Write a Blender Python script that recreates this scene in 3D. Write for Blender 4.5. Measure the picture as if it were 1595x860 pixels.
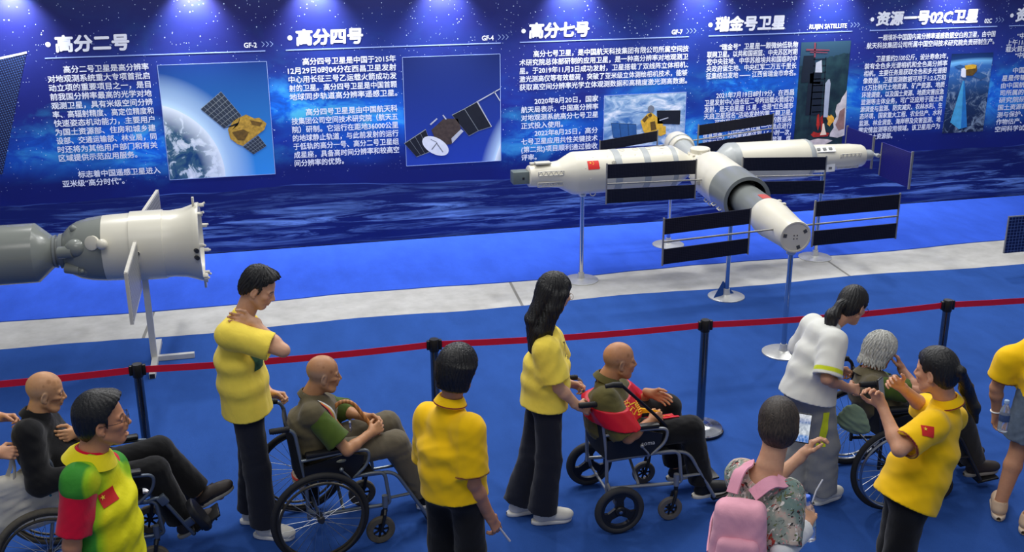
import bpy, bmesh, math, random
import numpy as np
from math import sin, cos, pi, radians, sqrt, atan2
from mathutils import Vector, Matrix

for o in list(bpy.data.objects):
    bpy.data.objects.remove(o)
SC = bpy.context.scene
COL = SC.collection
random.seed(4)

# ---------------------------------------------------------------- camera
FPX, CX, CY, CAMH = 1690.0, 797.5, 430.0, 3.7
PITCH, YAW, ROLL = radians(18.7), radians(13.1), 0.0064
fw = Vector((sin(YAW) * cos(PITCH), cos(YAW) * cos(PITCH), -sin(PITCH)))
r0 = Vector((cos(YAW), -sin(YAW), 0))
u0 = r0.cross(fw)
RT = r0 * cos(ROLL) - u0 * sin(ROLL)
UP = u0 * cos(ROLL) + r0 * sin(ROLL)
CAM = Vector((0, 0, CAMH))
cd = bpy.data.cameras.new('camera')
cam = bpy.data.objects.new('camera', cd)
COL.objects.link(cam)
cd.sensor_width = 36.0
cd.lens = FPX / 1595.0 * 36.0
cd.clip_end = 200
cam.matrix_world = Matrix(((RT.x, UP.x, -fw.x, 0), (RT.y, UP.y, -fw.y, 0), (RT.z, UP.z, -fw.z, CAMH), (0, 0, 0, 1)))
SC.camera = cam
SC.view_settings.view_transform = 'Standard'
SC.view_settings.look = 'None'
SC.view_settings.gamma = 1.0
SC.view_settings.use_curve_mapping = False
SC.view_settings.exposure = 0.0

# ---------------------------------------------------------------- world and lamps
wd = bpy.data.worlds.new('hall_air')
SC.world = wd
wd.use_nodes = True
bgn = wd.node_tree.nodes['Background']
bgn.inputs[0].default_value = (0.62, 0.68, 0.80, 1)
bgn.inputs[1].default_value = 0.42


def area(name, loc, aim, size, sy, power, col=(1, 1, 1), spread=180):
    l = bpy.data.lights.new(name, 'AREA')
    l.shape = 'RECTANGLE'
    l.size, l.size_y, l.energy, l.color = size, sy, power, col
    l.spread = radians(spread)
    o = bpy.data.objects.new(name, l)
    COL.objects.link(o)
    o.location = loc
    o.rotation_euler = (Vector(aim) - Vector(loc)).to_track_quat('-Z', 'Y').to_euler()
    return o


def spot(name, loc, aim, power, ang, blend=0.6, rad=0.06, col=(1, 1, 1)):
    l = bpy.data.lights.new(name, 'SPOT')
    l.energy, l.color, l.spot_size, l.spot_blend, l.shadow_soft_size = power, col, radians(ang), blend, rad
    o = bpy.data.objects.new(name, l)
    COL.objects.link(o)
    o.location = loc
    o.rotation_euler = (Vector(aim) - Vector(loc)).to_track_quat('-Z', 'Y').to_euler()
    return o


WY = 12.28          # the printed wall stands on the line y = WY
area('hall_ceiling_lamp', (1.0, 8.0, 7.5), (1.5, 7.2, 0), 5.0, 1.6, 200, (1.0, 0.985, 0.96))
area('hall_ceiling_lamp', (6.0, 9.4, 7.5), (5.0, 8.2, 0), 4.0, 1.2, 150, (1.0, 0.985, 0.96))
area('hall_ceiling_lamp', (0.0, 2.0, 8.0), (1.5, 6.5, 0.6), 5.0, 2.0, 190, (1.0, 0.97, 0.93))
area('truss_flood', (4.2, 10.4, 5.6), (4.2, 10.6, 0), 9.0, 0.5, 130, (0.97, 0.985, 1.0))
for sx in (-1.6, 3.6, 8.0):
    area('truss_lamp', (sx, 11.75, 6.0), (sx + 0.3, 8.0, 0.6), 0.4, 0.4, 120, (1.0, 0.99, 0.97))
for sx in (-2.39, -0.6, 0.68, 2.09, 3.58, 5.15, 6.81, 8.48):
    spot('banner_downlight', (sx, WY - 0.20, 3.02), (sx, WY + 0.04, 2.5), 190, 96, 1.0, 0.03, (0.93, 0.95, 1.0))


# ---------------------------------------------------------------- pixels to points (the photograph's 1595 x 860 frame)
def ray(px, py):
    return fw + RT * ((px - CX) / FPX) - UP * ((py - CY) / FPX)


def on_z(px, py, z=0.0):
    d = ray(px, py)
    return CAM + d * ((z - CAMH) / d.z)


def on_y(px, py, y):
    d = ray(px, py)
    return CAM + d * (y / d.y)


# ---------------------------------------------------------------- materials
def s2l(c):
    return tuple((v / 255 / 12.92) if v <= 10 else ((v / 255 + 0.055) / 1.055) ** 2.4 for v in c)


class NT:
    def __init__(self, name):
        self.m = bpy.data.materials.new(name)
        self.m.use_nodes = True
        self.t = self.m.node_tree
        self.b = self.t.nodes['Principled BSDF']

    def n(self, typ, **kw):
        nd = self.t.nodes.new(typ)
        for k, v in kw.items():
            setattr(nd, k, v)
        return nd

    def sock(self, s, v):
        if isinstance(v, bpy.types.NodeSocket):
            self.t.links.new(v, s)
        else:
            if isinstance(v, (tuple, list)) and len(v) == 3 and len(s.default_value) == 4:
                v = (*v, 1)
            s.default_value = v

    def coord(self, kind='Object'):
        return self.n('ShaderNodeTexCoord').outputs[kind]

    def mapping(self, v, scale=(1, 1, 1), loc=(0, 0, 0), rot=(0, 0, 0)):
        nd = self.n('ShaderNodeMapping')
        self.sock(nd.inputs[0], v)
        nd.inputs['Scale'].default_value = scale
        nd.inputs['Location'].default_value = loc
        nd.inputs['Rotation'].default_value = rot
        return nd.outputs[0]

    def noise(self, v, scale, detail=3, rough=0.5, dist=0.0):
        nd = self.n('ShaderNodeTexNoise')
        self.sock(nd.inputs['Vector'], v)
        nd.inputs['Scale'].default_value = scale
        nd.inputs['Detail'].default_value = detail
        nd.inputs['Roughness'].default_value = rough
        nd.inputs['Distortion'].default_value = dist
        return nd.outputs[0]

    def vor(self, v, scale, feature='F1'):
        nd = self.n('ShaderNodeTexVoronoi', feature=feature)
        self.sock(nd.inputs['Vector'], v)
        nd.inputs['Scale'].default_value = scale
        return nd

    def math(self, op, a, b=0.0, c=0.0):
        nd = self.n('ShaderNodeMath', operation=op)
        for i, v in enumerate((a, b, c)):
            self.sock(nd.inputs[i], v)
        return nd.outputs[0]

    def ramp(self, f, *stops):
        nd = self.n('ShaderNodeValToRGB')
        self.sock(nd.inputs[0], f)
        e = nd.color_ramp.elements
        while len(e) < len(stops):
            e.new(0.5)
        for el, (p, c) in zip(e, stops):
            el.position = p
            if not isinstance(c, (tuple, list)):
                c = (c, c, c)
            el.color = (*c, 1)
        return nd.outputs[0]

    def mix(self, f, a, b, mode='MIX'):
        nd = self.n('ShaderNodeMix', data_type='RGBA', blend_type=mode)
        self.sock(nd.inputs[0], f)
        self.sock(nd.inputs[6], a)
        self.sock(nd.inputs[7], b)
        return nd.outputs[2]

    def sep(self, v):
        nd = self.n('ShaderNodeSeparateXYZ')
        self.sock(nd.inputs[0], v)
        return nd.outputs

    def comb(self, x, y, z):
        nd = self.n('ShaderNodeCombineXYZ')
        for i, v in enumerate((x, y, z)):
            self.sock(nd.inputs[i], v)
        return nd.outputs[0]

    def bump(self, h, strength=0.3, dist=0.01):
        nd = self.n('ShaderNodeBump')
        nd.inputs['Strength'].default_value = strength
        nd.inputs['Distance'].default_value = dist
        self.sock(nd.inputs['Height'], h)
        self.t.links.new(nd.outputs[0], self.b.inputs['Normal'])

    def base(self, c, rough=0.5, metal=0.0, spec=0.5):
        self.sock(self.b.inputs['Base Color'], c)
        self.sock(self.b.inputs['Roughness'], rough)
        self.b.inputs['Metallic'].default_value = metal
        self.b.inputs['Specular IOR Level'].default_value = spec
        return self.m


_MC = {}


def mat(name, rgb, rough=0.5, metal=0.0, var=0.08, scale=14.0, bump=0.0, bscale=120.0, spec=0.4, sheen=0.0):
    """surface of one colour (sRGB 0-255) with a little procedural mottling"""
    if name in _MC:
        return _MC[name]
    t = NT(name)
    c = s2l(rgb)
    v = t.coord()
    nz = t.noise(v, scale, 4)
    col = t.ramp(nz, (0.25, tuple(k * (1 - var) for k in c)), (0.75, tuple(min(1, k * (1 + var)) for k in c)))
    t.base(col, rough, metal, spec)
    if bump:
        t.bump(t.noise(v, bscale, 3), bump, 0.004)
    if sheen:
        t.b.inputs['Sheen Weight'].default_value = sheen
    _MC[name] = t.m
    return t.m


def emit_mat(name, rgb, strength):
    t = NT(name)
    c = s2l(rgb)
    t.base(c, 0.3)
    t.b.inputs['Emission Color'].default_value = (*c, 1)
    t.b.inputs['Emission Strength'].default_value = strength
    return t.m


# ---------------------------------------------------------------- objects
def tag(o, label=None, cat=None, group=None, kind=None):
    if label:
        o['label'] = label
    if cat:
        o['category'] = cat
    if group:
        o['group'] = group
    if kind:
        o['kind'] = kind
    return o


def empty(name, loc=(0, 0, 0), rz=0.0, **kw):
    o = bpy.data.objects.new(name, None)
    COL.objects.link(o)
    o.empty_display_size = 0.1
    o.location = loc
    o.rotation_euler = (0, 0, rz)
    return tag(o, **kw)


class MB:
    """collects shapes into one mesh"""

    def __init__(self, M=None):
        self.v, self.f, self.s = [], [], []
        self.M = M

    def add(self, vs, fs, smooth=False):
        b = len(self.v)
        for p in vs:
            p = Vector(p)
            self.v.append(self.M @ p if self.M else p)
        self.f += [tuple(b + i for i in f) for f in fs]
        self.s += [smooth] * len(fs)
        return self

    def box(self, c, d, rot=None, bev=0.0):
        hx, hy, hz = d[0] / 2, d[1] / 2, d[2] / 2
        bev = min(bev, hx * .9, hy * .9, hz * .9)
        R = rot.to_matrix() if hasattr(rot, 'to_matrix') else (rot if rot is not None else Matrix.Identity(3))
        R = R.to_3x3()
        c = Vector(c)
        if bev <= 0:
            vs = [(sx * hx, sy * hy, sz * hz) for sx in (-1, 1) for sy in (-1, 1) for sz in (-1, 1)]
            fs = [(0, 1, 3, 2), (4, 6, 7, 5), (0, 4, 5, 1), (2, 3, 7, 6), (0, 2, 6, 4), (1, 5, 7, 3)]
            return self.add([R @ Vector(p) + c for p in vs], fs)
        bm = bmesh.new()
        bmesh.ops.create_cube(bm, size=1.0)
        for v in bm.verts:
            v.co = Vector((v.co.x * 2 * hx, v.co.y * 2 * hy, v.co.z * 2 * hz))
        bmesh.ops.bevel(bm, geom=list(bm.edges), offset=bev, segments=2, affect='EDGES', profile=0.5)
        bm.verts.ensure_lookup_table()
        bm.verts.index_update()
        self.add([R @ v.co + c for v in bm.verts], [[v.index for v in f.verts] for f in bm.faces], True)
        bm.free()
        return self

    def tube(self, pts, r, seg=10, closed=False, cap=True, flat=1.0):
        """swept round tube; r a number or a list; flat squashes the section sideways"""
        P = [Vector(p) for p in pts]
        n = len(P)
        rs = r if isinstance(r, (list, tuple)) else [r] * n
        T = []
        for i in range(n):
            if closed:
                t = P[(i + 1) % n] - P[i - 1]
            else:
                t = P[min(i + 1, n - 1)] - P[max(i - 1, 0)]
            T.append(t.normalized())
        ref = Vector((0, 0, 1)) if abs(T[0].z) < 0.9 else Vector((0, 1, 0))
        nrm = (ref - T[0] * ref.dot(T[0])).normalized()
        vs, fs = [], []
        for i in range(n):
            nrm = (nrm - T[i] * nrm.dot(T[i])).normalized()
            bi = T[i].cross(nrm)
            for k in range(seg):
                a = 2 * pi * k / seg
                vs.append(P[i] + (nrm * cos(a) + bi * sin(a) * flat) * rs[i])
        m = n if closed else n - 1
        for i in range(m):
            j = (i + 1) % n
            for k in range(seg):
                fs.append((i * seg + k, i * seg + (k + 1) % seg, j * seg + (k + 1) % seg, j * seg + k))
        self.add(vs, fs, True)
        if cap and not closed:
            self.add(vs[:seg], [tuple(range(seg))[::-1]])
            self.add(vs[-seg:], [tuple(range(seg))])
        return self

    def lathe(self, prof, A=(0, 0, 0), axis=(0, 0, 1), seg=32, cap=True, smooth=True, up=None):
        """prof: (distance along axis, radius) list"""
        A, ax = Vector(A), Vector(axis).normalized()
        ref = Vector(up) if up else (Vector((0, 0, 1)) if abs(ax.z) < 0.9 else Vector((1, 0, 0)))
        e1 = (ref - ax * ref.dot(ax)).normalized()
        e2 = ax.cross(e1)
        for i in range(len(prof) - 1):
            (h0, q0), (h1, q1) = prof[i], prof[i + 1]
            vs = []
            for h, q in ((h0, q0), (h1, q1)):
                for k in range(seg):
                    a = 2 * pi * k / seg
                    vs.append(A + ax * h + (e1 * cos(a) + e2 * sin(a)) * q)
            self.add(vs, [(k, (k + 1) % seg, seg + (k + 1) % seg, seg + k) for k in range(seg)], smooth)
        if cap:
            for (h, q), fl in ((prof[0], True), (prof[-1], False)):
                if q > 1e-5:
                    vs = [A + ax * h + (e1 * cos(2 * pi * k / seg) + e2 * sin(2 * pi * k / seg)) * q for k in range(seg)]
                    f = tuple(range(seg))
                    self.add(vs, [f[::-1] if fl else f])
        return self

    def prism(self, poly, depth, O, ux, uy, smooth=False):
        """polygon poly (2-D) in the plane O + x*ux + y*uy, extruded by depth along ux x uy, centred"""
        O, ux, uy = Vector(O), Vector(ux), Vector(uy)
        nz = ux.cross(uy).normalized()
        n = len(poly)
        a = [O + ux * p[0] + uy * p[1] - nz * depth / 2 for p in poly]
        b = [q + nz * depth for q in a]
        fs = [tuple(range(n))[::-1], tuple(range(n, 2 * n))]
        fs += [(i, (i + 1) % n, n + (i + 1) % n, n + i) for i in range(n)]
        return self.add(a + b, fs, smooth)

    def ball(self, c, r, seg=14, ring=8, R=None):
        c = Vector(c)
        r = Vector(r) if isinstance(r, (tuple, list, Vector)) else Vector((r, r, r))
        vs, fs = [], []
        for i in range(ring + 1):
            th = pi * i / ring
            for k in range(seg):
                a = 2 * pi * k / seg
                q = Vector((sin(th) * cos(a) * r.x, sin(th) * sin(a) * r.y, cos(th) * r.z))
                vs.append(c + (R @ q if R else q))
        for i in range(ring):
            for k in range(seg):
                fs.append((i * seg + k, (i + 1) * seg + k, (i + 1) * seg + (k + 1) % seg, i * seg + (k + 1) % seg))
        return self.add(vs, fs, True)

    def build(self, name, m, parent=None, label=None):
        me = bpy.data.meshes.new(name)
        me.from_pydata([tuple(v) for v in self.v], [], self.f)
        me.polygons.foreach_set('use_smooth', self.s)
        me.materials.append(m)
        bm = bmesh.new()
        bm.from_mesh(me)
        bmesh.ops.remove_doubles(bm, verts=bm.verts, dist=1e-5)
        bmesh.ops.recalc_face_normals(bm, faces=bm.faces)
        bm.to_mesh(me)
        bm.free()
        try:
            me.set_sharp_from_angle(angle=radians(38))
        except Exception:
            pass
        o = bpy.data.objects.new(name, me)
        COL.objects.link(o)
        if parent:
            o.parent = parent
        if label:
            o['label'] = label
        return o


def arc(c, r, a0, a1, n, ux, uy):
    c, ux, uy = Vector(c), Vector(ux), Vector(uy)
    return [c + ux * (r * cos(a0 + (a1 - a0) * i / n)) + uy * (r * sin(a0 + (a1 - a0) * i / n)) for i in range(n + 1)]


def rounded(pts, rad=0.05, n=5):
    """polyline with rounded corners"""
    P = [Vector(p) for p in pts]
    out = [P[0]]
    for i in range(1, len(P) - 1):
        a, b, c = P[i - 1], P[i], P[i + 1]
        d0, d1 = (a - b), (c - b)
        q = min(rad, d0.length * 0.48, d1.length * 0.48)
        s, e = b + d0.normalized() * q, b + d1.normalized() * q
        for k in range(n + 1):
            t = k / n
            out.append(s * (1 - t) ** 2 + b * 2 * t * (1 - t) + e * t * t)
    out.append(P[-1])
    return out
# ================================================================ the setting
def struct(o):
    o['kind'] = 'structure'
    return o


def floor_mat():
    t = NT('bare_concrete')
    v = t.coord()
    n1 = t.noise(v, 1.3, 6, 0.6)
    n2 = t.noise(v, 5, 6, 0.6)
    c = t.ramp(n1, (0.3, s2l((162, 160, 154))), (0.6, s2l((184, 183, 178))), (0.8, s2l((200, 199, 194))))
    c = t.mix(0.35, c, t.ramp(n2, (0.35, s2l((160, 158, 152))), (0.65, s2l((204, 203, 198)))))
    # slab joints
    x, y, z = t.sep(t.mapping(v, (0.28, 0.28, 1), rot=(0, 0, 0.06)))
    j = t.math('LESS_THAN', t.math('ABSOLUTE', t.math('SUBTRACT', t.math('FRACT', x), 0.5)), 0.004)
    c = t.mix(j, c, s2l((120, 118, 112)))
    t.bump(t.noise(v, 60, 3), 0.12, 0.003)
    return t.base(c, 0.72)


def carpet_mat(name, rgb, rot):
    t = NT(name)
    v = t.coord()
    fine = t.noise(v, 420, 2)
    med = t.noise(t.mapping(v, (1.2, 0.5, 1), rot=(0, 0, rot)), 3.0, 5, 0.65)
    c = s2l(rgb)
    col = t.ramp(fine, (0.3, tuple(k * 0.78 for k in c)), (0.7, tuple(min(1, k * 1.2) for k in c)))
    col = t.mix(0.45, col, t.ramp(med, (0.35, tuple(k * 0.75 for k in c)), (0.65, tuple(min(1, k * 1.15) for k in c))))
    # roll seams and pressed folds
    x, y, z = t.sep(t.mapping(v, (0.5, 0.62, 1), rot=(0, 0, rot + 0.05)))
    wob = t.math('MULTIPLY', t.noise(v, 1.1, 2), 0.03)
    f = t.math('ABSOLUTE', t.math('SUBTRACT', t.math('FRACT', t.math('ADD', y, wob)), 0.5))
    t.bump(t.math('ADD', t.math('MULTIPLY', fine, 0.12), t.math('SMOOTH_MIN', f, 0.012, 0.01)), 0.5, 0.02)
    return t.base(col, 0.95, spec=0.1)


fl = MB().box((4, 5.3, -0.11), (34, 20, 0.2)).build('floor', floor_mat())
struct(fl)


def sheet(name, edge, y_back, mtl, th=0.0095, label=None):
    """carpet roll: front edge polyline edge, straight back edge"""
    mb = MB()
    n = len(edge)
    top = [(x, y, -0.001) for x, y in edge] + [(x, y_back, -0.001) for x, y in edge]
    bot = [(x, y, -th) for x, y in edge] + [(x, y_back, -th) for x, y in edge]
    fs = []
    for i in range(n - 1):
        fs += [(i, i + 1, n + i + 1, n + i), (2 * n + i, 3 * n + i, 3 * n + i + 1, 2 * n + i + 1),
               (i, 2 * n + i, 2 * n + i + 1, i + 1), (n + i, n + i + 1, 3 * n + i + 1, 3 * n + i)]
    fs += [(0, n, 3 * n, 2 * n), (n - 1, 3 * n - 1, 4 * n - 1, 2 * n - 1)]
    mb.add(top + bot, fs)
    return mb.build(name, mtl)


rnd = random.Random(8)
eb = [(x, 10.50 + 0.035 * sin(x * 1.7) + rnd.uniform(-.012, .012)) for x in np.arange(-12, 20, 0.35)]
back_carpet = sheet('carpet', eb, WY - 0.02, carpet_mat('blue_carpet_wall', (54, 92, 206), 0.0))
tag(back_carpet, 'bright blue carpet strip along the foot of the printed wall', 'carpet')
ef = []
for x in np.arange(-12, 20, 0.2):
    y = 9.76 + 0.03 * sin(x * 2.3) - 0.02 * max(0, x - 5) + rnd.uniform(-.008, .008)
    ef.append((x, y))
front_carpet = sheet('carpet', [(x, y) for x, y in ef], -4.5, carpet_mat('blue_carpet_walk', (42, 78, 148), 0.0), 0.0095)
tag(front_carpet, 'wide blue carpet under the visitors, on the near side of the bare concrete strip', 'carpet')
# turned-up corner of the walk carpet
cb = on_z(1131, 462)
fold = MB()
fold.add([cb + Vector(q) for q in ((-0.16, -0.05, 0.01), (0.10, 0.02, 0.01), (-0.03, 0.03, 0.16), (0.0, 0.10, 0.012), (-0.14, -0.03, 0.03))],
         [(0, 1, 2), (1, 3, 2), (3, 4, 2), (4, 0, 2)])
fold.build('folded_corner', front_carpet.data.materials[0], front_carpet)


def wxz(px, py):
    p = on_y(px, py, WY)
    return p.x, p.z


def banner_mat():
    t = NT('printed_night_sky')
    v = t.coord()
    x, y, z = t.sep(v)
    big = t.noise(t.mapping(v, (0.42, 1, 0.8), loc=(0.6, 0, 0.2)), 1.6, 5, 0.55, 0.4)
    # base blue, navy low and royal mid-height; light falloff at the top painted darker
    zz = t.math('DIVIDE', z, 3.0)
    base = t.ramp(zz, (0.0, s2l((12, 24, 92))), (0.16, s2l((16, 34, 120))), (0.25, s2l((16, 30, 112))), (0.31, s2l((18, 32, 112))),
                  (0.42, s2l((26, 46, 156))), (0.58, s2l((34, 44, 134))), (0.75, s2l((40, 50, 130))), (0.86, s2l((32, 36, 100))), (0.95, s2l((40, 40, 88))))
    band = t.ramp(zz, (0.30, 0.0), (0.43, 1.0), (0.55, 0.8), (0.66, 0.12), (0.9, 0.05))
    neb = t.math('MULTIPLY', t.ramp(big, (0.42, 0.0), (0.66, 1.0)), band)
    c = t.mix(neb, base, s2l((24, 110, 226)))
    hot = t.math('MULTIPLY', t.ramp(t.noise(t.mapping(v, (0.5, 1, 1.0), loc=(2.1, 0, 0)), 2.6, 6, 0.6, 0.6), (0.56, 0.0), (0.78, 1.0)), band)
    c = t.mix(t.math('MULTIPLY', hot, 0.55), c, s2l((70, 200, 255)))
    # bright clouds of the print
    gl = 0.0
    for gx, gz, rx, rz, k in ((wxz(70, 225), 0, .5, .18, .5), (wxz(225, 232), 0, .42, .22, .8), (wxz(480, 172), 0, .75, .15, .95), (wxz(600, 190), 0, .4, .10, .6), (wxz(760, 235), 0, .5, .12, .35),
                              (wxz(850, 215), 0, .4, .2, .5), (wxz(1165, 132), 0, .6, .12, .95), (wxz(1095, 205), 0, .45, .2, .6), (wxz(1330, 150), 0, .4, .22, .8), (wxz(1545, 150), 0, .5, .25, .6), (wxz(430, 150), 0, .3, .2, .5)):
        gx, gz = gx
        u = t.math('DIVIDE', t.math('SUBTRACT', x, gx), rx)
        w = t.math('DIVIDE', t.math('SUBTRACT', z, gz), rz)
        e = t.math('POWER', 2.718, t.math('MULTIPLY', t.math('ADD', t.math('MULTIPLY', u, u), t.math('MULTIPLY', w, w)), -1.0))
        gl = t.math('ADD', gl, t.math('MULTIPLY', e, k))
    wisp = t.noise(t.mapping(v, (0.8, 1, 1.5)), 3.2, 7, 0.62, 0.7)
    g1 = t.math('MULTIPLY', gl, t.ramp(wisp, (0.30, 0.25), (0.56, 1.25)))
    c = t.mix(t.math('MINIMUM', g1, 0.95), c, s2l((20, 128, 255)))
    g2 = t.math('MULTIPLY', gl, t.ramp(wisp, (0.46, 0.0), (0.66, 1.1)))
    c = t.mix(t.math('MINIMUM', g2, 0.9), c, s2l((96, 220, 255)))
    dark = t.ramp(t.noise(t.mapping(v, (0.5, 1, 0.7), loc=(7, 0, 3)), 1.9, 4), (0.42, 1.0), (0.62, 0.0))
    c = t.mix(t.math('MULTIPLY', dark, 0.35), c, s2l((16, 20, 82)))
    # stars of three sizes
    up = t.ramp(zz, (0.27, 0.0), (0.33, 1.0))
    flat = t.comb(x, 0.0, z)
    for sc, th, keep in ((40, 0.15, 0.45), (19, 0.105, 0.50), (7.5, 0.058, 0.40)):
        vo = t.vor(flat, sc)
        hit = t.math('LESS_THAN', vo.outputs['Distance'], t.math('MULTIPLY', t.sep(vo.outputs['Color'])[1], th))
        kp = t.math('GREATER_THAN', t.sep(vo.outputs['Color'])[0], keep)
        s = t.math('MULTIPLY', t.math('MULTIPLY', hit, kp), up)
        c = t.mix(t.math('MULTIPLY', s, 0.9), c, s2l((206, 226, 255)))
    # planet edge and the wind-blown ice below it
    lim = t.math('ADD', 0.70, t.math('MULTIPLY', t.math('SUBTRACT', t.noise(t.mapping(v, (0.25, 1, 0)), 2.0, 3), 0.5), 0.22))
    below = t.math('LESS_THAN', z, lim)
    streak = t.noise(t.mapping(v, (0.45, 1, 6.5), rot=(0, 0.05, 0)), 1.9, 9, 0.70, 0.8)
    sm = t.ramp(zz, (0.01, 0.25), (0.06, 0.9), (0.13, 1.0), (0.18, 0.4), (0.24, 0.12), (0.26, 0.0))
    ice = t.mix(t.math('MULTIPLY', t.ramp(streak, (0.49, 0.0), (0.63, 1.0)), sm), s2l((17, 30, 96)), s2l((124, 164, 228)))
    ice = t.mix(t.math('MULTIPLY', t.ramp(t.noise(t.mapping(v, (0.6, 1, 3)), 1.5, 3), (0.45, 0.0), (0.65, 1.0)), 0.55), ice, s2l((12, 22, 84)))
    c = t.mix(t.math('MULTIPLY', below, 0.92), c, ice)
    edge = t.math('LESS_THAN', t.math('ABSOLUTE', t.math('SUBTRACT', z, lim)), 0.006)
    ek = t.ramp(t.noise(t.mapping(v, (1, 1, 0), loc=(3, 0, 0)), 1.2, 3), (0.45, 0.0), (0.6, 1.0))
    c = t.mix(t.math('MULTIPLY', t.math('MULTIPLY', edge, ek), 0.4), c, s2l((96, 132, 210)))
    return t.base(c, 0.42, spec=0.3)


wall = MB().box((4, WY + 0.06, 1.75), (30, 0.12, 3.5)).build('wall_back', banner_mat())
struct(wall)
PRINT_W = mat('print_white', (238, 241, 250), 0.5, var=0.02)
PRINT_L = mat('print_pale_blue', (150, 172, 226), 0.5, var=0.02)


_tc = {}


def text_mesh(s, bold=0.0):
    cu = bpy.data.curves.new('lettering', 'FONT')
    cu.body = s
    cu.size = 1
    cu.resolution_u = 2
    o = bpy.data.objects.new('lettering', cu)
    COL.objects.link(o)
    bpy.context.view_layer.update()
    dg = bpy.context.evaluated_depsgraph_get()
    me = bpy.data.meshes.new_from_object(o.evaluated_get(dg))
    n = len(me.vertices)
    co = np.empty(n * 3)
    me.vertices.foreach_get('co', co)
    fs = [tuple(p.vertices) for p in me.polygons]
    bpy.data.objects.remove(o)
    bpy.data.curves.remove(cu)
    bpy.data.meshes.remove(me)
    return co.reshape(-1, 3), fs


CJK_H, CJK_W = None, None


def glyph():
    global CJK_H, CJK_W
    if CJK_H is None:
        v, _ = text_mesh('国')
        CJK_H = (v[:, 1].min(), v[:, 1].max())
        v2, _ = text_mesh('国国国国国国国国国国国')
        CJK_W = (v2[:, 0].max() - v[:, 0].max()) / 10
    return CJK_H, CJK_W


def put_line(mb, s, x0, x1, zc, h, bold, skew=0.0, natural=None, yoff=0.003):
    (lo, hi), cw = glyph()
    v, fs = text_mesh(s, bold)
    a, b = v[:, 0].min(), v[:, 0].max()
    sx = natural if natural else (x1 - x0) / (b - a)
    sz = h / (hi - lo)
    X = x0 + (v[:, 0] - a) * sx + (v[:, 1] - (lo + hi) / 2) * sz * skew
    Z = zc + (v[:, 1] - (lo + hi) / 2) * sz
    # heavier strokes: the same print a hair to every side
    e = bold * sz
    offs = [(0, 0)] if bold <= 0 else [(e * cos(q * pi / 2 + .78), e * sin(q * pi / 2 + .78)) for q in range(4)] if bold < 0.035 else [(e * cos(q * pi / 4), e * sin(q * pi / 4)) for q in range(8)]
    for k, (ox, oz) in enumerate(offs):
        mb.add([(X[i] + ox, WY - yoff - 0.0002 * k, Z[i] + oz) for i in range(len(X))], fs)
    return sx


def para(lines, ia, la, ra, ib, lb, h, bold=0.022, ind={}, short=()):
    """lines of print; line ia runs from pixel la to pixel ra, line ib starts at lb; ind: line -> start pixel"""
    xl, za = wxz(*la)
    xr, za2 = wxz(*ra)
    _, zb = wxz(*lb)
    za = za + 0.0
    pitch = (zb - za) / (ib - ia)
    mb = MB()
    sxs = []
    order = [i for i in range(len(lines)) if i not in short] + list(short)
    for i in order:
        z = za + pitch * (i - ia)
        x0 = wxz(*ind[i])[0] if i in ind else xl
        nat = sum(sxs) / len(sxs) if i in short and sxs else None
        sx = put_line(mb, lines[i], x0, xr, z, h, bold, natural=nat)
        if nat is None:
            sxs.append(sx)
    mb.build('printed_text', PRINT_W, wall)


def Z1(x, y): return (x / 3.184, 30 + y / 3.184)
def Z2(x, y): return (430 + x / 3.071, 20 + y / 3.071)
def Z3(x, y): return (790 + x / 3.306, 10 + y / 3.306)
def Z4(x, y): return (1080 + x / 3.307, 10 + y / 3.307)
def Z5(x, y): return (1330 + x / 3.74, y / 3.74)


para(['高分二号卫星是高分辨率', '对地观测系统重大专项首批启', '动立项的重要项目之一，是目', '前我国分辨率最高的光学对地', '观测卫星，具有米级空间分辨',
      '率、高辐射精度、高定位精度和', '快速姿态机动能力，主要用户', '为国土资源部、住房和城乡建', '设部、交通运输部、林业局，同', '时还将为其他用户部门和有关', '区域提供示范应用服务。'],
     1, Z1(237, 298), Z1(742, 284), 9, Z1(287, 648), 0.070, ind={0: Z1(315, 250)}, short=(10,))
para(['标志着中国遥感卫星进入', '亚米级“高分时代”。'], 0, Z1(388, 771), Z1(795, 753), 1, Z1(311, 818), 0.070, ind={1: Z1(311, 818)}, short=(1,))
para(['高分四号卫星是中国于2015年', '12月29日0时04分在西昌卫星发射', '中心用长征三号乙运载火箭成功发', '射的卫星。高分四号卫星是中国首颗', '地球同步轨道高分辨率遥感卫星。'],
     1, Z2(57, 279), Z2(574, 263), 4, Z2(64, 404), 0.071, ind={0: Z2(127, 238)})
para(['高分四号卫星是由中国航天科', '技集团公司空间技术研究院（航天五', '院）研制。它运行在距地36000公里', '的地球静止轨道，与此前发射的运行', '于低轨的高分一号、高分二号卫星组',
      '成星座，具备高时间分辨率和较高空', '间分辨率的优势。'],
     1, Z2(75, 520), Z2(582, 503), 5, Z2(86, 681), 0.071, ind={0: Z2(143, 477)}, short=(6,))
para(['高分七号卫星，是中国航天科技集团有限公司所属空间技', '术研究院总体部研制的应用卫星，是一种高分辨率对地观测卫', '星。于2019年11月3日成功发射，卫星搭载了双线阵立体相机、',
      '激光测高仪等有效载荷，突破了亚米级立体测绘相机技术，能够', '获取高空间分辨率光学立体观测数据和高精度激光测高数据。'],
     1, Z3(63, 291), Z3(931, 262), 3, Z3(63, 376), 0.069, ind={0: Z3(135, 243)})
para(['2020年8月20日，国家', '航天局表示，中国高分辨率', '对地观测系统高分七号卫星', '正式投入使用。', '2022年8月25日，高分', '七号卫星应用共性关键技术', '(第二批)项目顺利通过验收', '评审。'],
     1, Z3(72, 534), Z3(468, 518), 6, Z3(72, 739), 0.069, ind={0: Z3(141, 490), 4: Z3(141, 652)}, short=(3, 7))
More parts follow.
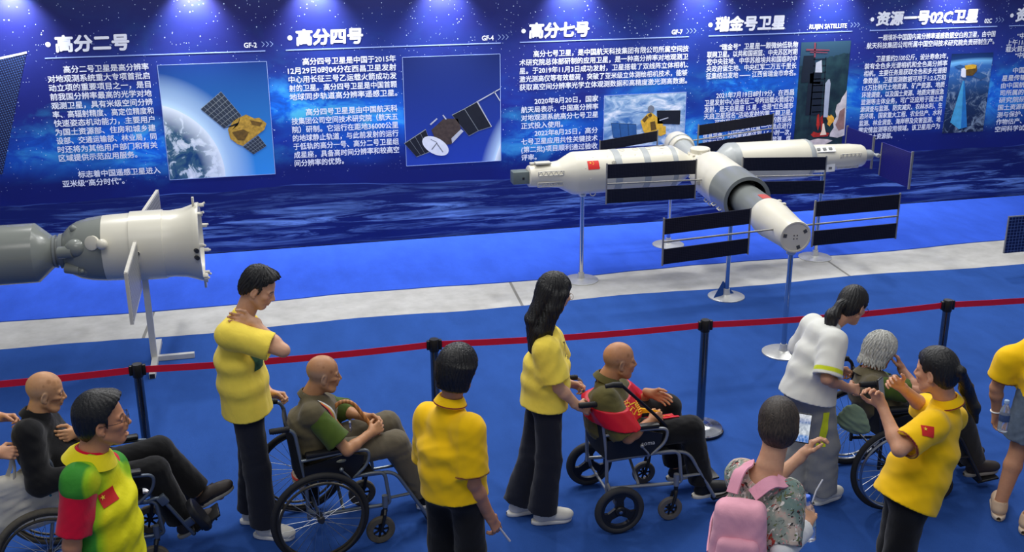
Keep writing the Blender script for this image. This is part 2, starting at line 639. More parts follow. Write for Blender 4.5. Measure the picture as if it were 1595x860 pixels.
para(['“瑞金号”  卫星是一颗微纳低轨物', '联网卫星。以共和国摇篮、中央苏区时期', '党中央驻地、中华苏维埃共和国临时中', '央政府诞生地、中央红军二万五千里长', '征集结出发地 —— 江西省瑞金市命名。'],
     1, Z4(71, 250), Z4(535, 235), 4, Z4(66, 360), 0.070, ind={0: Z4(135, 205)})
para(['2021年7月19日8时19分，在西昌', '卫星发射中心由长征二号丙运载火箭成功', '发射，是天启星座 15 星，也是“红色城市', '天启卫星冠名”活动发射的第二颗卫星。', '可实现地面网络覆盖盲区的数据采',
      '集，地面终端在全球任意一个地点进行', '信息采集，时间重返率达到 1.5 小时一次，', '可满足智慧农业、水利监测、电力监测、煤'],
     1, Z4(58, 498), Z4(515, 478), 7, Z4(48, 706), 0.070, ind={0: Z4(118, 460), 4: Z4(110, 606)})
para(['一颗填补中国国内高分辨率遥感数据空白的卫星，由中国', '航天科技集团公司所属中国空间技术研究院负责研制生产。'],
     0, Z5(142, 221), Z5(823, 197), 1, Z5(75, 268), 0.070, ind={1: Z5(75, 268)})
para(['卫星重约2100公斤，设计寿命3年，', '装有全色多光谱相机和全色高分辨率', '相机，主要任务是获取全色和多光谱图', '像数据，卫星观测数据可用于1:2.5万和', '1:5万比例尺土地资源、矿产资源、地质', '环境调查，以及国土资源、地质灾害应急',
      '监测等主体业务，可广泛应用于国土资', '源调查与监测、防灾减灾、农林水利、生', '态环境、国家重大工程、农业估产、水利', '监测、林业调查、海岸带及灾害监测、地', '震灾情监测等应用领域。该卫星用户为', '中国国土资源部。'],
     1, Z5(62, 388), Z5(543, 372), 9, Z5(30, 720), 0.070, ind={0: Z5(128, 347)}, short=(11,))
para(['“中国资源卫', '上午11时26分', '载火箭送入预', '“中国资源'], 1, Z5(890, 250), Z5(1085, 244), 2, Z5(885, 288), 0.070, ind={0: Z5(952, 205), 3: Z5(938, 325)}, short=(0, 3))
para(['中国资源卫', '星是传输型遥', '由中国航天科', '司所属的中国', '研究院研制，', '国土资源勘查', '测与保护、城', '作物估产、防', '空间科学试验'],
     1, Z5(863, 457), Z5(1070, 450), 7, Z5(826, 712), 0.070, ind={0: Z5(927, 410)}, short=(0,))

for txt, a, b, dot, hh in (('高分二号', Z1(276, 122), Z1(638, 116), Z1(238, 125), 0.155), ('高分四号', Z2(98, 118), Z2(413, 112), Z2(66, 120), 0.155),
                           ('高分七号', Z3(115, 125), Z3(420, 120), Z3(84, 127), 0.155), ('瑞金号卫星', Z4(116, 91), Z4(470, 85), Z4(88, 95), 0.155),
                           ('资源一号02C卫星', Z5(136, 106), Z5(722, 98), Z5(107, 113), 0.155), ('资源三号', Z5(948, 88), Z5(1230, 80), Z5(920, 90), 0.155)):
    mb = MB()
    x0, z0 = wxz(*a)
    x1, z1 = wxz(*b)
    put_line(mb, txt, x0, x1, (z0 + z1) / 2, hh, 0.045, 0.06)
    dx, dz = wxz(*dot)
    mb.add([(dx + 0.026 * cos(q * pi / 8), WY - 0.003, dz + 0.026 * sin(q * pi / 8)) for q in range(16)], [tuple(range(16))])
    mb.build('printed_heading', PRINT_W, wall)
for txt, a, b in (('GF-2', Z1(1210, 127), Z1(1273, 125)), ('GF-4', Z2(985, 119), Z2(1040, 117)), ('GF-7', Z3(847, 130), Z3(902, 128)),
                  ('RUIJIN SATELLITE', Z4(598, 102), Z4(790, 97)), ('02C', Z5(761, 120), Z5(803, 118))):
    mb = MB()
    x0, z0 = wxz(*a)
    x1, z1 = wxz(*b)
    put_line(mb, txt, x0, x1, (z0 + z1) / 2 - 0.004, 0.066, 0.03)
    mb.build('printed_tag', PRINT_W, wall)
    mb = MB()
    for k in range(3):
        cx, cz, e = x1 + 0.05 + 0.045 * k, (z0 + z1) / 2, 0.028
        mb.add([(cx, WY - .003, cz + e), (cx + .008, WY - .003, cz + e), (cx + .036, WY - .003, cz), (cx + .008, WY - .003, cz - e), (cx, WY - .003, cz - e), (cx + .028, WY - .003, cz)],
               [(0, 1, 2, 5), (5, 2, 3, 4)])
    mb.build('printed_chevrons', PRINT_L, wall)
for a, b in ((Z1(222, 190), Z1(1316, 157)), (Z2(47, 180), Z2(1075, 148)), (Z3(65, 188), Z3(935, 157)), (Z4(78, 155), Z4(818, 127)), (Z5(93, 178), Z5(835, 150)), (Z5(905, 150), Z5(1500, 128))):
    x0, z0 = wxz(*a)
    x1, _ = wxz(*b)
    MB().box(((x0 + x1) / 2, WY - 0.002, 2.25), (x1 - x0, 0.003, 0.011)).build('printed_rule', PRINT_L, wall)


# ---------------------------------------------------------------- printed pictures on the wall
def pic(px_ul, px_ur, px_ll, m, frame=True):
    x0, z1 = wxz(*px_ul)
    x1, _ = wxz(*px_ur)
    _, z0 = wxz(*px_ll)
    o = MB().add([(0, 0, 0), (x1 - x0, 0, 0), (x1 - x0, 0, z1 - z0), (0, 0, z1 - z0)], [(0, 1, 2, 3)]).build('printed_picture', m, wall)
    o.location = (x0, WY - 0.003, z0)
    if frame:
        w, h, e = x1 - x0, z1 - z0, 0.006
        fr = MB()
        fr.box((w / 2, 0, h), (w, .002, e)).box((w / 2, 0, 0), (w, .002, e)).box((0, 0, h / 2), (e, .002, h)).box((w, 0, h / 2), (e, .002, h))
        fr.build('picture_border', PRINT_L, o)
    return o, x0, z0


def flat(parent, name, polys, m, y):
    """flat printed shapes; polys in parent-local (x, z)"""
    mb = MB()
    for p in polys:
        mb.add([(q[0], y, q[1]) for q in p], [tuple(range(len(p)))])
    return mb.build(name, m, parent)


def lerp4(c, u, v):
    a = (c[0][0] + (c[1][0] - c[0][0]) * u, c[0][1] + (c[1][1] - c[0][1]) * u)
    b = (c[3][0] + (c[2][0] - c[3][0]) * u, c[3][1] + (c[2][1] - c[3][1]) * u)
    return (a[0] + (b[0] - a[0]) * v, a[1] + (b[1] - a[1]) * v)


def panel_print(parent, corners, nu, nv, mdark, mline, y, lw=0.06):
    """printed solar array: dark cells on a pale ground"""
    flat(parent, 'printed_array', [corners], mline, y)
    cells = []
    for i in range(nu):
        for j in range(nv):
            a, b = (i + lw) / nu, (i + 1 - lw) / nu
            c, d = (j + lw) / nv, (j + 1 - lw) / nv
            cells.append([lerp4(corners, a, c), lerp4(corners, b, c), lerp4(corners, b, d), lerp4(corners, a, d)])
    flat(parent, 'printed_cells', cells, mdark, y - 0.001)


def earth_mat(name, cx, cz, R, glow, sky0, sky1, h):
    t = NT(name)
    v = t.coord()
    x, y, z = t.sep(v)
    dx, dz = t.math('SUBTRACT', x, cx), t.math('SUBTRACT', z, cz)
    d = t.math('SQRT', t.math('ADD', t.math('MULTIPLY', dx, dx), t.math('MULTIPLY', dz, dz)))
    q = t.math('SUBTRACT', d, R)
    sky = t.ramp(t.math('DIVIDE', z, h), (0.0, s2l(sky0)), (1.0, s2l(sky1)))
    halo = t.ramp(t.math('DIVIDE', q, glow), (0.0, 1.0), (0.25, 0.62), (1.0, 0.0))
    sky = t.mix(halo, sky, s2l((206, 236, 255)))
    land = t.ramp(t.noise(v, 7, 8, 0.62, 0.6), (0.40, s2l((26, 70, 120))), (0.52, s2l((70, 110, 130))), (0.56, s2l((200, 214, 224))), (0.7, s2l((246, 250, 255))))
    rim = t.ramp(t.math('DIVIDE', t.math('MULTIPLY', q, -1.0), glow), (0.0, 1.0), (0.7, 0.0))
    land = t.mix(rim, land, s2l((240, 250, 255)))
    c = t.mix(t.math('LESS_THAN', q, 0.0), sky, land)
    return t.base(c, 0.45, spec=0.3)


CELL = mat('print_cell_dark', (46, 56, 70), 0.5, var=0.2)
CELLB = mat('print_cell_blue', (44, 92, 150), 0.5, var=0.15)
CELLK = mat('print_cell_black', (22, 26, 36), 0.5, var=0.2)
GRID = mat('print_cell_grid', (150, 158, 160), 0.5)
GOLD = mat('print_gold', (178, 140, 52), 0.5, var=0.45, scale=30)
GOLDB = mat('print_gold_bright', (226, 176, 52), 0.5, var=0.3, scale=24)
INK = mat('print_ink', (16, 18, 26), 0.5)
GREY = mat('print_grey', (186, 190, 200), 0.5, var=0.15)


def loc_pts(x0, z0, Z, pts):
    out = []
    for p in pts:
        x, z = wxz(*Z(*p))
        out.append((x - x0, z - z0))
    return out


# GF-2
o, x0, z0 = pic(Z1(780, 228), Z1(1322, 208), Z1(838, 797), earth_mat('print_earth_a', -0.23, 0.03, 0.83, 0.34, (52, 146, 226), (22, 44, 118), 1.35))
L = lambda pts: loc_pts(x0, z0, Z1, pts)
panel_print(o, L([(995, 445), (1096, 358), (1198, 478), (1112, 542)]), 7, 6, CELL, GRID, -0.002)
panel_print(o, L([(1205, 632), (1280, 575), (1322, 628), (1258, 670)]), 6, 4, CELL, GRID, -0.002)
flat(o, 'printed_satellite_body', [L([(1130, 545), (1160, 500), (1220, 472), (1262, 492), (1285, 488), (1322, 516), (1310, 548), (1265, 582), (1205, 628), (1180, 620), (1142, 592)])], GOLD, -0.003)
flat(o, 'printed_strut', [L([(1110, 540), (1180, 512), (1192, 480), (1184, 516), (1150, 548), (1180, 524)])], INK, -0.004)
flat(o, 'printed_satellite_shade', [L([(1150, 560), (1205, 545), (1235, 560), (1212, 600), (1180, 598)]), L([(1240, 500), (1300, 512), (1290, 530), (1250, 522)])], mat('print_gold_deep', (104, 78, 30), 0.5, var=0.4, scale=30), -0.004)
# GF-4
o, x0, z0 = pic(Z2(604, 213), Z2(1071, 200), Z2(621, 733), earth_mat('print_earth_b', 2.35, -0.35, 1.35, 0.16, (36, 66, 170), (20, 24, 40), 1.7))
L = lambda pts: loc_pts(x0, z0, Z2, pts)
panel_print(o, L([(612, 624), (715, 556), (752, 660), (672, 690)]), 4, 1, CELLK, GRID, -0.002, 0.03)
panel_print(o, L([(840, 488), (900, 458), (968, 565), (922, 590)]), 1, 1, CELLK, GRID, -0.002, 0.02)
panel_print(o, L([(900, 458), (960, 424), (1030, 545), (968, 565)]), 1, 1, CELLK, GRID, -0.002, 0.02)
flat(o, 'printed_array_edges', [L([(958, 424), (963, 421), (1032, 543), (1027, 546)]), L([(962, 422), (1072, 360), (1072, 365), (964, 427)]), L([(1040, 376), (1045, 374), (1072, 418), (1070, 424)])], GREY, -0.003)
flat(o, 'printed_satellite_body', [L([(742, 560), (802, 506), (868, 506), (884, 552), (838, 628), (800, 632), (760, 600)])], mat('print_brown', (70, 58, 52), 0.5, var=0.4, scale=24), -0.003)
flat(o, 'printed_satellite_trim', [L([(838, 600), (884, 556), (896, 566), (842, 624)]), L([(735, 532), (768, 503), (772, 508), (740, 537)]), L([(795, 490), (800, 487), (816, 508), (810, 510)])], GREY, -0.004)
dish = [(762 + 70 * cos(a) * 0.86 - 20 * sin(a), 636 + 60 * sin(a) * 0.55 + 42 * cos(a) * 0.8) for a in np.linspace(0, 2 * pi, 26)[:-1]]
flat(o, 'printed_dish', [L(dish)], mat('print_dish', (226, 230, 236), 0.5), -0.005)
flat(o, 'printed_dish_mast', [L([(742, 652), (768, 620), (771, 622), (746, 655)]), L([(768, 620), (800, 665), (797, 667), (766, 624)]), L([(768, 620), (738, 605), (740, 603), (770, 618)])], mat('print_mast', (110, 112, 120), 0.5), -0.006)
# GF-7
def cloud_mat():
    t = NT('print_clouds')
    v = t.coord()
    x, y, z = t.sep(v)
    n = t.noise(t.mapping(v, (1, 1, 2.2), rot=(0, 0.5, 0)), 4, 8, 0.65, 1.0)
    c = t.ramp(n, (0.36, s2l((56, 110, 176))), (0.5, s2l((150, 182, 212))), (0.66, s2l((236, 240, 246))))
    top = t.ramp(t.math('DIVIDE', z, 1.02), (0.62, 0.0), (0.86, 0.85))
    wisps = t.ramp(t.noise(t.mapping(v, (1, 1, 3)), 5, 6), (0.5, s2l((36, 120, 200))), (0.72, s2l((220, 234, 246))))
    return t.base(t.mix(top, c, wisps), 0.45, spec=0.3)


o, x0, z0 = pic(Z3(500, 460), Z3(922, 440), Z3(495, 728), cloud_mat())
L = lambda pts: loc_pts(x0, z0, Z3, pts)
panel_print(o, L([(545, 676), (534, 600), (664, 606), (667, 688)]), 1, 3, CELLB, mat('print_cell_edge', (24, 52, 92), 0.5), -0.002, 0.03)
panel_print(o, L([(772, 604), (770, 536), (892, 535), (888, 608)]), 1, 1, CELLK, INK, -0.002, 0.01)
flat(o, 'printed_satellite_body', [L([(686, 590), (722, 552), (742, 546), (778, 574), (800, 596), (802, 616), (816, 616), (816, 655), (790, 668), (770, 660), (738, 690), (700, 642)])], GOLDB, -0.003)
flat(o, 'printed_satellite_trim', [L([(694, 584), (716, 562), (728, 570), (706, 598)]), L([(722, 560), (740, 548), (746, 562), (734, 572)]), L([(735, 596), (760, 590), (768, 632), (740, 640)])], mat('print_gold_deep', (104, 78, 30), 0.5), -0.004)
flat(o, 'printed_dish', [L([(740 + 17 * cos(a), 528 + 19 * sin(a)) for a in np.linspace(0, 2 * pi, 17)[:-1]])], mat('print_dish_grey', (120, 126, 136), 0.5), -0.004)
flat(o, 'printed_boom', [L([(782, 584), (828, 570), (829, 575), (784, 589)])], GREY, -0.004)
# launch photograph
def launch_mat():
    t = NT('print_launch_site')
    v = t.coord()
    x, y, z = t.sep(v)
    c = t.ramp(t.math('DIVIDE', z, 1.72), (0.0, s2l((22, 26, 46))), (0.3, s2l((26, 40, 62))), (0.55, s2l((36, 62, 84))), (1.0, s2l((66, 104, 126))))
    n = t.noise(v, 7, 6)
    hill = t.math('LESS_THAN', z, t.math('ADD', t.math('ADD', 1.02, t.math('MULTIPLY', x, 0.22)), t.math('MULTIPLY', t.math('SUBTRACT', n, 0.5), 0.16)))
    c = t.mix(t.math('MULTIPLY', hill, 0.75), c, t.ramp(n, (0.35, s2l((18, 36, 44))), (0.65, s2l((40, 70, 70)))))
    return t.base(c, 0.45, spec=0.3)


o, x0, z0 = pic(Z4(556, 185), Z4(812, 176), Z4(520, 725), launch_mat(), False)
L = lambda pts: loc_pts(x0, z0, Z4, pts)
tw = mat('print_tower', (20, 30, 44), 0.5)
TWP = [[(568, 255), (622, 252), (612, 390), (552, 392)], [(600, 345), (660, 340), (652, 400), (598, 396)], [(590, 390), (668, 386), (655, 560), (575, 560)]]
for k in range(9):
    yy = 270 + 34 * k
    TWP.append([(618 - k, yy), (684 - k, yy - 3), (684 - k, yy + 2), (618 - k, yy + 5)])
TWP += [[(628, 190), (634, 190), (600, 600), (594, 600)], [(680, 260), (684, 260), (664, 640), (658, 640)]]
flat(o, 'printed_launch_tower', [L(p) for p in TWP], tw, -0.002)
flat(o, 'printed_crane', [L(p) for p in ([(580, 218), (700, 222), (700, 228), (580, 228)], [(622, 186), (630, 186), (628, 262), (620, 262)], [(600, 232), (690, 236), (690, 240), (600, 238)])], mat('print_crane', (128, 62, 78), 0.5), -0.003)
flat(o, 'printed_service_arm', [L([(630, 290), (660, 276), (662, 340), (626, 340)])], GREY, -0.003)
flat(o, 'printed_smoke', [L([(790, 430), (780, 448), (764, 470), (756, 492), (738, 506), (730, 540), (736, 566), (718, 596), (722, 624), (704, 650), (700, 670), (740, 676), (776, 664), (784, 560)])], mat('print_smoke', (206, 196, 192), 0.5, var=0.35, scale=9), -0.003)
flat(o, 'printed_smoke_shade', [L([(780, 520), (752, 540), (744, 580), (730, 610), (746, 640), (774, 630)])], mat('print_smoke_shade', (150, 112, 104), 0.5, var=0.3, scale=12), -0.0035)
flat(o, 'printed_ground_steam', [L([(566, 720), (600, 690), (640, 680), (690, 684), (716, 690), (690, 704), (660, 716), (610, 714)])], mat('print_steam', (212, 196, 186), 0.5, var=0.25, scale=14), -0.003)
flat(o, 'printed_glow', [L([(636, 560), (646, 552), (650, 610), (640, 640), (632, 610)]), L([(652, 572), (664, 560), (668, 612), (656, 640)]), L([(604, 660), (618, 644), (640, 652), (664, 646), (700, 652), (690, 668), (616, 674)])], mat('print_flame_red', (176, 40, 30), 0.5, var=0.45, scale=18), -0.004)
flat(o, 'printed_flame', [L([(684, 572), (692, 560), (702, 564), (708, 556), (722, 570), (724, 590), (712, 600), (700, 618), (688, 606), (692, 590)])], mat('print_flame_yellow', (250, 170, 56), 0.5, var=0.3, scale=26), -0.005)
flat(o, 'printed_exhaust', [L([(664, 604), (672, 602), (676, 630), (684, 660), (650, 664), (660, 636)])], mat('print_exhaust', (255, 222, 190), 0.5, var=0.1), -0.005)
flat(o, 'printed_rocket', [L([(692, 376), (700, 374), (705, 396), (690, 570), (668, 570), (678, 396)])], mat('print_rocket', (168, 176, 190), 0.5), -0.006)
# 02C
o, x0, z0 = pic(Z5(570, 315), Z5(812, 307), Z5(510, 777), earth_mat('print_earth_c', 0.42, -1.95, 2.72, 0.16, (24, 60, 120), (8, 9, 16), 1.72), False)
o.data.materials.clear()
def orbit_mat():
    t = NT('print_orbit_view')
    v = t.coord()
    x, y, z = t.sep(v)
    zz = t.math('ADD', z, t.math('MULTIPLY', t.math('POWER', t.math('SUBTRACT', x, 0.4), 2), 0.16))
    c = t.ramp(t.math('DIVIDE', zz, 1.72), (0.0, s2l((14, 28, 62))), (0.28, s2l((30, 58, 100))), (0.50, s2l((60, 118, 190))), (0.535, s2l((120, 190, 240))), (0.56, s2l((24, 60, 120))), (0.64, s2l((10, 12, 20))), (1.0, s2l((8, 9, 14))))
    lim = t.math('LESS_THAN', zz, 0.90)
    w = t.math('MULTIPLY', t.ramp(t.noise(v, 8, 9, 0.68, 1.4), (0.5, 0.0), (0.7, 1.0)), lim)
    return t.base(t.mix(t.math('MULTIPLY', w, 0.7), c, s2l((176, 200, 220))), 0.45, spec=0.3)
o.data.materials.append(orbit_mat())
L = lambda pts: loc_pts(x0, z0, Z5, pts)
flat(o, 'printed_beam', [L([(634, 470), (644, 470), (658, 740), (610, 752), (560, 712)])], mat('print_beam', (74, 168, 214), 0.5, var=0.2), -0.002)
flat(o, 'printed_beam_core', [L([(638, 470), (644, 470), (658, 740), (622, 748)])], mat('print_beam_core', (36, 120, 190), 0.5, var=0.2), -0.003)
flat(o, 'printed_array', [L([(582, 388), (618, 376), (658, 392), (640, 410)]), L([(682, 438), (726, 418), (780, 442), (738, 464)])], CELLB, -0.003)
flat(o, 'printed_satellite_body', [L([(644, 382), (690, 374), (714, 378), (716, 412), (690, 440), (652, 440)])], mat('print_gold_deep', (104, 78, 30), 0.5), -0.004)
flat(o, 'printed_satellite_top', [L([(644, 382), (690, 374), (714, 378), (706, 398), (650, 406)])], GOLDB, -0.005)
flat(o, 'printed_instrument', [L([(624, 400), (640, 394), (650, 404), (650, 450), (630, 450), (620, 440)])], PRINT_W, -0.006)
# array picture running out of the frame on the far side of the first text
xa, za = wxz(*Z1(132, 160))
arr = MB()
arr.add([(xa, WY - .003, za), (xa - 1.2, WY - .003, za - 0.22), (xa - 1.2, WY - .003, za - 1.32), (xa - 0.42, WY - .003, za - 1.28)], [(0, 1, 2, 3)])
def dotted():
    t = NT('print_dotted_array')
    v = t.coord()
    vo = t.vor(t.mapping(v, (1, 0, 1), rot=(0, 0.25, 0)), 42)
    vo.inputs['Randomness'].default_value = 0.0
    d = t.math('LESS_THAN', vo.outputs['Distance'], 0.3)
    return t.base(t.mix(d, s2l((16, 22, 62)), s2l((66, 96, 150))), 0.45)
arr.build('printed_array', dotted(), wall)
MB().add([(xa, WY - .005, za), (xa - 1.2, WY - .005, za - 0.22), (xa - 1.2, WY - .005, za - 0.25), (xa, WY - .005, za - 0.02)], [(0, 1, 2, 3)]).build('printed_array_edge', PRINT_W, wall)
# ================================================================ exhibits
WHITE = mat('model_white', (208, 203, 186), 0.34, var=0.04, scale=5)
WHITE2 = mat('model_white_weathered', (200, 196, 182), 0.4, var=0.08, scale=18)
GREYM = mat('model_grey', (120, 124, 122), 0.28, var=0.05, scale=6)
GREYL = mat('model_light_grey', (158, 162, 162), 0.35, var=0.05, scale=6)
DARKM = mat('model_dark', (30, 32, 36), 0.5)
CHROME = mat('chrome', (205, 205, 208), 0.14, 1.0, var=0.03)
STEEL = mat('brushed_steel', (206, 206, 202), 0.34, 0.55, var=0.06, scale=30)
FRAME = mat('array_frame', (150, 148, 142), 0.45, 0.6, var=0.15, scale=30)
FLAGRED = mat('flag_red', (205, 32, 30), 0.5, var=0.05)
FLAGYEL = mat('flag_yellow', (250, 214, 60), 0.5, var=0.03)
MARK = mat('model_lettering', (70, 72, 74), 0.5)


def cells_mat(name, ax, rgb, line, s):
    t = NT(name)
    o = t.sep(t.coord())
    def ln(q, k, w):
        return t.math('LESS_THAN', t.math('FRACT', t.math('MULTIPLY', q, k)), w)
    m = t.math('MAXIMUM', ln(o[ax], s, 0.14), ln(o[2], s * 1.15, 0.14))
    c = t.mix(m, s2l(rgb), s2l(line))
    return t.base(c, 0.42, spec=0.25)


CELLX = cells_mat('solar_cells', 0, (14, 15, 26), (38, 40, 58), 62)
CELLY = cells_mat('solar_cells_blue', 1, (24, 22, 92), (40, 38, 120), 50)
CELLS = cells_mat('solar_cells_navy', 0, (16, 28, 74), (86, 108, 160), 26)
CELLG = cells_mat('solar_cells_grey', 1, (112, 112, 108), (168, 166, 158), 24)


def display_stand(P, top, label, base=True, r=0.0225):
    root = empty('display_stand', (P[0], P[1], P[2] if len(P) > 2 else 0), label=label, cat='stand', group='chrome stands under the space station model')
    MB().tube([(0, 0, 0.02), (0, 0, top)], r, 20).build('pole', CHROME, root)
    b = MB()
    b.lathe([(0.0, 0.183), (0.009, 0.183), (0.013, 0.176), (0.021, 0.06), (0.026, 0.04), (0.05, 0.034), (0.085, 0.031)], seg=48)
    b.build('base_plate', STEEL, root)
    MB().lathe([(0, r), (0.004, r + 0.014), (0.012, r + 0.018), (0.03, r + 0.018)], (0, 0, top - 0.02), seg=20).build('cradle', STEEL, root)
    return root


SB = Vector((4.42, 10.42, 0.0))
station = empty('space_station_model', SB, label='large white space station model with black solar arrays held on chrome stands', cat='spacecraft model')
TM = Matrix.Translation(-SB)


def mb_():
    return MB(TM)


def curved_patch(A, axis, up, r, h0, h1, a0, a1, n=6):
    """strip of a cylinder's skin; angles from up towards axis x up"""
    A, ax, e1 = Vector(A), Vector(axis).normalized(), Vector(up).normalized()
    e2 = ax.cross(e1)
    vs, fs = [], []
    for i in range(n + 1):
        a = a0 + (a1 - a0) * i / n
        d = e1 * cos(a) + e2 * sin(a)
        vs += [A + ax * h0 + d * r, A + ax * h1 + d * r]
    for i in range(n):
        fs.append((2 * i, 2 * i + 1, 2 * i + 3, 2 * i + 2))
    return vs, fs


def star(c, ux, uy, r):
    c, ux, uy = Vector(c), Vector(ux), Vector(uy)
    return [c + ux * (cos(pi / 2 + k * pi / 5) * (r if k % 2 == 0 else r * 0.4)) + uy * (sin(pi / 2 + k * pi / 5) * (r if k % 2 == 0 else r * 0.4)) for k in range(10)]


def truss(mb, A, B, off, n, r):
    """two rails with zigzag between"""
    A, B, off = Vector(A), Vector(B), Vector(off)
    mb.tube([A, B], r, 6)
    mb.tube([A + off, B + off], r, 6)
    mb.tube([A, A + off], r, 6).tube([B, B + off], r, 6)
    for i in range(n):
        p, q = A.lerp(B, i / n), A.lerp(B, (i + 1) / n)
        m = A.lerp(B, (i + .5) / n) + off
        mb.tube([p, m], r * .8, 5).tube([m, q], r * .8, 5)


ZA = 1.145
# --- lab module on the near-left arm
LX = Vector((1, 0.03, 0.0)).normalized()
LO = Vector((2.42, 10.36, ZA))
lab = mb_().lathe([(0.16, 0.095), (0.17, 0.108), (0.30, 0.118), (0.46, 0.135), (0.49, 0.142), (0.62, 0.212), (0.65, 0.218), (1.72, 0.218), (1.76, 0.20), (1.84, 0.15), (1.92, 0.10)], LO, LX, 48).build('lab_module', WHITE, station)
for h0, h1 in ((1.03, 1.105), (1.345, 1.415), (1.66, 1.715)):
    mb_().lathe([(h0, 0.2185), (h0 + .002, 0.2205), (h1 - .002, 0.2205), (h1, 0.2185)], LO, LX, 48, cap=False).build('grey_band', GREYL, lab)
mb_().box(LO + LX * 0.08, (0.17, 0.135, 0.125), bev=0.006).build('nozzle_box', mat('nozzle_grey', (98, 108, 106), 0.5), lab)
mb_().box(LO + Vector((0.1, -0.0685, -0.004)), (0.022, 0.004, 0.022)).build('nozzle_port', DARKM, lab)
tr = mb_()
for zz, yy in ((0.045, -0.118), (-0.075, -0.095)):
    truss(tr, LO + Vector((0.24, yy, zz - .02)), LO + Vector((0.50, yy - .01, zz - .02)), (0, -0.012, 0.045), 5, 0.0045)
tr.box(LO + Vector((0.31, -0.02, 0.135)), (0.16, 0.09, 0.02), bev=.006)
tr.box(LO + Vector((0.21, 0.02, 0.125)), (0.05, 0.05, 0.02), bev=.006)
tr.build('grab_rails', WHITE2, lab)
vs, fs = curved_patch(LO, LX, (0, 0, 1), 0.2205, 0.735, 0.855, radians(46), radians(70))
fm = mb_().add(vs, fs, True).build('flag', FLAGRED, lab)
fs_ = mb_()
a = radians(52)
e2 = LX.cross(Vector((0, 0, 1)))
tan = (-Vector((0, 0, 1)) * sin(a) + e2 * cos(a)) * -1
nrm = Vector((0, 0, 1)) * cos(a) + e2 * sin(a)
for dx, dr, rr in ((0.765, 0.0, 0.012), (0.79, 0.012, .005), (.798, 0.002, .005), (.798, -.01, .005), (.79, -.02, .005)):
    p = LO + LX * dx + nrm * 0.2225 + tan * dr
    fs_.add(star(p, LX, tan, rr), [tuple(range(10))])
fs_.build('flag_stars', FLAGYEL, lab)
lm = mb_()
for ch, za in (('中', 62), ('国', 80)):
    (lo, hi), cw = glyph()
    v, f = text_mesh(ch)
    a = radians(za)
    nrm = Vector((0, 0, 1)) * cos(a) + e2 * sin(a)
    tan = Vector((0, 0, 1)) * sin(a) - e2 * cos(a)
    s = 0.055
    lm.add([LO + LX * (0.985 + q[0] * s) + nrm * 0.2225 + tan * (q[1] * s) for q in v], f)
lm.build('lettering', MARK, lab)
w = mb_()
for k in range(4):
    hx = 1.15 + k * 0.145
    mb_().tube(arc(LO + LX * hx + Vector((0, -0.03, 0.217)), 0.03, 0, 2 * pi, 14, LX, Vector((0, -0.98, -0.16))), 0.002, 5).build('hatch_outline', WHITE2, lab)
for k in range(22):
    a = radians(35 + (k % 3) * 30)
    p = LO + LX * (0.66 + 0.05 * k) + (Vector((0, 0, 1)) * cos(a) + e2 * sin(a)) * 0.2185
    mb_().ball(p, 0.0045, 6, 4).build('bolt', WHITE2, lab)
w.tube(arc(LO + LX * 0.82 + Vector((0, -0.12, -0.19)), 0.03, pi * .9, 2.2 * pi, 10, LX, Vector((0, 0, 1))), 0.005, 6)
w.build('lifting_hook', WHITE2, lab)

# --- lab module on the far-right arm
RO = Vector((4.62, 10.44, ZA - 0.005))
RX = Vector((1, 0.03, -0.012)).normalized()
rlab = mb_().lathe([(0.0, 0.09), (0.03, 0.105), (0.15, 0.205), (0.17, 0.21), (1.06, 0.21), (1.09, 0.20), (1.12, 0.17), (1.15, 0.145), (1.60, 0.136), (1.74, 0.12), (1.76, 0.11)], RO, RX, 48).build('lab_module', WHITE, station)
mb_().lathe([(0.028, 0.107), (0.15, 0.2075), (0.172, 0.2125), (0.24, 0.2125), (0.242, 0.2105)], RO, RX, 48, cap=False).build('grey_band', GREYL, rlab)
mb_().lathe([(1.04, 0.2105), (1.042, 0.2125), (1.07, 0.2115), (1.095, 0.202), (1.12, 0.172)], RO, RX, 48, cap=False).build('grey_band', GREYL, rlab)
mb_().lathe([(1.76, 0.062), (1.86, 0.060), (1.88, 0.05)], RO, RX, 24).build('nozzle_box', GREYL, rlab)
mb_().box(RO + RX * 1.24 + Vector((0, -0.098, 0.112)), (0.25, 0.07, 0.008), Matrix.Rotation(radians(41), 3, 'X')).build('label_plate', mat('plate_white', (236, 234, 226), 0.4), rlab)
pl = mb_()
pl.box(RO + RX * 1.24 + Vector((0, -0.128, -0.085)), (0.25, 0.010, 0.085))
pl.build('label_plate', mat('plate_white', (236, 234, 226), 0.4), rlab)
sq = mb_()
for k in range(3):
    sq.box(RO + RX * (1.17 + 0.07 * k) + Vector((0, -0.134, -0.088)), (0.038, 0.006, 0.026))
    sq.box(RO + RX * (1.17 + 0.07 * k) + Vector((0, -0.104, 0.121)), (0.038, 0.03, 0.006), Matrix.Rotation(radians(41), 3, 'X'))
sq.build('plate_marks', mat('plate_mark', (110, 112, 112), 0.5), rlab)
tr = mb_()
for zz, yy in ((0.03, -0.135), (-0.085, -0.105)):
    truss(tr, RO + RX * 1.42 + Vector((0, yy, zz - .02)), RO + RX * 1.67 + Vector((0, yy + .01, zz - .02)), (0, -0.012, 0.05), 5, 0.005)
tr.build('grab_rails', WHITE2, rlab)
w = mb_()
w.tube([RO + RX * 1.86, RO + RX * 1.97], 0.014, 8)
w.tube([RO + RX * 1.92 + Vector((0, -0.08, 0)), RO + RX * 1.92 + Vector((0, 0.08, 0))], 0.018, 10)
w.build('array_drive', GREYL, rlab)

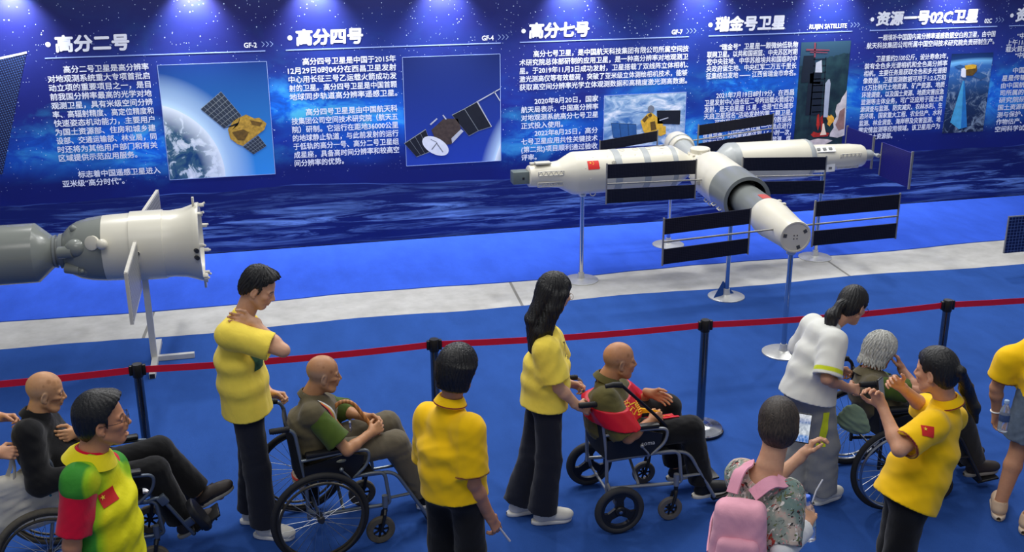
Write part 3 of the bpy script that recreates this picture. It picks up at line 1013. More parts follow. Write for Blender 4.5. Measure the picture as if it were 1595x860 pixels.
# --- node, core and docked craft on the long arm
KA = Vector((4.452, 10.42, ZA))
KX = (Vector((4.296, 7.95, 1.075)) - KA).normalized()
node = mb_().ball(KA, 0.165, 28, 16)
for d in (KX, -KX, Vector((0, 0, 1))):
    node.lathe([(0.10, 0.10), (0.17, 0.105), (0.18, 0.095)], KA, d, 28)
for k in range(10):
    a = 2 * pi * k / 10
    node.ball(KA + Vector((cos(a) * 0.12, sin(a) * 0.12, 0.115)), 0.014, 8, 5)
node.build('docking_node', WHITE, station)
core = mb_().lathe([(0.17, 0.10), (0.20, 0.15), (0.26, 0.195), (0.34, 0.222), (0.40, 0.228), (0.96, 0.228), (0.962, 0.224), (1.36, 0.224), (1.362, 0.196), (1.10, 0.192), (1.10, 0.13)], KA, KX, 56, cap=False).build('core_module', WHITE, station)
mb_().lathe([(0.955, 0.2285), (0.957, 0.231), (1.355, 0.231), (1.366, 0.2295), (1.366, 0.195)], KA, KX, 56, cap=False).build('grey_band', GREYM, core)
mb_().lathe([(1.345, 0.1945), (1.10, 0.1905), (1.10, 0.10)], KA, KX, 48, cap=False).build('hollow_end', DARKM, core)
w = mb_()
sidev = KX.cross(Vector((0, 0, 1))).normalized()
for dh, aa in ((0.60, 35), (0.72, 35), (1.02, 62), (1.18, 62)):
    a = radians(aa)
    for sgn in (-1, 1):
        d = Vector((0, 0, 1)) * cos(a) * -1 + sidev * sin(a) * sgn
        p = KA + KX * dh + d * 0.228
        mb_().tube([p, p + d * 0.025, p + d * 0.025 + KX * 0.07, p + KX * 0.07], 0.006, 6).build('grab_handle', WHITE2, core)
for k in range(14):
    a = 2 * pi * k / 14
    p = KA + KX * 0.30 + (Vector((0, 0, 1)) * cos(a) + sidev * sin(a)) * 0.212
    mb_().ball(p, 0.008, 6, 4).build('bolt', WHITE2, core)
for sgn in (-1, 1):
    mb_().box(KA + KX * 0.66 + sidev * (0.235 * sgn), (0.06, 0.06, 0.05), bev=.01).build('array_joint', WHITE2, core)
ship = mb_().lathe([(1.12, 0.10), (1.20, 0.145), (1.84, 0.148), (1.85, 0.164), (1.89, 0.170), (1.98, 0.170), (2.02, 0.164), (2.34, 0.140), (2.46, 0.140), (2.475, 0.136), (2.476, 0.124), (2.468, 0.120)], KA, KX, 48).build('docked_spacecraft', WHITE, station)
mb_().lathe([(1.195, 0.1455), (1.198, 0.1475), (1.84, 0.1505), (1.852, 0.160), (1.853, 0.164)], KA, KX, 48, cap=False).build('grey_band', GREYM, ship)
upk = sidev.cross(KX).normalized()
vs, fs = curved_patch(KA, KX, upk, 0.1525, 1.68, 1.81, radians(-24), radians(14))
mb_().add(vs, fs, True).build('flag', mat('flag_faded', (176, 70, 62), 0.5), ship)
ep = mb_()
E0 = KA + KX * 2.4695
for dx, dz in ((-1, -1), (1, -1), (-1, 1), (1, 1)):
    ep.lathe([(0, 0.006), (0.003, 0.005)], E0 + sidev * (0.014 * dx) + upk * (0.014 * dz), KX, 10)
for ang in (10, 150, 250):
    d = sidev * cos(radians(ang)) + upk * sin(radians(ang))
    ep.box(E0 + d * 0.095, (0.03, 0.006, 0.03), Matrix.Rotation(radians(ang), 3, 'Y'))
ep.build('end_plate_marks', MARK, ship)
w = mb_()
for h, a in ((1.92, 25), (2.0, 28), (2.34, 200), (2.38, 70)):
    d = upk * cos(radians(a)) - sidev * sin(radians(a)) * (1 if a < 90 else -1)
    mb_().box(KA + KX * h + d * 0.170 * (1 if h < 2.1 else 0.82), (0.035, 0.035, 0.02), bev=0.006).build('docking_target', WHITE2, ship)
# rear craft, seen over the near arm
rear = mb_().lathe([(0.16, 0.07), (0.22, 0.10), (0.55, 0.105), (0.57, 0.12)], KA, -KX + Vector((0, 0, 0.05)), 32).build('docked_spacecraft', GREYL, station)
RP = KA + (-KX + Vector((0, 0, 0.05))).normalized() * 0.56
mb_().lathe([(0.0, 0.128), (0.03, 0.146), (0.14, 0.150), (0.24, 0.14), (0.32, 0.11), (0.37, 0.05), (0.375, 0.0)], RP, -KX + Vector((0, 0, 0.05)), 32).build('orbital_section', WHITE, rear)
mb_().lathe([(0.06, 0.1505), (0.062, 0.1535), (0.085, 0.1535), (0.087, 0.1505)], RP, -KX + Vector((0, 0, 0.05)), 32, cap=False).build('grey_band', GREYL, rear)


def solar_array(A, B, v, hs, gap, cm, parent, into=None, bar=0.012):
    """two cell strips on either side of a rod from A to B; v = up direction of the strips"""
    A, B, v = Vector(A), Vector(B), Vector(v).normalized()
    u = (B - A).normalized()
    L = (B - A).length
    n = u.cross(v)
    f = mb_()
    f.tube([into if into else A, B], 0.0085, 10)
    R = Matrix((u, n, v)).transposed()
    for p in (A, B):
        f.box(p, (bar, 0.016, 2 * hs + gap + 0.02), R)
    root = f.build('solar_array', FRAME, parent)
    for s in (-1, 1):
        mb_().box((A + B) / 2 + v * (s * (gap / 2 + hs / 2)), (L - bar, 0.011, hs), R).build('cell_strip', cm, root)
    return root


up = Vector((0, 0, 1))
solar_array((4.12, 9.72, 1.172), (3.19, 9.68, 1.19), up, 0.138, 0.108, CELLX, station, (4.36, 9.72, 1.16))
solar_array((4.62, 9.74, 1.165), (5.53, 9.74, 1.122), up, 0.132, 0.112, CELLX, station, (4.5, 9.74, 1.165))
solar_array((3.95, 8.12, 1.108), (3.165, 8.08, 1.082), up, 0.132, 0.128, CELLX, station, (4.22, 8.12, 1.108))
solar_array((4.545, 8.12, 1.128), (5.345, 8.12, 1.142), up, 0.132, 0.128, CELLX, station, (4.4, 8.12, 1.12))
tilt = Vector((-0.10, 0, 1))
solar_array((4.29, 11.25, 1.19), (3.62, 11.25, 1.11), up, 0.115, 0.10, CELLX, station, (4.46, 11.25, 1.2))
solar_array((4.76, 11.22, 1.235), (5.66, 11.22, 1.32), up, 0.118, 0.09, CELLX, station, (4.5, 11.22, 1.21))
RE = RO + RX * 1.92
for s in (-1, 1):
    y0, y1 = 0.09, 0.66
    zo = -0.03 if s < 0 else 0.0
    c = RE + Vector((0.03, s * (y0 + y1) / 2, zo))
    pr_ = mb_().box(RE + Vector((0.03, s * y0, zo)), (0.02, 0.02, 0.36)).box(RE + Vector((0.03, s * y1, zo)), (0.02, 0.02, 0.40)).tube([RE + Vector((0.03, s * y0, zo)), RE + Vector((0.03, s * y1, zo))], 0.006, 6)
    pr_.tube([RE, RE + Vector((0.03, s * y0, 0.01))], 0.012, 8)
    pa = pr_.build('solar_array', FRAME, station)
    mb_().box(c, (0.012, y1 - y0, 0.37)).build('cell_strip', CELLY, pa)

display_stand((3.158, 10.365, -0.0095), 0.93, 'chrome stand on the bare concrete edge under the module end with the red flag')
display_stand((4.49, 11.30), 1.06, 'chrome stand nearest the printed wall, under the rear craft of the station model')
display_stand((4.30, 8.02), 0.925, 'tall chrome stand on the blue walkway carpet under the round white end plate')
display_stand((4.414, 9.49), 0.905, 'chrome stand rising beside the turned-up carpet corner, under the core module')
display_stand((5.911, 10.47, -0.0095), 1.0, 'chrome stand on the concrete strip under the arm that ends in blue panels')

# ---------------------------------------------------------------- cargo craft on the near-left
LBASE = Vector((-1.055, 9.18, 0))
craft = empty('spacecraft_model', LBASE, label='grey and white cargo spacecraft model lying level on a square-post stand', cat='spacecraft model')
TL = Matrix.Translation(-LBASE)
ml = lambda: MB(TL)
AX = Vector((1, 0, 0))
LC = Vector((0, 9.18, 1.045))
body = ml().lathe([(-1.335, 0.272), (-1.25, 0.276), (-1.12, 0.279), (-1.118, 0.291), (-0.86, 0.291), (-0.858, 0.283), (-0.80, 0.280), (-0.70, 0.292), (-0.62, 0.318), (-0.585, 0.333), (-0.565, 0.333), (-0.565, 0.30), (-0.62, 0.27), (-0.62, 0.0)], LC, AX, 56, cap=False).build('service_module', mat('craft_white', (206, 202, 186), 0.3, var=0.03, scale=4), craft)
ml().lathe([(-1.665, 0.13), (-1.64, 0.165), (-1.60, 0.205), (-1.54, 0.238), (-1.45, 0.26), (-1.335, 0.2725)], LC, AX, 56, cap=False).build('bell_section', mat('craft_grey', (122, 126, 120), 0.22, var=0.03, scale=4), craft)
CG = bpy.data.materials['craft_grey']
ml().lathe([(-4.2, 0.20), (-4.1, 0.245), (-1.872, 0.245), (-1.868, 0.244), (-1.72, 0.112), (-1.715, 0.10)], LC, AX, 56).build('target_module', CG, craft)
ml().lathe([(-1.735, 0.112), (-1.735, 0.135), (-1.715, 0.137), (-1.71, 0.12), (-1.69, 0.12), (-1.688, 0.145), (-1.655, 0.148)], LC, AX, 40, cap=False).build('docking_ring', GREYM, craft)
b = ml()
pD = LC + Vector((-1.535, -0.20, 0.075))
b.ball(pD, (0.085, 0.075, 0.075), 20, 12)
b.tube([pD + Vector((-0.13, -0.0, -0.03)), pD + Vector((-0.02, -0.03, -0.02))], 0.05, 14)
b.ball(pD + Vector((0.02, 0.02, -0.19)), (0.085, 0.05, 0.055), 18, 10)
b.tube([pD + Vector((-0.10, 0.03, -0.17)), pD + Vector((0.01, 0.0, -0.185))], 0.045, 12)
b.ball(pD + Vector((0.03, -0.03, -0.19)), 0.02, 10, 6)
b.ball(LC + Vector((-1.55, -0.1, 0.21)), 0.03, 10, 6)
b.build('thruster_fairings', CG, craft)
b = ml()
pa = LC + Vector((-1.40, -0.245, 0.12))
b.lathe([(-0.015, 0.06), (0.01, 0.06), (0.015, 0.05)], pa, (-0.4, -1, 0.25), 20)
b.ball(pa + Vector((0.085, -0.06, 0.0)), 0.045, 16, 10)
b.tube([pa + Vector((0.085, -0.03, 0.0)), pa + Vector((0.085, 0.06, -0.01))], 0.02, 10)
b.build('antenna', WHITE, craft)
b = ml()
for a in (10, 62, 118, 170, 232, 285, 330):
    d = Vector((0, cos(radians(a)), sin(radians(a))))
    p = LC + Vector((-0.555, 0, 0)) + d * 0.315
    q_ = ml().box(p, (0.06, 0.03, 0.03), Matrix.Rotation(radians(a), 3, 'X'), bev=0.006)
    q_.tube([p, p + Vector((0.04, 0, 0)) + d * 0.02], 0.010, 8).build('thruster', WHITE2, craft)
ml().box(LC + Vector((-0.6, -0.04, 0.35)), (0.02, 0.03, 0.10), bev=.005).build('rim_tab', WHITE2, craft)
ml().box(LC + Vector((-0.545, -0.17, -0.27)), (0.03, 0.07, 0.05), Matrix.Rotation(0.5, 3, 'X'), bev=.005).build('rim_tab', WHITE2, craft)
ml().box(LC + Vector((-0.56, -0.10, -0.33)), (0.02, 0.04, 0.10), Matrix.Rotation(0.3, 3, 'X'), bev=.005).build('rim_tab', WHITE2, craft)
ml().lathe([(0, 0.02), (0.05, 0.018)], LC + Vector((-0.60, -0.30, 0.02)), (0.3, -1, 0), 12).build('thruster', DARKM, craft)
ml().lathe([(0, 0.02), (0.05, 0.018)], LC + Vector((-0.60, -0.305, -0.04)), (0.3, -1, 0), 12).build('thruster', DARKM, craft)
b.lathe([(0, 0.02), (0.012, 0.021), (0.013, 0.01)], LC + Vector((-1.055, -0.289, 0.02)), (0, -1, 0), 14)
b.build('array_hinge', WHITE2, craft)
ml().tube(arc(LC + Vector((-1.055, -0.302, 0.02)), 0.014, 0, 2 * pi, 14, (1, 0, 0), (0, 0, 1)), 0.004, 6).build('array_socket', DARKM, craft)
for s in (-1, 1):
    # blade-like array reaching out from the flank
    y0, y1 = (8.88, 8.06) if s < 0 else (9.50, 10.35)
    f = ml()
    xk = -1.06
    R = Matrix.Rotation(radians(0.5 if s < 0 else -5), 3, 'Z')
    c = Vector((xk + (0 if s < 0 else 0.035), (y0 + y1) / 2, 0.965 if s < 0 else 1.03))
    hh = 0.39
    for zz in (-hh / 2, hh / 2):
        f.box(c + Vector((0, 0, zz)), (0.026, abs(y1 - y0), 0.02), R)
    for yy in (-1, 1):
        f.box(c + R @ Vector((0, yy * abs(y1 - y0) / 2, 0)), (0.026, 0.02, hh + 0.02), R)
    f.box(c + R @ Vector((-0.006, 0, 0)), (0.012, abs(y1 - y0), hh), R)
    f.tube([LC + Vector((xk, s * 0.27, 0)), c + R @ Vector((0, -s * abs(y1 - y0) / 2, 0.0))], 0.014, 8)
    arr = f.build('solar_array', mat('craft_array_frame', (198, 194, 182), 0.5, var=0.06), craft)
    ml().box(c + R @ Vector((0.008, 0, 0)), (0.014, abs(y1 - y0) - 0.02, hh - 0.02), R).build('cell_strip', CELLG, arr)
for k, (px, lb) in enumerate(((-1.055, 'white painted square-post stand with splayed foot bars under the cargo spacecraft model'), (-3.5, 'white painted square-post stand under the far end of the cargo spacecraft model'))):
    root = empty('display_stand', (px, 9.18, 0), label=lb, cat='stand')
    PAINT = mat('stand_paint', (206, 204, 196), 0.45, 0.2, var=0.06)
    MB().box((0, 0, 0.40), (0.05, 0.05, 0.76)).build('post', PAINT, root)
    MB().box((0.17, 0, 0.022), (0.33, 0.045, 0.042)).build('foot_bar', PAINT, root)
    MB().box((0.01, 0, 0.0225), (0.05, 0.80, 0.043)).build('foot_bar', PAINT, root)
    MB().box((0.01, -0.402, 0.0225), (0.042, 0.006, 0.036)).build('end_cap', DARKM, root)
    MB().box((0, 0, 0.77), (0.16, 0.06, 0.012)).build('cradle', PAINT, root)

# ---------------------------------------------------------------- satellite running out of the frame on the far right
sat = empty('satellite_model', (8.75, 9.4, 0), label='satellite model with navy gridded solar panels at the photo edge, beside the concrete strip', cat='spacecraft model')
MB().box((0, 0, 0.55), (0.42, 0.42, 0.5), bev=0.02).build('satellite_body', mat('foil_gold', (190, 150, 70), 0.3, 0.8, var=0.2), sat)
MB().tube([(0, 0, 0.02), (0, 0, 0.3)], 0.022, 16).build('pole', CHROME, sat)
MB().lathe([(0, 0.18), (0.01, 0.18), (0.03, 0.05)], seg=40).build('base_plate', STEEL, sat)
for k in range(2):
    x = -1.13 + 0.37 * k
    f = MB().box((x, 0, 0.445), (0.275, 0.02, 0.40)).tube([(x + 0.13, 0, 0.445), (x + 0.24, 0, 0.445)], 0.01, 8)
    pf = f.build('solar_array', FRAME, sat)
    MB().box((x, -0.011, 0.445), (0.26, 0.004, 0.385)).build('cell_strip', CELLS, pf)

# ---------------------------------------------------------------- crowd-control posts and the red belt
BELT = mat('belt_red', (214, 18, 56), 0.6, var=0.05, bump=0.2, bscale=400)
POST = mat('post_polished', (120, 122, 126), 0.16, 1.0, var=0.03)
BLACKP = mat('black_plastic', (22, 22, 24), 0.4)
sts = [on_z(213, 567, 0.885), on_z(676, 528, 0.885), on_z(1099, 498, 0.885), on_z(1477, 467, 0.885)]
d0, d1 = sts[1] - sts[0], sts[3] - sts[2]
sts = [sts[0] - d0 * 1.02] + sts + [sts[3] + d1 * 1.05]
slab = ['polished belt post beyond the frame, left of the black-clad elder', 'polished belt post behind the elder in black', 'polished belt post behind the short-haired woman in a yellow polo',
        'polished belt post whose round chrome base is in full view', 'polished belt post behind the white-haired elder', 'polished belt post beyond the frame, past the visitor in denim shorts']
for i, P in enumerate(sts):
    root = empty('barrier_post', (P.x, P.y, 0), label=slab[i], cat='barrier post', group='belt barrier posts')
    MB().tube([(0, 0, 0.02), (0, 0, 0.80)], 0.030, 24).build('post', POST, root)
    MB().lathe([(0.009, 0.172), (0.024, 0.174), (0.033, 0.166), (0.042, 0.10), (0.050, 0.045), (0.058, 0.036), (0.085, 0.034), (0.09, 0.031)], seg=56).build('base_plate', CHROME, root)
    MB().lathe([(0.008, 0.176), (0.020, 0.176)], seg=48).build('rubber_ring', BLACKP, root)
    h = MB().lathe([(0.795, 0.0335), (0.80, 0.035), (0.878, 0.035), (0.885, 0.031)], seg=24)
    if i + 1 < len(sts):
        d = (sts[i + 1] - P)
        d.z = 0
        u = d.normalized()
    R = Matrix.Rotation(atan2(u.y, u.x), 3, 'Z')
    h.box(u * 0.043 + Vector((0, 0, 0.842)), (0.02, 0.03, 0.072), R, bev=.003)
    h.box(u * -0.043 + Vector((0, 0, 0.842)), (0.02, 0.03, 0.066), R, bev=.003)
    h.build('belt_head', BLACKP, root)
    if i + 1 < len(sts):
        mb = MB()
        L = d.length
        v, f = [], []
        n = 24
        side = Vector((-u.y, u.x, 0))
        for k in range(n + 1):
            t = k / n
            p = u * (0.05 + (L - 0.10) * t) + Vector((0, 0, 0.842 - 0.018 * 4 * t * (1 - t)))
            for sx, sz in ((-1, -1), (-1, 1), (1, 1), (1, -1)):
                v.append(p + side * (0.001 * sx) + Vector((0, 0, 0.0235 * sz)))
        for k in range(n):
            for q in range(4):
                f.append((4 * k + q, 4 * k + (q + 1) % 4, 4 * k + 4 + (q + 1) % 4, 4 * k + 4 + q))
        mb.add(v, f).build('belt', BELT, root)
# ================================================================ wheelchairs
RUB = mat('tyre_rubber', (34, 34, 36), 0.75, var=0.15, scale=40, bump=0.3, bscale=260)
RUBG = mat('tyre_dusty', (92, 86, 74), 0.8, var=0.2, scale=40, bump=0.3, bscale=260)
RIM = mat('wheel_rim_steel', (170, 172, 176), 0.28, 1.0, var=0.05)
SPK = mat('spoke_steel', (196, 198, 200), 0.3, 1.0)
FAB = mat('chair_fabric', (20, 21, 24), 0.8, var=0.2, scale=30, bump=0.3, bscale=300)
GRIP = mat('grip_rubber', (24, 24, 26), 0.6, var=0.1)
PAD = mat('pad_vinyl', (24, 24, 27), 0.42, var=0.1)


def torus(mb, c, R, r, seg=56, ms=10, ay=1.0):
    """ring in the local xz plane"""
    pts = arc(c, R, 0, 2 * pi, seg, (1, 0, 0), (0, 0, 1))[:-1]
    return mb.tube(pts, r, ms, closed=True, flat=ay)


def spoked_wheel(parent, c, R, side, tyre, rimm, nsp=28):
    c = Vector(c)
    w = torus(MB(), c, R - 0.019, 0.019).build('wheel', tyre, parent)
    m = MB()
    torus(m, c, R - 0.040, 0.009, ms=8)
    torus(m, c + Vector((0, side * 0.042, 0)), R - 0.047, 0.0085, ms=8)
    for k in range(8):
        a = 2 * pi * k / 8 + .2
        q = Vector((cos(a), 0, sin(a)))
        m.tube([c + q * (R - 0.045), c + q * (R - 0.050) + Vector((0, side * 0.04, 0))], 0.004, 6)
    m.build('hand_rim', rimm, w)
    s = MB()
    for k in range(nsp):
        a = 2 * pi * k / nsp
        b = a + (0.42 if k % 2 else -0.42)
        sd = 0.022 if k % 4 < 2 else -0.022
        s.tube([c + Vector((cos(b) * 0.020, sd, sin(b) * 0.020)), c + Vector((cos(a), 0, sin(a))) * (R - 0.045)], 0.0017, 5, cap=False)
    s.build('spoke', SPK, w)
    h = MB().lathe([(-0.035, 0.012), (-0.034, 0.022), (0.03, 0.022), (0.035, 0.017), (0.045, 0.016), (0.046, 0.0)], c, (0, side, 0), 18)
    h.build('hub', mat('hub_dark', (60, 60, 62), 0.4, 0.5), w)
    return w


def mag_wheel(parent, c, R, side):
    c = Vector(c)
    w = torus(MB(), c, R - 0.022, 0.023).build('wheel', mat('tyre_charcoal', (50, 51, 54), 0.7, var=0.08), parent)
    m = MB()
    m.lathe([(-0.014, R - 0.058), (-0.016, R - 0.036), (0.016, R - 0.036), (0.014, R - 0.058), (-0.014, R - 0.058)], c, (0, side, 0), 56, cap=False)
    m.lathe([(-0.02, 0.03), (0.02, 0.032), (0.026, 0.026)], c, (0, side, 0), 24)
    for k in range(3):
        a = pi / 2 + 2 * pi * k / 3
        u, v = Vector((cos(a), 0, sin(a))), Vector((-sin(a), 0, cos(a)))
        r1 = R - 0.042
        m.prism([(0.0, -0.030), (r1 * 0.6, -0.024), (r1, -0.055), (r1 + 0.006, 0), (r1, 0.055), (r1 * 0.6, 0.024), (0.0, 0.030)], 0.022, c, u, v)
    m.build('spoke', mat('mag_black', (26, 27, 30), 0.45, var=0.05), w)
    MB().lathe([(0.024, 0.012), (0.032, 0.012), (0.034, 0.006)], c, (0, side, 0), 12).build('hub', RIM, w)
    return w


def caster(parent, c, r, stem_top, tyre, fk):
    c = Vector(c)
    w = MB().lathe([(-0.014, r * 0.55), (-0.016, r * 0.72), (-0.015, r * 0.93), (-0.008, r), (0.008, r), (0.015, r * 0.93), (0.016, r * 0.72), (0.014, r * 0.55), (-0.014, r * .55)], c, (0, 1, 0), 36, cap=False).build('caster', tyre, parent)
    m = MB().lathe([(-0.013, 0.016), (0.013, 0.016)], c, (0, 1, 0), 14)
    torus(m, c, r * 0.60, r * 0.07, 28, 6)
    for k in range(7):
        a = 2 * pi * k / 7
        m.tube([c, c + Vector((cos(a), 0, sin(a))) * (r * 0.6)], r * 0.085, 6, cap=False)
    m.build('spoke', BLACKP, w)
    f = MB()
    t = Vector(stem_top)
    for s in (-1, 1):
        f.tube([c + Vector((0, s * 0.024, 0)), Vector((t.x - .01, t.y + s * 0.024, c.z + r + 0.02)), Vector((t.x, t.y, c.z + r + 0.045))], [0.009, 0.012, 0.014], 8)
    f.tube([(t.x, t.y, c.z + r + 0.03), t], 0.014, 12)
    f.build('fork', fk, w)
    return w


def wheelchair(label, loc, rz, fr, R=0.295, track=0.31, kind='spoke', tyre=RUB, rimm=RIM, cr=0.09, cx=0.41, legs='down', group=None, handz=0.85, axle=0.0, arm=0.0, ctyre=None, bw=0.205, fold=0.0):
    root = empty('wheelchair', (loc[0], loc[1], 0), rz, label=label, cat='wheelchair', group=group)
    T = 0.0115
    f = MB()
    for s in (-1, 1):
        y = s * bw
        f.tube(rounded([(-0.05, y, 0.24), (-0.055, y, 0.50), (-0.10, y, handz - 0.005), (-0.21, y, handz + .004)], 0.06), T, 12)
        f.tube(rounded([(-0.055, y, 0.455), (0.335, y, 0.47), (0.425, y, 0.46), (0.45, y, 0.24), (0.40, y, 0.235), (-0.05, y, 0.26)], 0.055), T, 12)
        f.tube(rounded([(-0.075, y * 1.13, 0.645), (0.20 + arm, y * 1.13, 0.655), (0.335 + arm, y * 1.13, 0.645), (0.32 + arm, y * 1.13, 0.55), (0.23 + arm, y * 1.08, 0.47)], 0.06), 0.010, 12)
        f.tube([(-0.05, y, 0.30), (-axle, s * (track - 0.03), R)], 0.012, 8) if kind == 'spoke' else f.tube([(-0.05, y, 0.30), (-axle, s * (track - 0.03), R)], 0.012, 8)
    f.tube([(0.16, -bw, 0.26), (0.17, bw, 0.455)], 0.010, 8).tube([(0.19, bw, 0.26), (0.18, -bw, 0.455)], 0.010, 8)
    f.tube([(-axle, -track + 0.03, R), (-axle, track - 0.03, R)], 0.009, 8)
    f.build('frame', fr, root)
    for s in (-1, 1):
        y = s * bw
        g = MB().tube([(-0.125, y, handz), (-0.13, y, handz + .001), (-0.225, y, handz + .004), (-0.24, y, handz + .004)], [0.014, 0.0175, 0.0175, 0.015], 14)
        for k in range(7):
            g.lathe([(0, 0.0185), (0.005, 0.0185)], (-0.14 - k * 0.013, y, handz + .002), (-1, 0, 0), 12)
        g.build('push_handle', GRIP, root)
        MB().box((0.11 + arm / 2, y * 1.13, 0.677), (0.32 + arm, 0.052, 0.030), bev=0.012).build('armrest_pad', PAD, root)
        sp = MB().prism([(-0.06, 0.475), (0.22, 0.475), (0.29, 0.55), (0.30, 0.61), (0.20, 0.64), (-0.06, 0.60)], 0.012, (0, y * 1.09, 0), (1, 0, 0), (0, 0, 1))
        sp.build('side_panel', PAD, root)
        if kind == 'spoke':
            spoked_wheel(root, (-axle, s * track, R), R, s, tyre, rimm)
        else:
            mag_wheel(root, (-axle, s * track, R), R, s)
        caster(root, (cx - 0.035, s * (bw + 0.035), cr), cr, (cx, s * (bw + 0.035), 0.30), ctyre or tyre, BLACKP)
        MB().tube([(cx, s * (bw + .035), 0.24), (cx, s * (bw + .035), 0.32)], 0.018, 12).tube([(cx, s * (bw + .035), 0.29), (cx + .02, s * bw, 0.27)], 0.013, 8).build('caster_housing', fr, root)
        br = MB().tube(rounded([(0.20, y * 1.2, 0.46), (0.20, y * 1.3, 0.50), (0.15, y * 1.32, 0.56)], 0.02), 0.006, 8)
        br.ball((0.15, y * 1.32, 0.565), 0.014, 10, 6)
        br.build('brake_lever', fr, root)
        hg = MB()
        if legs == 'down':
            hg.tube(rounded([(0.30, y * 0.93, 0.455), (0.49, y * 0.93, 0.445), (0.69, y * 0.93, 0.09)], 0.07), T, 12)
            hg.tube([(0.45, y * 0.95, 0.27), (0.585, y * 0.93, 0.27)], 0.010, 8)
            h = hg.build('footrest', fr, root)
            MB().box((0.755, y * 0.55, 0.075), (0.15, 0.15, 0.016), Matrix.Rotation(radians(-8), 3, 'Y'), bev=.006).tube([(0.69, y * 0.95, 0.085), (0.69, y * 0.3, 0.077)], 0.012, 10).build('footplate', BLACKP, h)
        else:
            k0 = Vector((0.45, y * 1.0, 0.485))
            dirv = Vector((cos(radians(-60)), 0, sin(radians(-60))))
            nrm = Vector((sin(radians(60)), 0, cos(radians(60))))
            k1 = k0 + dirv * 0.33
            hg.tube(rounded([(0.36, y, 0.46), k0, k1], 0.04), T, 12)
            hg.box(k0 + dirv * 0.03, (0.06, 0.035, 0.05), Matrix.Rotation(radians(60), 3, 'Y'), bev=.005)
            hg.box(k0 + dirv * 0.25 + nrm * 0.02, (0.05, 0.02, 0.06), Matrix.Rotation(radians(60), 3, 'Y'), bev=.005)
            h = hg.build('leg_rest', fr, root)
            pc = k0 + dirv * 0.20 + nrm * 0.085 + Vector((0.03, y * 0.30, 0))
            R3 = Matrix((dirv, Vector((0, 1, 0)), nrm)).transposed()
            poly = [(0.105 * abs(cos(q)) ** .7 * (1 if cos(q) > 0 else -1), 0.085 * abs(sin(q)) ** .7 * (1 if sin(q) > 0 else -1)) for q in np.linspace(0, 2 * pi, 25)[:-1]]
            mb = MB()
            for dz, sc in ((-0.02, 0.94), (-0.008, 1.0), (0.012, 1.0), (0.02, 0.93)):
                mb.v += [pc + R3 @ Vector((p[0] * sc, p[1] * sc, dz)) for p in poly]
            n = len(poly)
            for q in range(3):
                for i in range(n):
                    mb.f.append((q * n + i, q * n + (i + 1) % n, q * n + n + (i + 1) % n, q * n + n + i))
                    mb.s.append(True)
            mb.f += [tuple(range(n))[::-1], tuple(range(3 * n, 4 * n))]
            mb.s += [False, False]
            mb.build('calf_pad', PAD, h)
            fp = MB().box(k1 + Vector((0, -y * 0.36, 0)) + nrm * 0.10, (0.016, 0.15, 0.17), Matrix.Rotation(radians(60), 3, 'Y'), bev=.006)
            for q in range(4):
                fp.box(k1 + Vector((0, -y * 0.36, 0)) + nrm * (0.05 + .033 * q) + dirv * 0.012, (0.012, 0.14, 0.010), Matrix.Rotation(radians(60), 3, 'Y'))
            fp.tube([k1, k1 - Vector((0, y * 0.75, 0))], 0.013, 10)
            fp.build('footplate', BLACKP, h)
    MB().box((0.15, 0, 0.468), (0.42, 2 * bw, 0.03), bev=.012).build('seat', FAB, root)
    n = 10
    mb = MB()
    rows = []
    for i in range(9):
        z = 0.47 + (handz - 0.05 - 0.47) * i / 8
        xb = -0.055 - 0.045 * max(0, (z - .5) / .4)
        rows.append([(xb - 0.03 * (1 - (2 * k / n - 1) ** 2), bw * (2 * k / n - 1), z) for k in range(n + 1)])
    vs, fs = [], []
    for r_ in rows:
        vs += [(p[0] + .008, p[1], p[2]) for p in r_]
    b0 = len(vs)
    for r_ in rows:
        vs += [(p[0] - .008, p[1], p[2]) for p in r_]
    for i in range(8):
        for k in range(n):
            a = i * (n + 1) + k
            fs += [(a, a + 1, a + n + 2, a + n + 1), (b0 + a, b0 + a + n + 1, b0 + a + n + 2, b0 + a + 1)]
        for k in (0, n):
            a = i * (n + 1) + k
            fs.append((a, a + n + 1, b0 + a + n + 1, b0 + a))
    for i in (0, 8):
        for k in range(n):
            a = i * (n + 1) + k
            fs.append((a, a + 1, b0 + a + 1, b0 + a))
    mb.add(vs, fs, True).build('backrest', FAB, root)
    return root


FR_BLUE = mat('chair_frame_bluegrey', (92, 102, 116), 0.35, 0.5, var=0.08)
FR_STEEL = mat('chair_frame_grey', (128, 136, 142), 0.32, 0.6, var=0.06)
FR_SILV = mat('chair_frame_silver', (150, 153, 158), 0.35, 0.55, var=0.05)
FR_BLACK = mat('chair_frame_black', (48, 50, 54), 0.3, 0.5, var=0.05)
RIM_DK = mat('hand_rim_dark', (64, 60, 52), 0.35, 0.4, var=0.1)
CH1, CH2, CH3, CH4 = ((-1.211, 6.024), 7), ((0.119, 6.04), 8), ((1.977, 5.918), 0.5), ((3.795, 5.763), -4.7)
w1 = wheelchair('wheelchair with raised leg rests and black calf pads, carrying the elder in a black jacket', CH1[0], radians(CH1[1]), FR_BLUE, legs='up', axle=0.16, arm=0.10, tyre=RUBG, rimm=RIM_DK, cr=0.095)
w2 = wheelchair('grey steel wheelchair with big spoked wheels under the elder in a green shirt and vest', CH2[0], radians(CH2[1]), FR_STEEL, tyre=RUB, rimm=RIM_DK, ctyre=RUBG)
w3 = wheelchair('silver transit wheelchair with small three-spoke wheels under the elder with the red sash', CH3[0], radians(CH3[1]), FR_SILV, R=0.16, track=0.31, kind='mag', cr=0.08, cx=0.40, ctyre=mat('caster_grey', (96, 92, 90), 0.7))
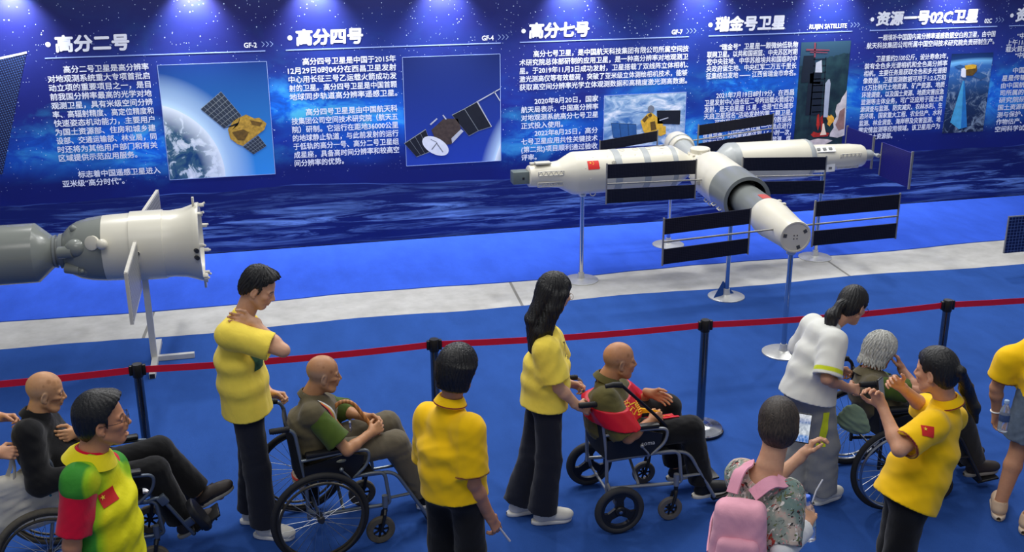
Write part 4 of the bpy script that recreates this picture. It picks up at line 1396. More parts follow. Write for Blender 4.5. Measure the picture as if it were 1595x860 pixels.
w4 = wheelchair('black-tyred spoked wheelchair pushed by the girl in white, carrying the white-haired elder', CH4[0], radians(CH4[1]), FR_BLACK, tyre=RUB, rimm=RIM)
# maker's lettering on the transit chair's side and the red and white sticker on the first chair
def chair_text(parent, s, x, y, z, size, m, name):
    v, f = text_mesh(s)
    o = MB().add([(x + q[0] * size, y, z + q[1] * size) for q in v], f).build(name, m, parent)
    return o
chair_text(w3, 'soma', 0.16, -0.2315, 0.545, 0.042, mat('lettering_pale', (210, 212, 214), 0.5), 'side_lettering')
st = MB().prism([(0, 0), (0.07, 0.012), (0.07, 0.062), (0, 0.05)], 0.003, (0.19, -0.2325, 0.515), (1, 0, 0), (0, 0, 1)).build('sticker', mat('sticker_white', (226, 222, 222), 0.5), w1)
MB().prism([(0.004, 0.028), (0.066, 0.038), (0.066, 0.058), (0.004, 0.047)], 0.002, (0.19, -0.2352, 0.515), (1, 0, 0), (0, 0, 1)).build('sticker_band', mat('sticker_red', (206, 36, 70), 0.5), st)
st = MB().box((0.22, 0.2145, 0.575), (0.075, 0.003, 0.026)).build('sticker', mat('sticker_cream', (214, 200, 150), 0.5), w1)
lt = MB().ball((0.16, -0.2325, 0.60), (0.03, 0.003, 0.011), 16, 8).build('badge', mat('badge', (150, 150, 130), 0.4, 0.5), w2)
# ================================================================ figures: bodies grown from a signed-distance field
def V3(p):
    return np.array(p, dtype=np.float32)


def nrm3(v):
    v = np.asarray(v, dtype=float)
    return v / (np.linalg.norm(v) + 1e-12)


class Field:
    def __init__(self):
        self.ops = []

    def put(self, fn, lo, hi, k=0.02, op='u'):
        self.ops.append((fn, np.asarray(lo, float), np.asarray(hi, float), k, op))
        return self

    def cap(self, a, b, ra, rb, k=0.02, op='u', cuts=()):
        a, b = np.asarray(a, float), np.asarray(b, float)
        ab = b - a
        L2 = float(ab @ ab) + 1e-12

        def fn(P):
            t = np.clip(((P - a) @ ab) / L2, 0, 1)
            q = P - a - t[..., None] * ab
            d = np.sqrt((q * q).sum(-1)) - (ra + (rb - ra) * t)
            for c, n in cuts:
                d = np.maximum(d, (P - c) @ n)
            return d
        m = max(ra, rb)
        return self.put(fn, np.minimum(a, b) - m, np.maximum(a, b) + m, k, op)

    def sleeve(self, a, b, ra, rb, k=0.045, wall=0.018, deep=0.03):
        """tapered tube from a to an open end at b"""
        a, b = np.asarray(a, float), np.asarray(b, float)
        ab = b - a
        L = float(np.linalg.norm(ab))
        n = ab / L

        def fn(P):
            h = (P - a) @ n
            t = np.clip(h / L, 0, 1.25)
            q = P - a - t[..., None] * ab
            rad = np.sqrt((q * q).sum(-1))
            r = ra + (rb - ra) * t
            d = np.maximum(rad - r, h - L)
            inner = np.maximum(rad - (r - wall), (L - deep) - h)
            return np.maximum(d, -inner)
        m = max(ra, rb)
        return self.put(fn, np.minimum(a, b) - m, np.maximum(a, b) + m, k, 'u')

    def ell(self, c, r, R=None, k=0.02, op='u', cuts=()):
        c, r = np.asarray(c, float), np.asarray(r, float)
        R = np.eye(3) if R is None else np.asarray(R, float)   # columns = axes

        def fn(P):
            q = (P - c) @ R
            k0 = np.sqrt(((q / r) ** 2).sum(-1)) + 1e-9
            k1 = np.sqrt(((q / (r * r)) ** 2).sum(-1)) + 1e-9
            d = k0 * (k0 - 1) / k1
            for cc, n in cuts:
                d = np.maximum(d, (P - cc) @ n)
            return d
        ex = np.sqrt(((R * r) ** 2).sum(1))
        return self.put(fn, c - ex, c + ex, k, op)

    def eseg(self, A, B, side, a0, b0, a1, b1, k=0.03, cap=0.05, op='u', cuts=()):
        """elliptical limb from A to B; side = direction of the first half-axis"""
        A, B = np.asarray(A, float), np.asarray(B, float)
        ab = B - A
        L = np.linalg.norm(ab)
        ax = ab / L
        s = nrm3(np.asarray(side, float) - ax * (np.asarray(side, float) @ ax))
        f = np.cross(ax, s)

        def fn(P):
            q = P - A
            h = q @ ax
            t = np.clip(h / L, 0, 1)
            e = (h - t * L) / cap
            u, v = q @ s, q @ f
            a, b = a0 + (a1 - a0) * t, b0 + (b1 - b0) * t
            k0 = np.sqrt((u / a) ** 2 + (v / b) ** 2 + e * e) + 1e-9
            k1 = np.sqrt((u / a / a) ** 2 + (v / b / b) ** 2 + (e / cap) ** 2) + 1e-9
            d = k0 * (k0 - 1) / k1
            for c, n in cuts:
                d = np.maximum(d, (P - c) @ n)
            return d
        m = max(a0, b0, a1, b1)
        return self.put(fn, np.minimum(A, B) - m, np.maximum(A, B) + m, k, op)

    def cut(self, c, n, lo=(-9, -9, -9), hi=(9, 9, 9)):
        c, n = np.asarray(c, float), nrm3(n)
        return self.put(lambda P: (P - c) @ n, lo, hi, 0.0, 'c')

    def disp(self, fn):
        return self.put(fn, (-9, -9, -9), (9, 9, 9), 0.0, 'd')

    def mesh(self, h, lo=None, hi=None):
        us = [o for o in self.ops if o[4] == 'u']
        L = np.min([o[1] for o in us], 0) - 0.02 if lo is None else np.asarray(lo, float)
        Hh = np.max([o[2] for o in us], 0) + 0.02 if hi is None else np.asarray(hi, float)
        n = np.ceil((Hh - L) / h).astype(int) + 1
        F = np.full(n, 0.06, np.float32)
        xs = [L[i] + h * np.arange(n[i]) for i in range(3)]
        for fn, a, b, k, op in self.ops:
            pad = 0.0 if op in 'cd' else 0.03 + k
            i0 = [max(0, int((a[i] - pad - L[i]) / h)) for i in range(3)]
            i1 = [min(n[i], int((b[i] + pad - L[i]) / h) + 2) for i in range(3)]
            if any(i1[i] <= i0[i] for i in range(3)):
                continue
            sl = tuple(slice(i0[i], i1[i]) for i in range(3))
            sub = F[sl]
            if op in 'cd':
                idx = np.nonzero(np.abs(sub) < 0.05) if op == 'd' else np.nonzero(sub < 0.05)
                if len(idx[0]) == 0:
                    continue
                P = np.stack([xs[i][i0[i]:i1[i]][idx[i]] for i in range(3)], -1)
                d = fn(P)
                if op == 'd':
                    sub[idx] += d
                else:
                    sub[idx] = np.maximum(sub[idx], d)
                continue
            P = np.stack(np.meshgrid(*[xs[i][i0[i]:i1[i]] for i in range(3)], indexing='ij'), -1)
            d = fn(P).astype(np.float32)
            if op == 's':
                d = -d
                if k > 0:
                    w = np.maximum(k - np.abs(sub - d), 0) / k
                    F[sl] = np.maximum(sub, d) + w * w * k * 0.25
                else:
                    F[sl] = np.maximum(sub, d)
            else:
                if k > 0:
                    w = np.maximum(k - np.abs(sub - d), 0) / k
                    F[sl] = np.minimum(sub, d) - w * w * k * 0.25
                else:
                    F[sl] = np.minimum(sub, d)
        return surface_net(F, L, h)


def surface_net(F, L, h):
    n = np.array(F.shape)
    ins = F < 0
    c = np.zeros(n - 1, np.int8)
    for dx in (0, 1):
        for dy in (0, 1):
            for dz in (0, 1):
                c += ins[dx:n[0] - 1 + dx, dy:n[1] - 1 + dy, dz:n[2] - 1 + dz]
    act = (c > 0) & (c < 8)
    I = np.argwhere(act)
    if len(I) == 0:
        return np.zeros((0, 3)), np.zeros((0, 4), int)
    ids = np.full(n - 1, -1, np.int32)
    ids[act] = np.arange(len(I))
    acc = np.zeros((len(I), 3))
    cnt = np.zeros(len(I))
    cor = [(a, b, d) for a in (0, 1) for b in (0, 1) for d in (0, 1)]
    fv = {q: F[I[:, 0] + q[0], I[:, 1] + q[1], I[:, 2] + q[2]] for q in cor}
    for q in cor:
        for ax in range(3):
            if q[ax] == 0:
                r = list(q)
                r[ax] = 1
                f0, f1 = fv[q], fv[tuple(r)]
                m = (f0 < 0) != (f1 < 0)
                t = np.where(m, f0 / np.where(m, f0 - f1, 1), 0)
                p = np.tile(np.array(q, float), (len(I), 1))
                p[:, ax] += t
                acc[m] += p[m]
                cnt[m] += 1
    V = (I + acc / cnt[:, None]) * h + L
    Q = []
    for ax in range(3):
        sl0 = [slice(1, -1)] * 3
        sl0[ax] = slice(0, n[ax] - 1)
        sl1 = list(sl0)
        sl1[ax] = slice(1, n[ax])
        a, b = ins[tuple(sl0)], ins[tuple(sl1)]
        E = np.argwhere(a != b)
        if len(E) == 0:
            continue
        fl = a[tuple(E.T)]
        off = np.ones(3, int)
        off[ax] = 0
        E = E + off
        u, w = (ax + 1) % 3, (ax + 2) % 3
        qs = []
        for du, dw in ((-1, -1), (0, -1), (0, 0), (-1, 0)):
            e = E.copy()
            e[:, u] += du
            e[:, w] += dw
            qs.append(ids[e[:, 0], e[:, 1], e[:, 2]])
        q = np.stack(qs, 1)
        q = np.where(fl[:, None], q, q[:, ::-1])
        Q.append(q)
    Q = np.concatenate(Q)
    return V, Q[(Q >= 0).all(1)]


def relax(V, Q, it=1, lam=0.5):
    """light smoothing of a net"""
    for _ in range(it):
        acc = np.zeros_like(V)
        cnt = np.zeros(len(V))
        for i in range(4):
            for j in (1, 3):
                np.add.at(acc, Q[:, i], V[Q[:, (i + j) % 4]])
                np.add.at(cnt, Q[:, i], 1)
        V = V + lam * (acc / np.maximum(cnt, 1)[:, None] - V)
    return V


def np_mesh(name, V, Q, m, parent=None, col=None, origin=(0, 0, 0), label=None):
    me = bpy.data.meshes.new(name)
    V = np.asarray(V, np.float32) - np.asarray(origin, np.float32)
    nv, nq = len(V), len(Q)
    me.vertices.add(nv)
    me.vertices.foreach_set('co', V.ravel())
    me.loops.add(nq * 4)
    me.loops.foreach_set('vertex_index', np.asarray(Q, np.int32).ravel())
    me.polygons.add(nq)
    me.polygons.foreach_set('loop_start', np.arange(nq, dtype=np.int32) * 4)
    me.polygons.foreach_set('use_smooth', np.ones(nq, bool))
    me.update(calc_edges=True)
    me.validate()
    me.materials.append(m)
    if col is not None:
        at = me.color_attributes.new('tone', 'FLOAT_COLOR', 'POINT')
        at.data.foreach_set('color', np.concatenate([col, np.ones((nv, 1))], 1).astype(np.float32).ravel())
    o = bpy.data.objects.new(name, me)
    COL.objects.link(o)
    if parent:
        o.parent = parent
    if label:
        o['label'] = label
    return o


def folds(seed, amp, wl, zs=1.0):
    """cloth folds: a few long drag lines over a soft swell"""
    r = np.random.RandomState(seed)
    K = r.normal(size=(4, 3))
    K = K / np.linalg.norm(K, axis=1)[:, None] * (2 * pi / (wl * np.array([1.9, 1.4, 1.1, 0.75])))[:, None]
    K[:, 2] *= zs
    W = r.normal(size=(4, 3)) * (2 * pi / wl) * 0.16
    ph = r.uniform(0, 6.28, (4, 2))
    A = np.array([0.5, 0.45, 0.35, 0.22])

    def fn(P):
        s = 0
        for i in range(4):
            w = np.sin(P @ K[i] + ph[i, 0] + 2.2 * np.sin(P @ W[i] + ph[i, 1]))
            s = s + A[i] * (1 - 2 * np.abs(w) ** 1.5)
        return -amp * 0.34 * s
    return fn


def frame(fwd, up):
    f = nrm3(fwd)
    u = np.asarray(up, float)
    u = nrm3(u - f * (u @ f))
    l = np.cross(u, f)
    return np.stack([f, l, u], 1)      # columns: forward, left, up


def head_dir(yaw, pitch):
    return np.array([cos(yaw) * cos(pitch), sin(yaw) * cos(pitch), sin(pitch)])


def head_prims(F, C, R, s, jaw=1.0, nose=1.0, gaunt=0.0, neck=None, nr=0.055, ears=True, mouth_open=0.0):
    W = lambda x, y, z: C + R @ (np.array([x, y, z]) * s)
    F.ell(W(-0.012, 0, 0.034), np.array([0.099, 0.077, 0.090]) * s, R, 0.02)
    F.ell(W(0.032, 0, -0.036), np.array([0.060, 0.058 * jaw - gaunt * .004, 0.080]) * s, R, 0.03)
    F.ell(W(0.060, 0, -0.097), np.array([0.026, 0.026, 0.020]) * s, R, 0.022)
    for y in (-1, 1):
        F.cap(W(0.0, y * 0.054 * jaw, -0.058), W(0.056, y * 0.022, -0.098), 0.017 * s, 0.014 * s, 0.025)
        F.ell(W(0.060, y * 0.042, -0.018), np.array([0.021, 0.019, 0.016]) * s, R, 0.018)
        F.cap(W(0.077, y * 0.014, 0.021), W(0.069, y * 0.046, 0.020), 0.011 * s, 0.010 * s, 0.012)
        F.ell(W(0.092, y * 0.031, 0.003), np.array([0.013, 0.018, 0.011]) * s, R, 0.012, 's')
        if gaunt:
            F.ell(W(0.062, y * 0.056, -0.055), np.array([0.03, 0.014 * gaunt + .002, 0.025]) * s, R, 0.02, 's')
        F.ell(W(0.0755, y * 0.031, 0.003), np.array([0.0125, 0.0135, 0.0115]) * s, R, 0.003)
        F.cap(W(0.084, y * 0.019, 0.0085), W(0.080, y * 0.043, 0.0065), 0.0042 * s, 0.0042 * s, 0.003)
    F.cap(W(0.084, 0, 0.016), W(0.107, 0, -0.026), 0.0075 * s, 0.0115 * s * nose, 0.010)
    for y in (-1, 1):
        F.ell(W(0.096, y * 0.0125, -0.031), np.array([0.011, 0.008, 0.008]) * s, R, 0.006)
        F.ell(W(0.102, y * 0.007, -0.040), np.array([0.006, 0.0042, 0.004]) * s, R, 0.003, 's')
    F.ell(W(0.088, 0, -0.050), np.array([0.012, 0.022, 0.014]) * s, R, 0.015)
    if mouth_open:
        F.ell(W(0.093, 0, -0.068), np.array([0.02, 0.018, 0.011 * mouth_open]) * s, R, 0.004, 's')
        F.ell(W(0.089, 0, -0.082), np.array([0.010, 0.020, 0.007]) * s, R, 0.006)
    else:
        F.ell(W(0.0905, 0, -0.0585), np.array([0.0095, 0.022, 0.0055]) * s, R, 0.004)
        F.ell(W(0.0885, 0, -0.0705), np.array([0.0095, 0.020, 0.0065]) * s, R, 0.004)
        F.cap(W(0.101, 0.018, -0.0648), W(0.101, -0.018, -0.0648), 0.0028 * s, 0.0028 * s, 0.003, 's')
    if ears:
        for y in (-1, 1):
            Re = R @ np.array(Matrix.Rotation(y * -0.35, 3, 'Z')) @ np.array(Matrix.Rotation(0.2, 3, 'Y'))
            F.ell(W(-0.008, y * 0.079, -0.006), np.array([0.020, 0.008, 0.034]) * s, Re, 0.006)
            F.ell(W(-0.006, y * 0.087, -0.002), np.array([0.011, 0.006, 0.020]) * s, Re, 0.004, 's')
            F.ell(W(0.0, y * 0.077, -0.034), np.array([0.010, 0.006, 0.010]) * s, Re, 0.005)
    if neck is not None:
        F.cap(W(-0.026, 0, -0.03), neck, nr * 0.94, nr * 1.0, 0.02)
        F.cap(W(0.0, 0, -0.07), neck + (R @ np.array([0.02, 0, -0.0])) * s, nr * 0.72, nr * 0.85, 0.02)


def head_paint(V, C, R, s, skin, lips=None, brow=None, stubble=None, spots=0.0, seed=0, iris=(0.02, 0.012, 0.008), eye=1.0):
    """true colours of a face: lips, brows, eyes, age spots"""
    q = ((V - C) @ R) / s
    col = np.tile(np.asarray(skin), (len(V), 1))
    x, y, z = q[:, 0], q[:, 1], q[:, 2]
    inh = (np.abs(x) < 0.14) & (np.abs(y) < 0.1) & (z > -0.13) & (z < 0.14)

    def blend(m, c, f):
        w = (np.clip(m, 0, 1) * f)[:, None]
        col[:] = col * (1 - w) + np.asarray(c) * w
    sk = np.asarray(skin)
    if spots:
        r = np.random.RandomState(seed)
        for _ in range(34):
            a, b = r.uniform(-2.4, 2.4), r.uniform(-0.5, 1.3)
            c0 = np.array([0.095 * cos(a) * cos(b), 0.08 * sin(a) * cos(b), 0.02 + 0.09 * sin(b)])
            d = np.linalg.norm(q - c0, axis=1)
            blend((1.25 - d / r.uniform(0.006, 0.016)) * 2 * inh, sk * np.array([0.50, 0.42, 0.36]), spots * r.uniform(.4, 1))
    if stubble is not None:
        m = np.clip((0.055 - np.abs(z - 0.0)) / 0.03, 0, 1) * np.clip((0.02 - x) / 0.03, 0, 1) * inh
        blend(m, stubble, 0.45)
    ck = np.exp(-(((x - .07) / .03) ** 2 + ((np.abs(y) - .042) / .018) ** 2 + ((z + .028) / .022) ** 2))
    blend(ck * inh, sk * np.array([1.02, 0.74, 0.66]), 0.35)
    nd = np.exp(-(((x - .108) / .016) ** 2 + (y / .014) ** 2 + ((z + .03) / .014) ** 2))
    blend(nd * inh, sk * np.array([1.0, 0.74, 0.68]), 0.35)
    if lips is not None:
        m = 1.6 - np.sqrt((np.maximum(x - 0.085, -0.02) * 0) ** 2 + (y / 0.021) ** 2 + ((z + 0.0645) / 0.0105) ** 2) * 1.2
        blend(m * (x > 0.07) * inh, lips, 0.75)
    m = (1.0 - np.sqrt(((np.abs(y) - 0.031) / 0.016) ** 2 + ((z - 0.003) / 0.0058) ** 2)) * 3 * (x > 0.06)
    blend(m * inh, sk * 0.5 + 0.22, 0.75 * eye)
    m = (1.0 - np.sqrt(((np.abs(y) - 0.030) / 0.0068) ** 2 + ((z - 0.003) / 0.0066) ** 2)) * 3 * (x > 0.06)
    blend(m * inh, iris, 0.9 * eye)
    m = (1.0 - np.abs(z - 0.0095 + ((np.abs(y) - .03) ** 2) * 12) / 0.0022) * 1.5 * (x > 0.06) * (np.abs(np.abs(y) - 0.031) < 0.017)
    blend(m * inh, sk * 0.25, 0.55 * eye)
    if brow is not None:
        m = (1.0 - np.abs(z - 0.0265 + ((np.abs(y) - .03) ** 2) * 10) / 0.0055) * 2 * (x > 0.05) * (np.abs(np.abs(y) - 0.032) < 0.020)
        blend(m * inh, brow, 0.8)
    return np.clip(col, 0, 1)


def hand_prims(F, wr, d, th, right, curl=(25, 35, 20), s=1.0, thumb=0.35, spread=4, curls=None):
    """wr wrist, d finger direction, th thumb side; curl = bend at the three knuckles in degrees"""
    wr = np.asarray(wr, float)
    d = nrm3(d)
    th = np.asarray(th, float)
    y = nrm3(th - d * (th @ d))
    n = np.cross(d, y) * (-1 if right else 1)      # out of the palm
    W = lambda a, b, c: wr + (d * a + y * b + n * c) * s
    kn = [(0.088, 0.030), (0.091, 0.0095), (0.086, -0.0115), (0.078, -0.031)]
    ln = [(0.042, 0.025, 0.020), (0.046, 0.029, 0.021), (0.042, 0.027, 0.020), (0.033, 0.020, 0.018)]
    F.cap(W(-0.03, 0, 0), W(0.02, 0, 0), 0.026 * s, 0.024 * s, 0.02)
    for (a, b) in kn:
        F.cap(W(0.012, b * 0.55, 0), W(a, b, 0.002), 0.0155 * s, 0.0115 * s, 0.014)
    F.ell(W(0.04, 0.022, 0.010), np.array([0.03, 0.016, 0.014]) * s, np.stack([d, y, n], 1), 0.012)
    for i, (a, b) in enumerate(kn):
        cv = curls[i] if curls else curl
        p = W(a, b, 0.002)
        sp = radians(spread) * (1.5 - i)
        dd = nrm3(d * cos(sp) + y * sin(sp))
        ang = 0.0
        rr = 0.0094 if i < 3 else 0.0082
        for j in range(3):
            ang += radians(cv[j])
            v = dd * cos(ang) + n * sin(ang)
            q = p + v * ln[i][j] * s
            F.cap(p, q, rr * (1 - 0.08 * j) * s, rr * (0.92 - 0.08 * j) * s, 0.005 if j else 0.008)
            p = q
    p = W(0.022, 0.026, 0.006)
    v1 = nrm3(d * 0.62 + y * 0.66 + n * (0.15 + thumb * 0.6))
    q = p + v1 * 0.045 * s
    F.cap(p, q, 0.0145 * s, 0.0115 * s, 0.012)
    v2 = nrm3(d * 0.80 + y * (0.45 - thumb * 0.7) + n * (0.10 + thumb * 0.7))
    r = q + v2 * 0.034 * s
    F.cap(q, r, 0.0108 * s, 0.0098 * s, 0.006)
    v3 = nrm3(d * 0.85 + y * (0.25 - thumb * 0.7) + n * (0.05 + thumb * 0.75))
    F.cap(r, r + v3 * 0.024 * s, 0.0095 * s, 0.0080 * s, 0.005)


SKIN_M = {}


def skin_mat(name, rough=0.48):
    if name in SKIN_M:
        return SKIN_M[name]
    t = NT(name)
    at = t.n('ShaderNodeAttribute', attribute_name='tone')
    v = t.coord()
    nz = t.noise(v, 60, 4)
    c = t.mix(0.22, at.outputs['Color'], t.mix(1.0, at.outputs['Color'], t.ramp(nz, (0.3, (0.68, 0.60, 0.56)), (0.7, (1, 1, 1))), 'MULTIPLY'))
    t.base(c, rough, spec=0.35)
    t.b.inputs['Subsurface Weight'].default_value = 0.12
    t.b.inputs['Subsurface Radius'].default_value = (0.01, 0.004, 0.002)
    t.b.inputs['Subsurface Scale'].default_value = 0.5
    t.bump(t.noise(v, 260, 3), 0.12, 0.002)
    SKIN_M[name] = t.m
    return t.m


def hair_mat(name, rgb, lite, rough=0.38):
    t = NT(name)
    v = t.coord()
    n = t.noise(t.mapping(v, (1, 1, 0.22)), 150, 4, 0.6, 0.6)
    c = t.ramp(n, (0.32, s2l(rgb)), (0.72, s2l(lite)))
    t.base(c, rough, spec=0.45)
    t.bump(n, 0.6, 0.006)
    return t.m


H_BLACK = hair_mat('hair_black', (9, 9, 10), (30, 28, 28))
H_BROWN = hair_mat('hair_dark_brown', (24, 20, 17), (74, 62, 52), 0.5)
H_WHITE = hair_mat('hair_white', (132, 132, 126), (222, 222, 214), 0.6)


class Person:
    def __init__(self, label, **k):
        self.k = k
        self.label = label
        self.F = Field()
        A = lambda n: [np.asarray(p, float) for p in k[n]]
        self.sh, self.el, self.wr = A('sh'), A('el'), A('wr')          # right, left
        self.hip, self.kn, self.an = A('hip'), A('kn'), A('an')
        self.pel = (self.hip[0] + self.hip[1]) / 2
        self.shm = (self.sh[0] + self.sh[1]) / 2
        self.neck = np.asarray(k['neck'], float)
        self.hc = np.asarray(k['head'], float)
        yaw, pitch = radians(k['look'][0]), radians(k['look'][1])
        fwd = head_dir(yaw, pitch)
        roll = radians(k.get('roll', 0))
        up0 = np.array([-cos(yaw) * sin(pitch), -sin(yaw) * sin(pitch), cos(pitch)])
        lf = np.cross(up0, fwd)
        self.R = frame(fwd, up0 * cos(roll) + lf * sin(roll))
        self.hs = k.get('hs', 0.96)
        self.s = k.get('s', 1.0)
        self.side_s = nrm3(self.sh[1] - self.sh[0])
        self.side_h = nrm3(self.hip[1] - self.hip[0])
        self.spine = [np.asarray(p, float) for p in k['spine']] if 'spine' in k else [self.pel, self.pel * .67 + self.shm * .33, self.pel * .33 + self.shm * .67, self.shm]
        self.skin = s2l(k.get('skin', (196, 150, 120)))

    def body(self):
        F, s, k = self.F, self.s, self.k
        sp = self.spine
        dims = k.get('bdims', [(0.150, 0.10), (0.128, 0.09), (0.145, 0.10), (0.120, 0.062)])
        for i in range(3):
            sd = self.side_h * (1 - i / 2) + self.side_s * (i / 2)
            F.eseg(sp[i], sp[i + 1], sd, dims[i][0] * s, dims[i][1] * s, dims[i + 1][0] * s, dims[i + 1][1] * s, 0.05, 0.05)
        F.cap(self.sh[0], self.sh[1], 0.050 * s, 0.050 * s, 0.05)
        aw = k.get('arm_w', 1.0)
        for i in range(2):
            fat = s * aw
            F.cap(self.sh[i], self.el[i], 0.047 * fat, 0.040 * fat, 0.03)
            m = self.el[i] * 0.7 + self.wr[i] * 0.3
            F.cap(self.el[i], m, 0.038 * fat, 0.0395 * fat, 0.015)
            F.cap(m, self.wr[i], 0.0395 * fat, 0.026 * s, 0.02)
            F.cap(self.hip[i], self.kn[i], 0.080 * s, 0.053 * s, 0.04)
            F.cap(self.kn[i], self.kn[i] * .65 + self.an[i] * .35, 0.052 * s, 0.054 * s, 0.02)
            F.cap(self.kn[i] * .65 + self.an[i] * .35, self.an[i], 0.054 * s, 0.036 * s, 0.02)
            t = nrm3(k['toe'][i])
            a = self.an[i]
            F.cap(a + np.array([0, 0, -0.03]) * s, a + (t * 0.12 + np.array([0, 0, -0.045])) * s, 0.034 * s, 0.026 * s, 0.02)
        F.cap(self.shm - np.array([0, 0, 0.01]), self.neck * .8 + self.shm * .2, 0.07 * s, k.get('nr', 0.055) * 1.0, 0.04)
        head_prims(F, self.hc, self.R, self.hs, k.get('jaw', 1.0), k.get('nose', 1.0), k.get('gaunt', 0), self.neck, k.get('nr', 0.055), True, k.get('mouth', 0.0))
        hb = []
        for i in range(2):
            h = k['hands'][i]
            hand_prims(F, self.wr[i], h['d'], h['th'], i == 0, h.get('curl', (25, 35, 20)), s * h.get('s', 0.95), h.get('thumb', 0.35), h.get('spread', 4), h.get('curls'))
            c = self.wr[i] + nrm3(h['d']) * 0.085
            hb.append((c - 0.125, c + 0.125))
        # coarse body, fine head and hands, all cut from one field
        boxes = [(self.hc - 0.165, self.hc + 0.165)] + hb
        V, Q = F.mesh(0.0075)
        ctr = V[Q].mean(1)
        keep = np.ones(len(Q), bool)
        for lo, hi in boxes:
            keep &= ~((ctr > lo + 0.004) & (ctr < hi - 0.004)).all(1)
        Vs, Qs, off = [V], [Q[keep]], len(V)
        for i, (lo, hi) in enumerate(boxes):
            V2, Q2 = F.mesh(0.0032 if i == 0 else 0.0030, lo, hi)
            if i == 2 and len(Q2):      # leave out what the other hand's box already holds
                c2 = V2[Q2].mean(1)
                Q2 = Q2[~((c2 > boxes[1][0]) & (c2 < boxes[1][1])).all(1)]
            Vs.append(V2)
            Qs.append(Q2 + off)
            off += len(V2)
        V, Q = np.concatenate(Vs), np.concatenate(Qs)
        used = np.unique(Q)
        mp = np.full(len(V), -1)
        mp[used] = np.arange(len(used))
        V, Q = V[used], mp[Q]
        k0 = self.skin
        col = head_paint(V, self.hc, self.R, self.hs, k0, k.get('lips') and s2l(k['lips']), k.get('brow') and s2l(k['brow']), k.get('stubble') and s2l(k['stubble']), k.get('spots', 0), k.get('seed', 1), eye=k.get('eye', 1.0))
        self.origin = np.array([self.pel[0], self.pel[1], 0.0])
        o = np_mesh('person', V, Q, skin_mat('skin'), None, col, self.origin)
        o.location = Vector(self.origin)
        tag(o, self.label, 'person')
        self.o = o
        return o

    def child(self, name, F, h, m, parent=None, label=None, smooth=1, paint=None):
        V, Q = F.mesh(h)
        V = relax(V, Q, smooth, 0.45) if smooth else V
        return np_mesh(name, V, Q, m, parent or self.o, paint(V, self) if paint else None, self.origin, label)

    def upper(self, name, m, dims, hem, sleeve=0.55, sr=(0.075, 0.078), fold=(0.006, 0.12), k=0.06, neckr=0.062, collar=None, seed=3, shr=0.066, extra=None, sleeves=True, hemn=None, shift=(0, 0, 0), res=0.0065, necklow=0.012, sl_skip=(), paint=None, tuck=0.95):
        """shirt, vest or jacket over the trunk; sleeve = share of the whole arm that is covered"""
        F = Field()
        sp = self.spine
        sft = np.asarray(shift, float)
        for i in range(3):
            sd = self.side_h * (1 - i / 2) + self.side_s * (i / 2)
            A = sp[i] + sft
            if i == 0:
                A = A + (sp[0] - sp[1]) * hem
            F.eseg(A, sp[i + 1] + sft, sd, dims[i][0], dims[i][1], dims[i + 1][0], dims[i + 1][1], k, 0.05)
        F.cap(self.sh[0] - np.array([0, 0, 0.006]), self.sh[1] - np.array([0, 0, 0.006]), shr, shr, k)
        F.cap(self.shm, self.neck * tuck + self.shm * (1 - tuck), 0.085 if tuck > .5 else 0.07, min(neckr, 0.07) + 0.004, 0.05)
        self.slv = {}
        if sleeves:
            for i in range(2):
                if i in sl_skip:
                    continue
                U = np.linalg.norm(self.el[i] - self.sh[i])
                Lw = np.linalg.norm(self.wr[i] - self.el[i])
                tot = (U + Lw) * sleeve
                self.slr = sr[1]
                if tot <= U:
                    e = self.sh[i] + nrm3(self.el[i] - self.sh[i]) * tot
                    F.sleeve(self.sh[i], e, sr[0], sr[1], k * 0.8)
                    self.slv[i] = (self.sh[i], e)
                else:
                    e = self.el[i] + nrm3(self.wr[i] - self.el[i]) * (tot - U)
                    m_ = (sr[0] + sr[1]) / 2
                    F.cap(self.sh[i], self.el[i], sr[0], m_, 0.045)
                    F.sleeve(self.el[i], e, m_, sr[1], 0.03)
                    self.slv[i] = (self.el[i], e)
        if extra:
            extra(F, self)
        if fold:
            F.disp(folds(seed, fold[0], fold[1]))
        hn = nrm3(sp[0] - sp[1]) if hemn is None else nrm3(hemn)
        hp = sp[0] + sft + (sp[0] - sp[1]) * hem
        F.put(lambda P: np.where(np.linalg.norm(P - hp, axis=-1) < 0.36, (P - hp) @ hn, -1), (-9, -9, -9), (9, 9, 9), 0, 'c')
        # neck opening
        up = nrm3(self.hc - self.neck)
        F.cap(self.neck - up * necklow, self.hc, neckr * 0.90, neckr * 0.96, 0.012, 's')
        return self.child(name, F, res, m, paint=paint)

    def ring(self, name, m, c, nrmv, ra, rb, r, flat=1.0, parent=None, a0=0, a1=2 * pi, side=None):
        """band of cloth: collar or cuff"""
        n = nrm3(nrmv)
        s = self.side_s if side is None else np.asarray(side, float)
        s = nrm3(s - n * (s @ n))
        f = np.cross(n, s)
        pts = [np.asarray(c) + s * ra * cos(a) + f * rb * sin(a) - self.origin for a in np.linspace(a0, a1, 37)]
        cl = abs(a1 - a0 - 2 * pi) < 1e-3
        return MB().tube([Vector(p) for p in (pts[:-1] if cl else pts)], r, 8, closed=cl, flat=flat).build(name, m, parent or self.o)

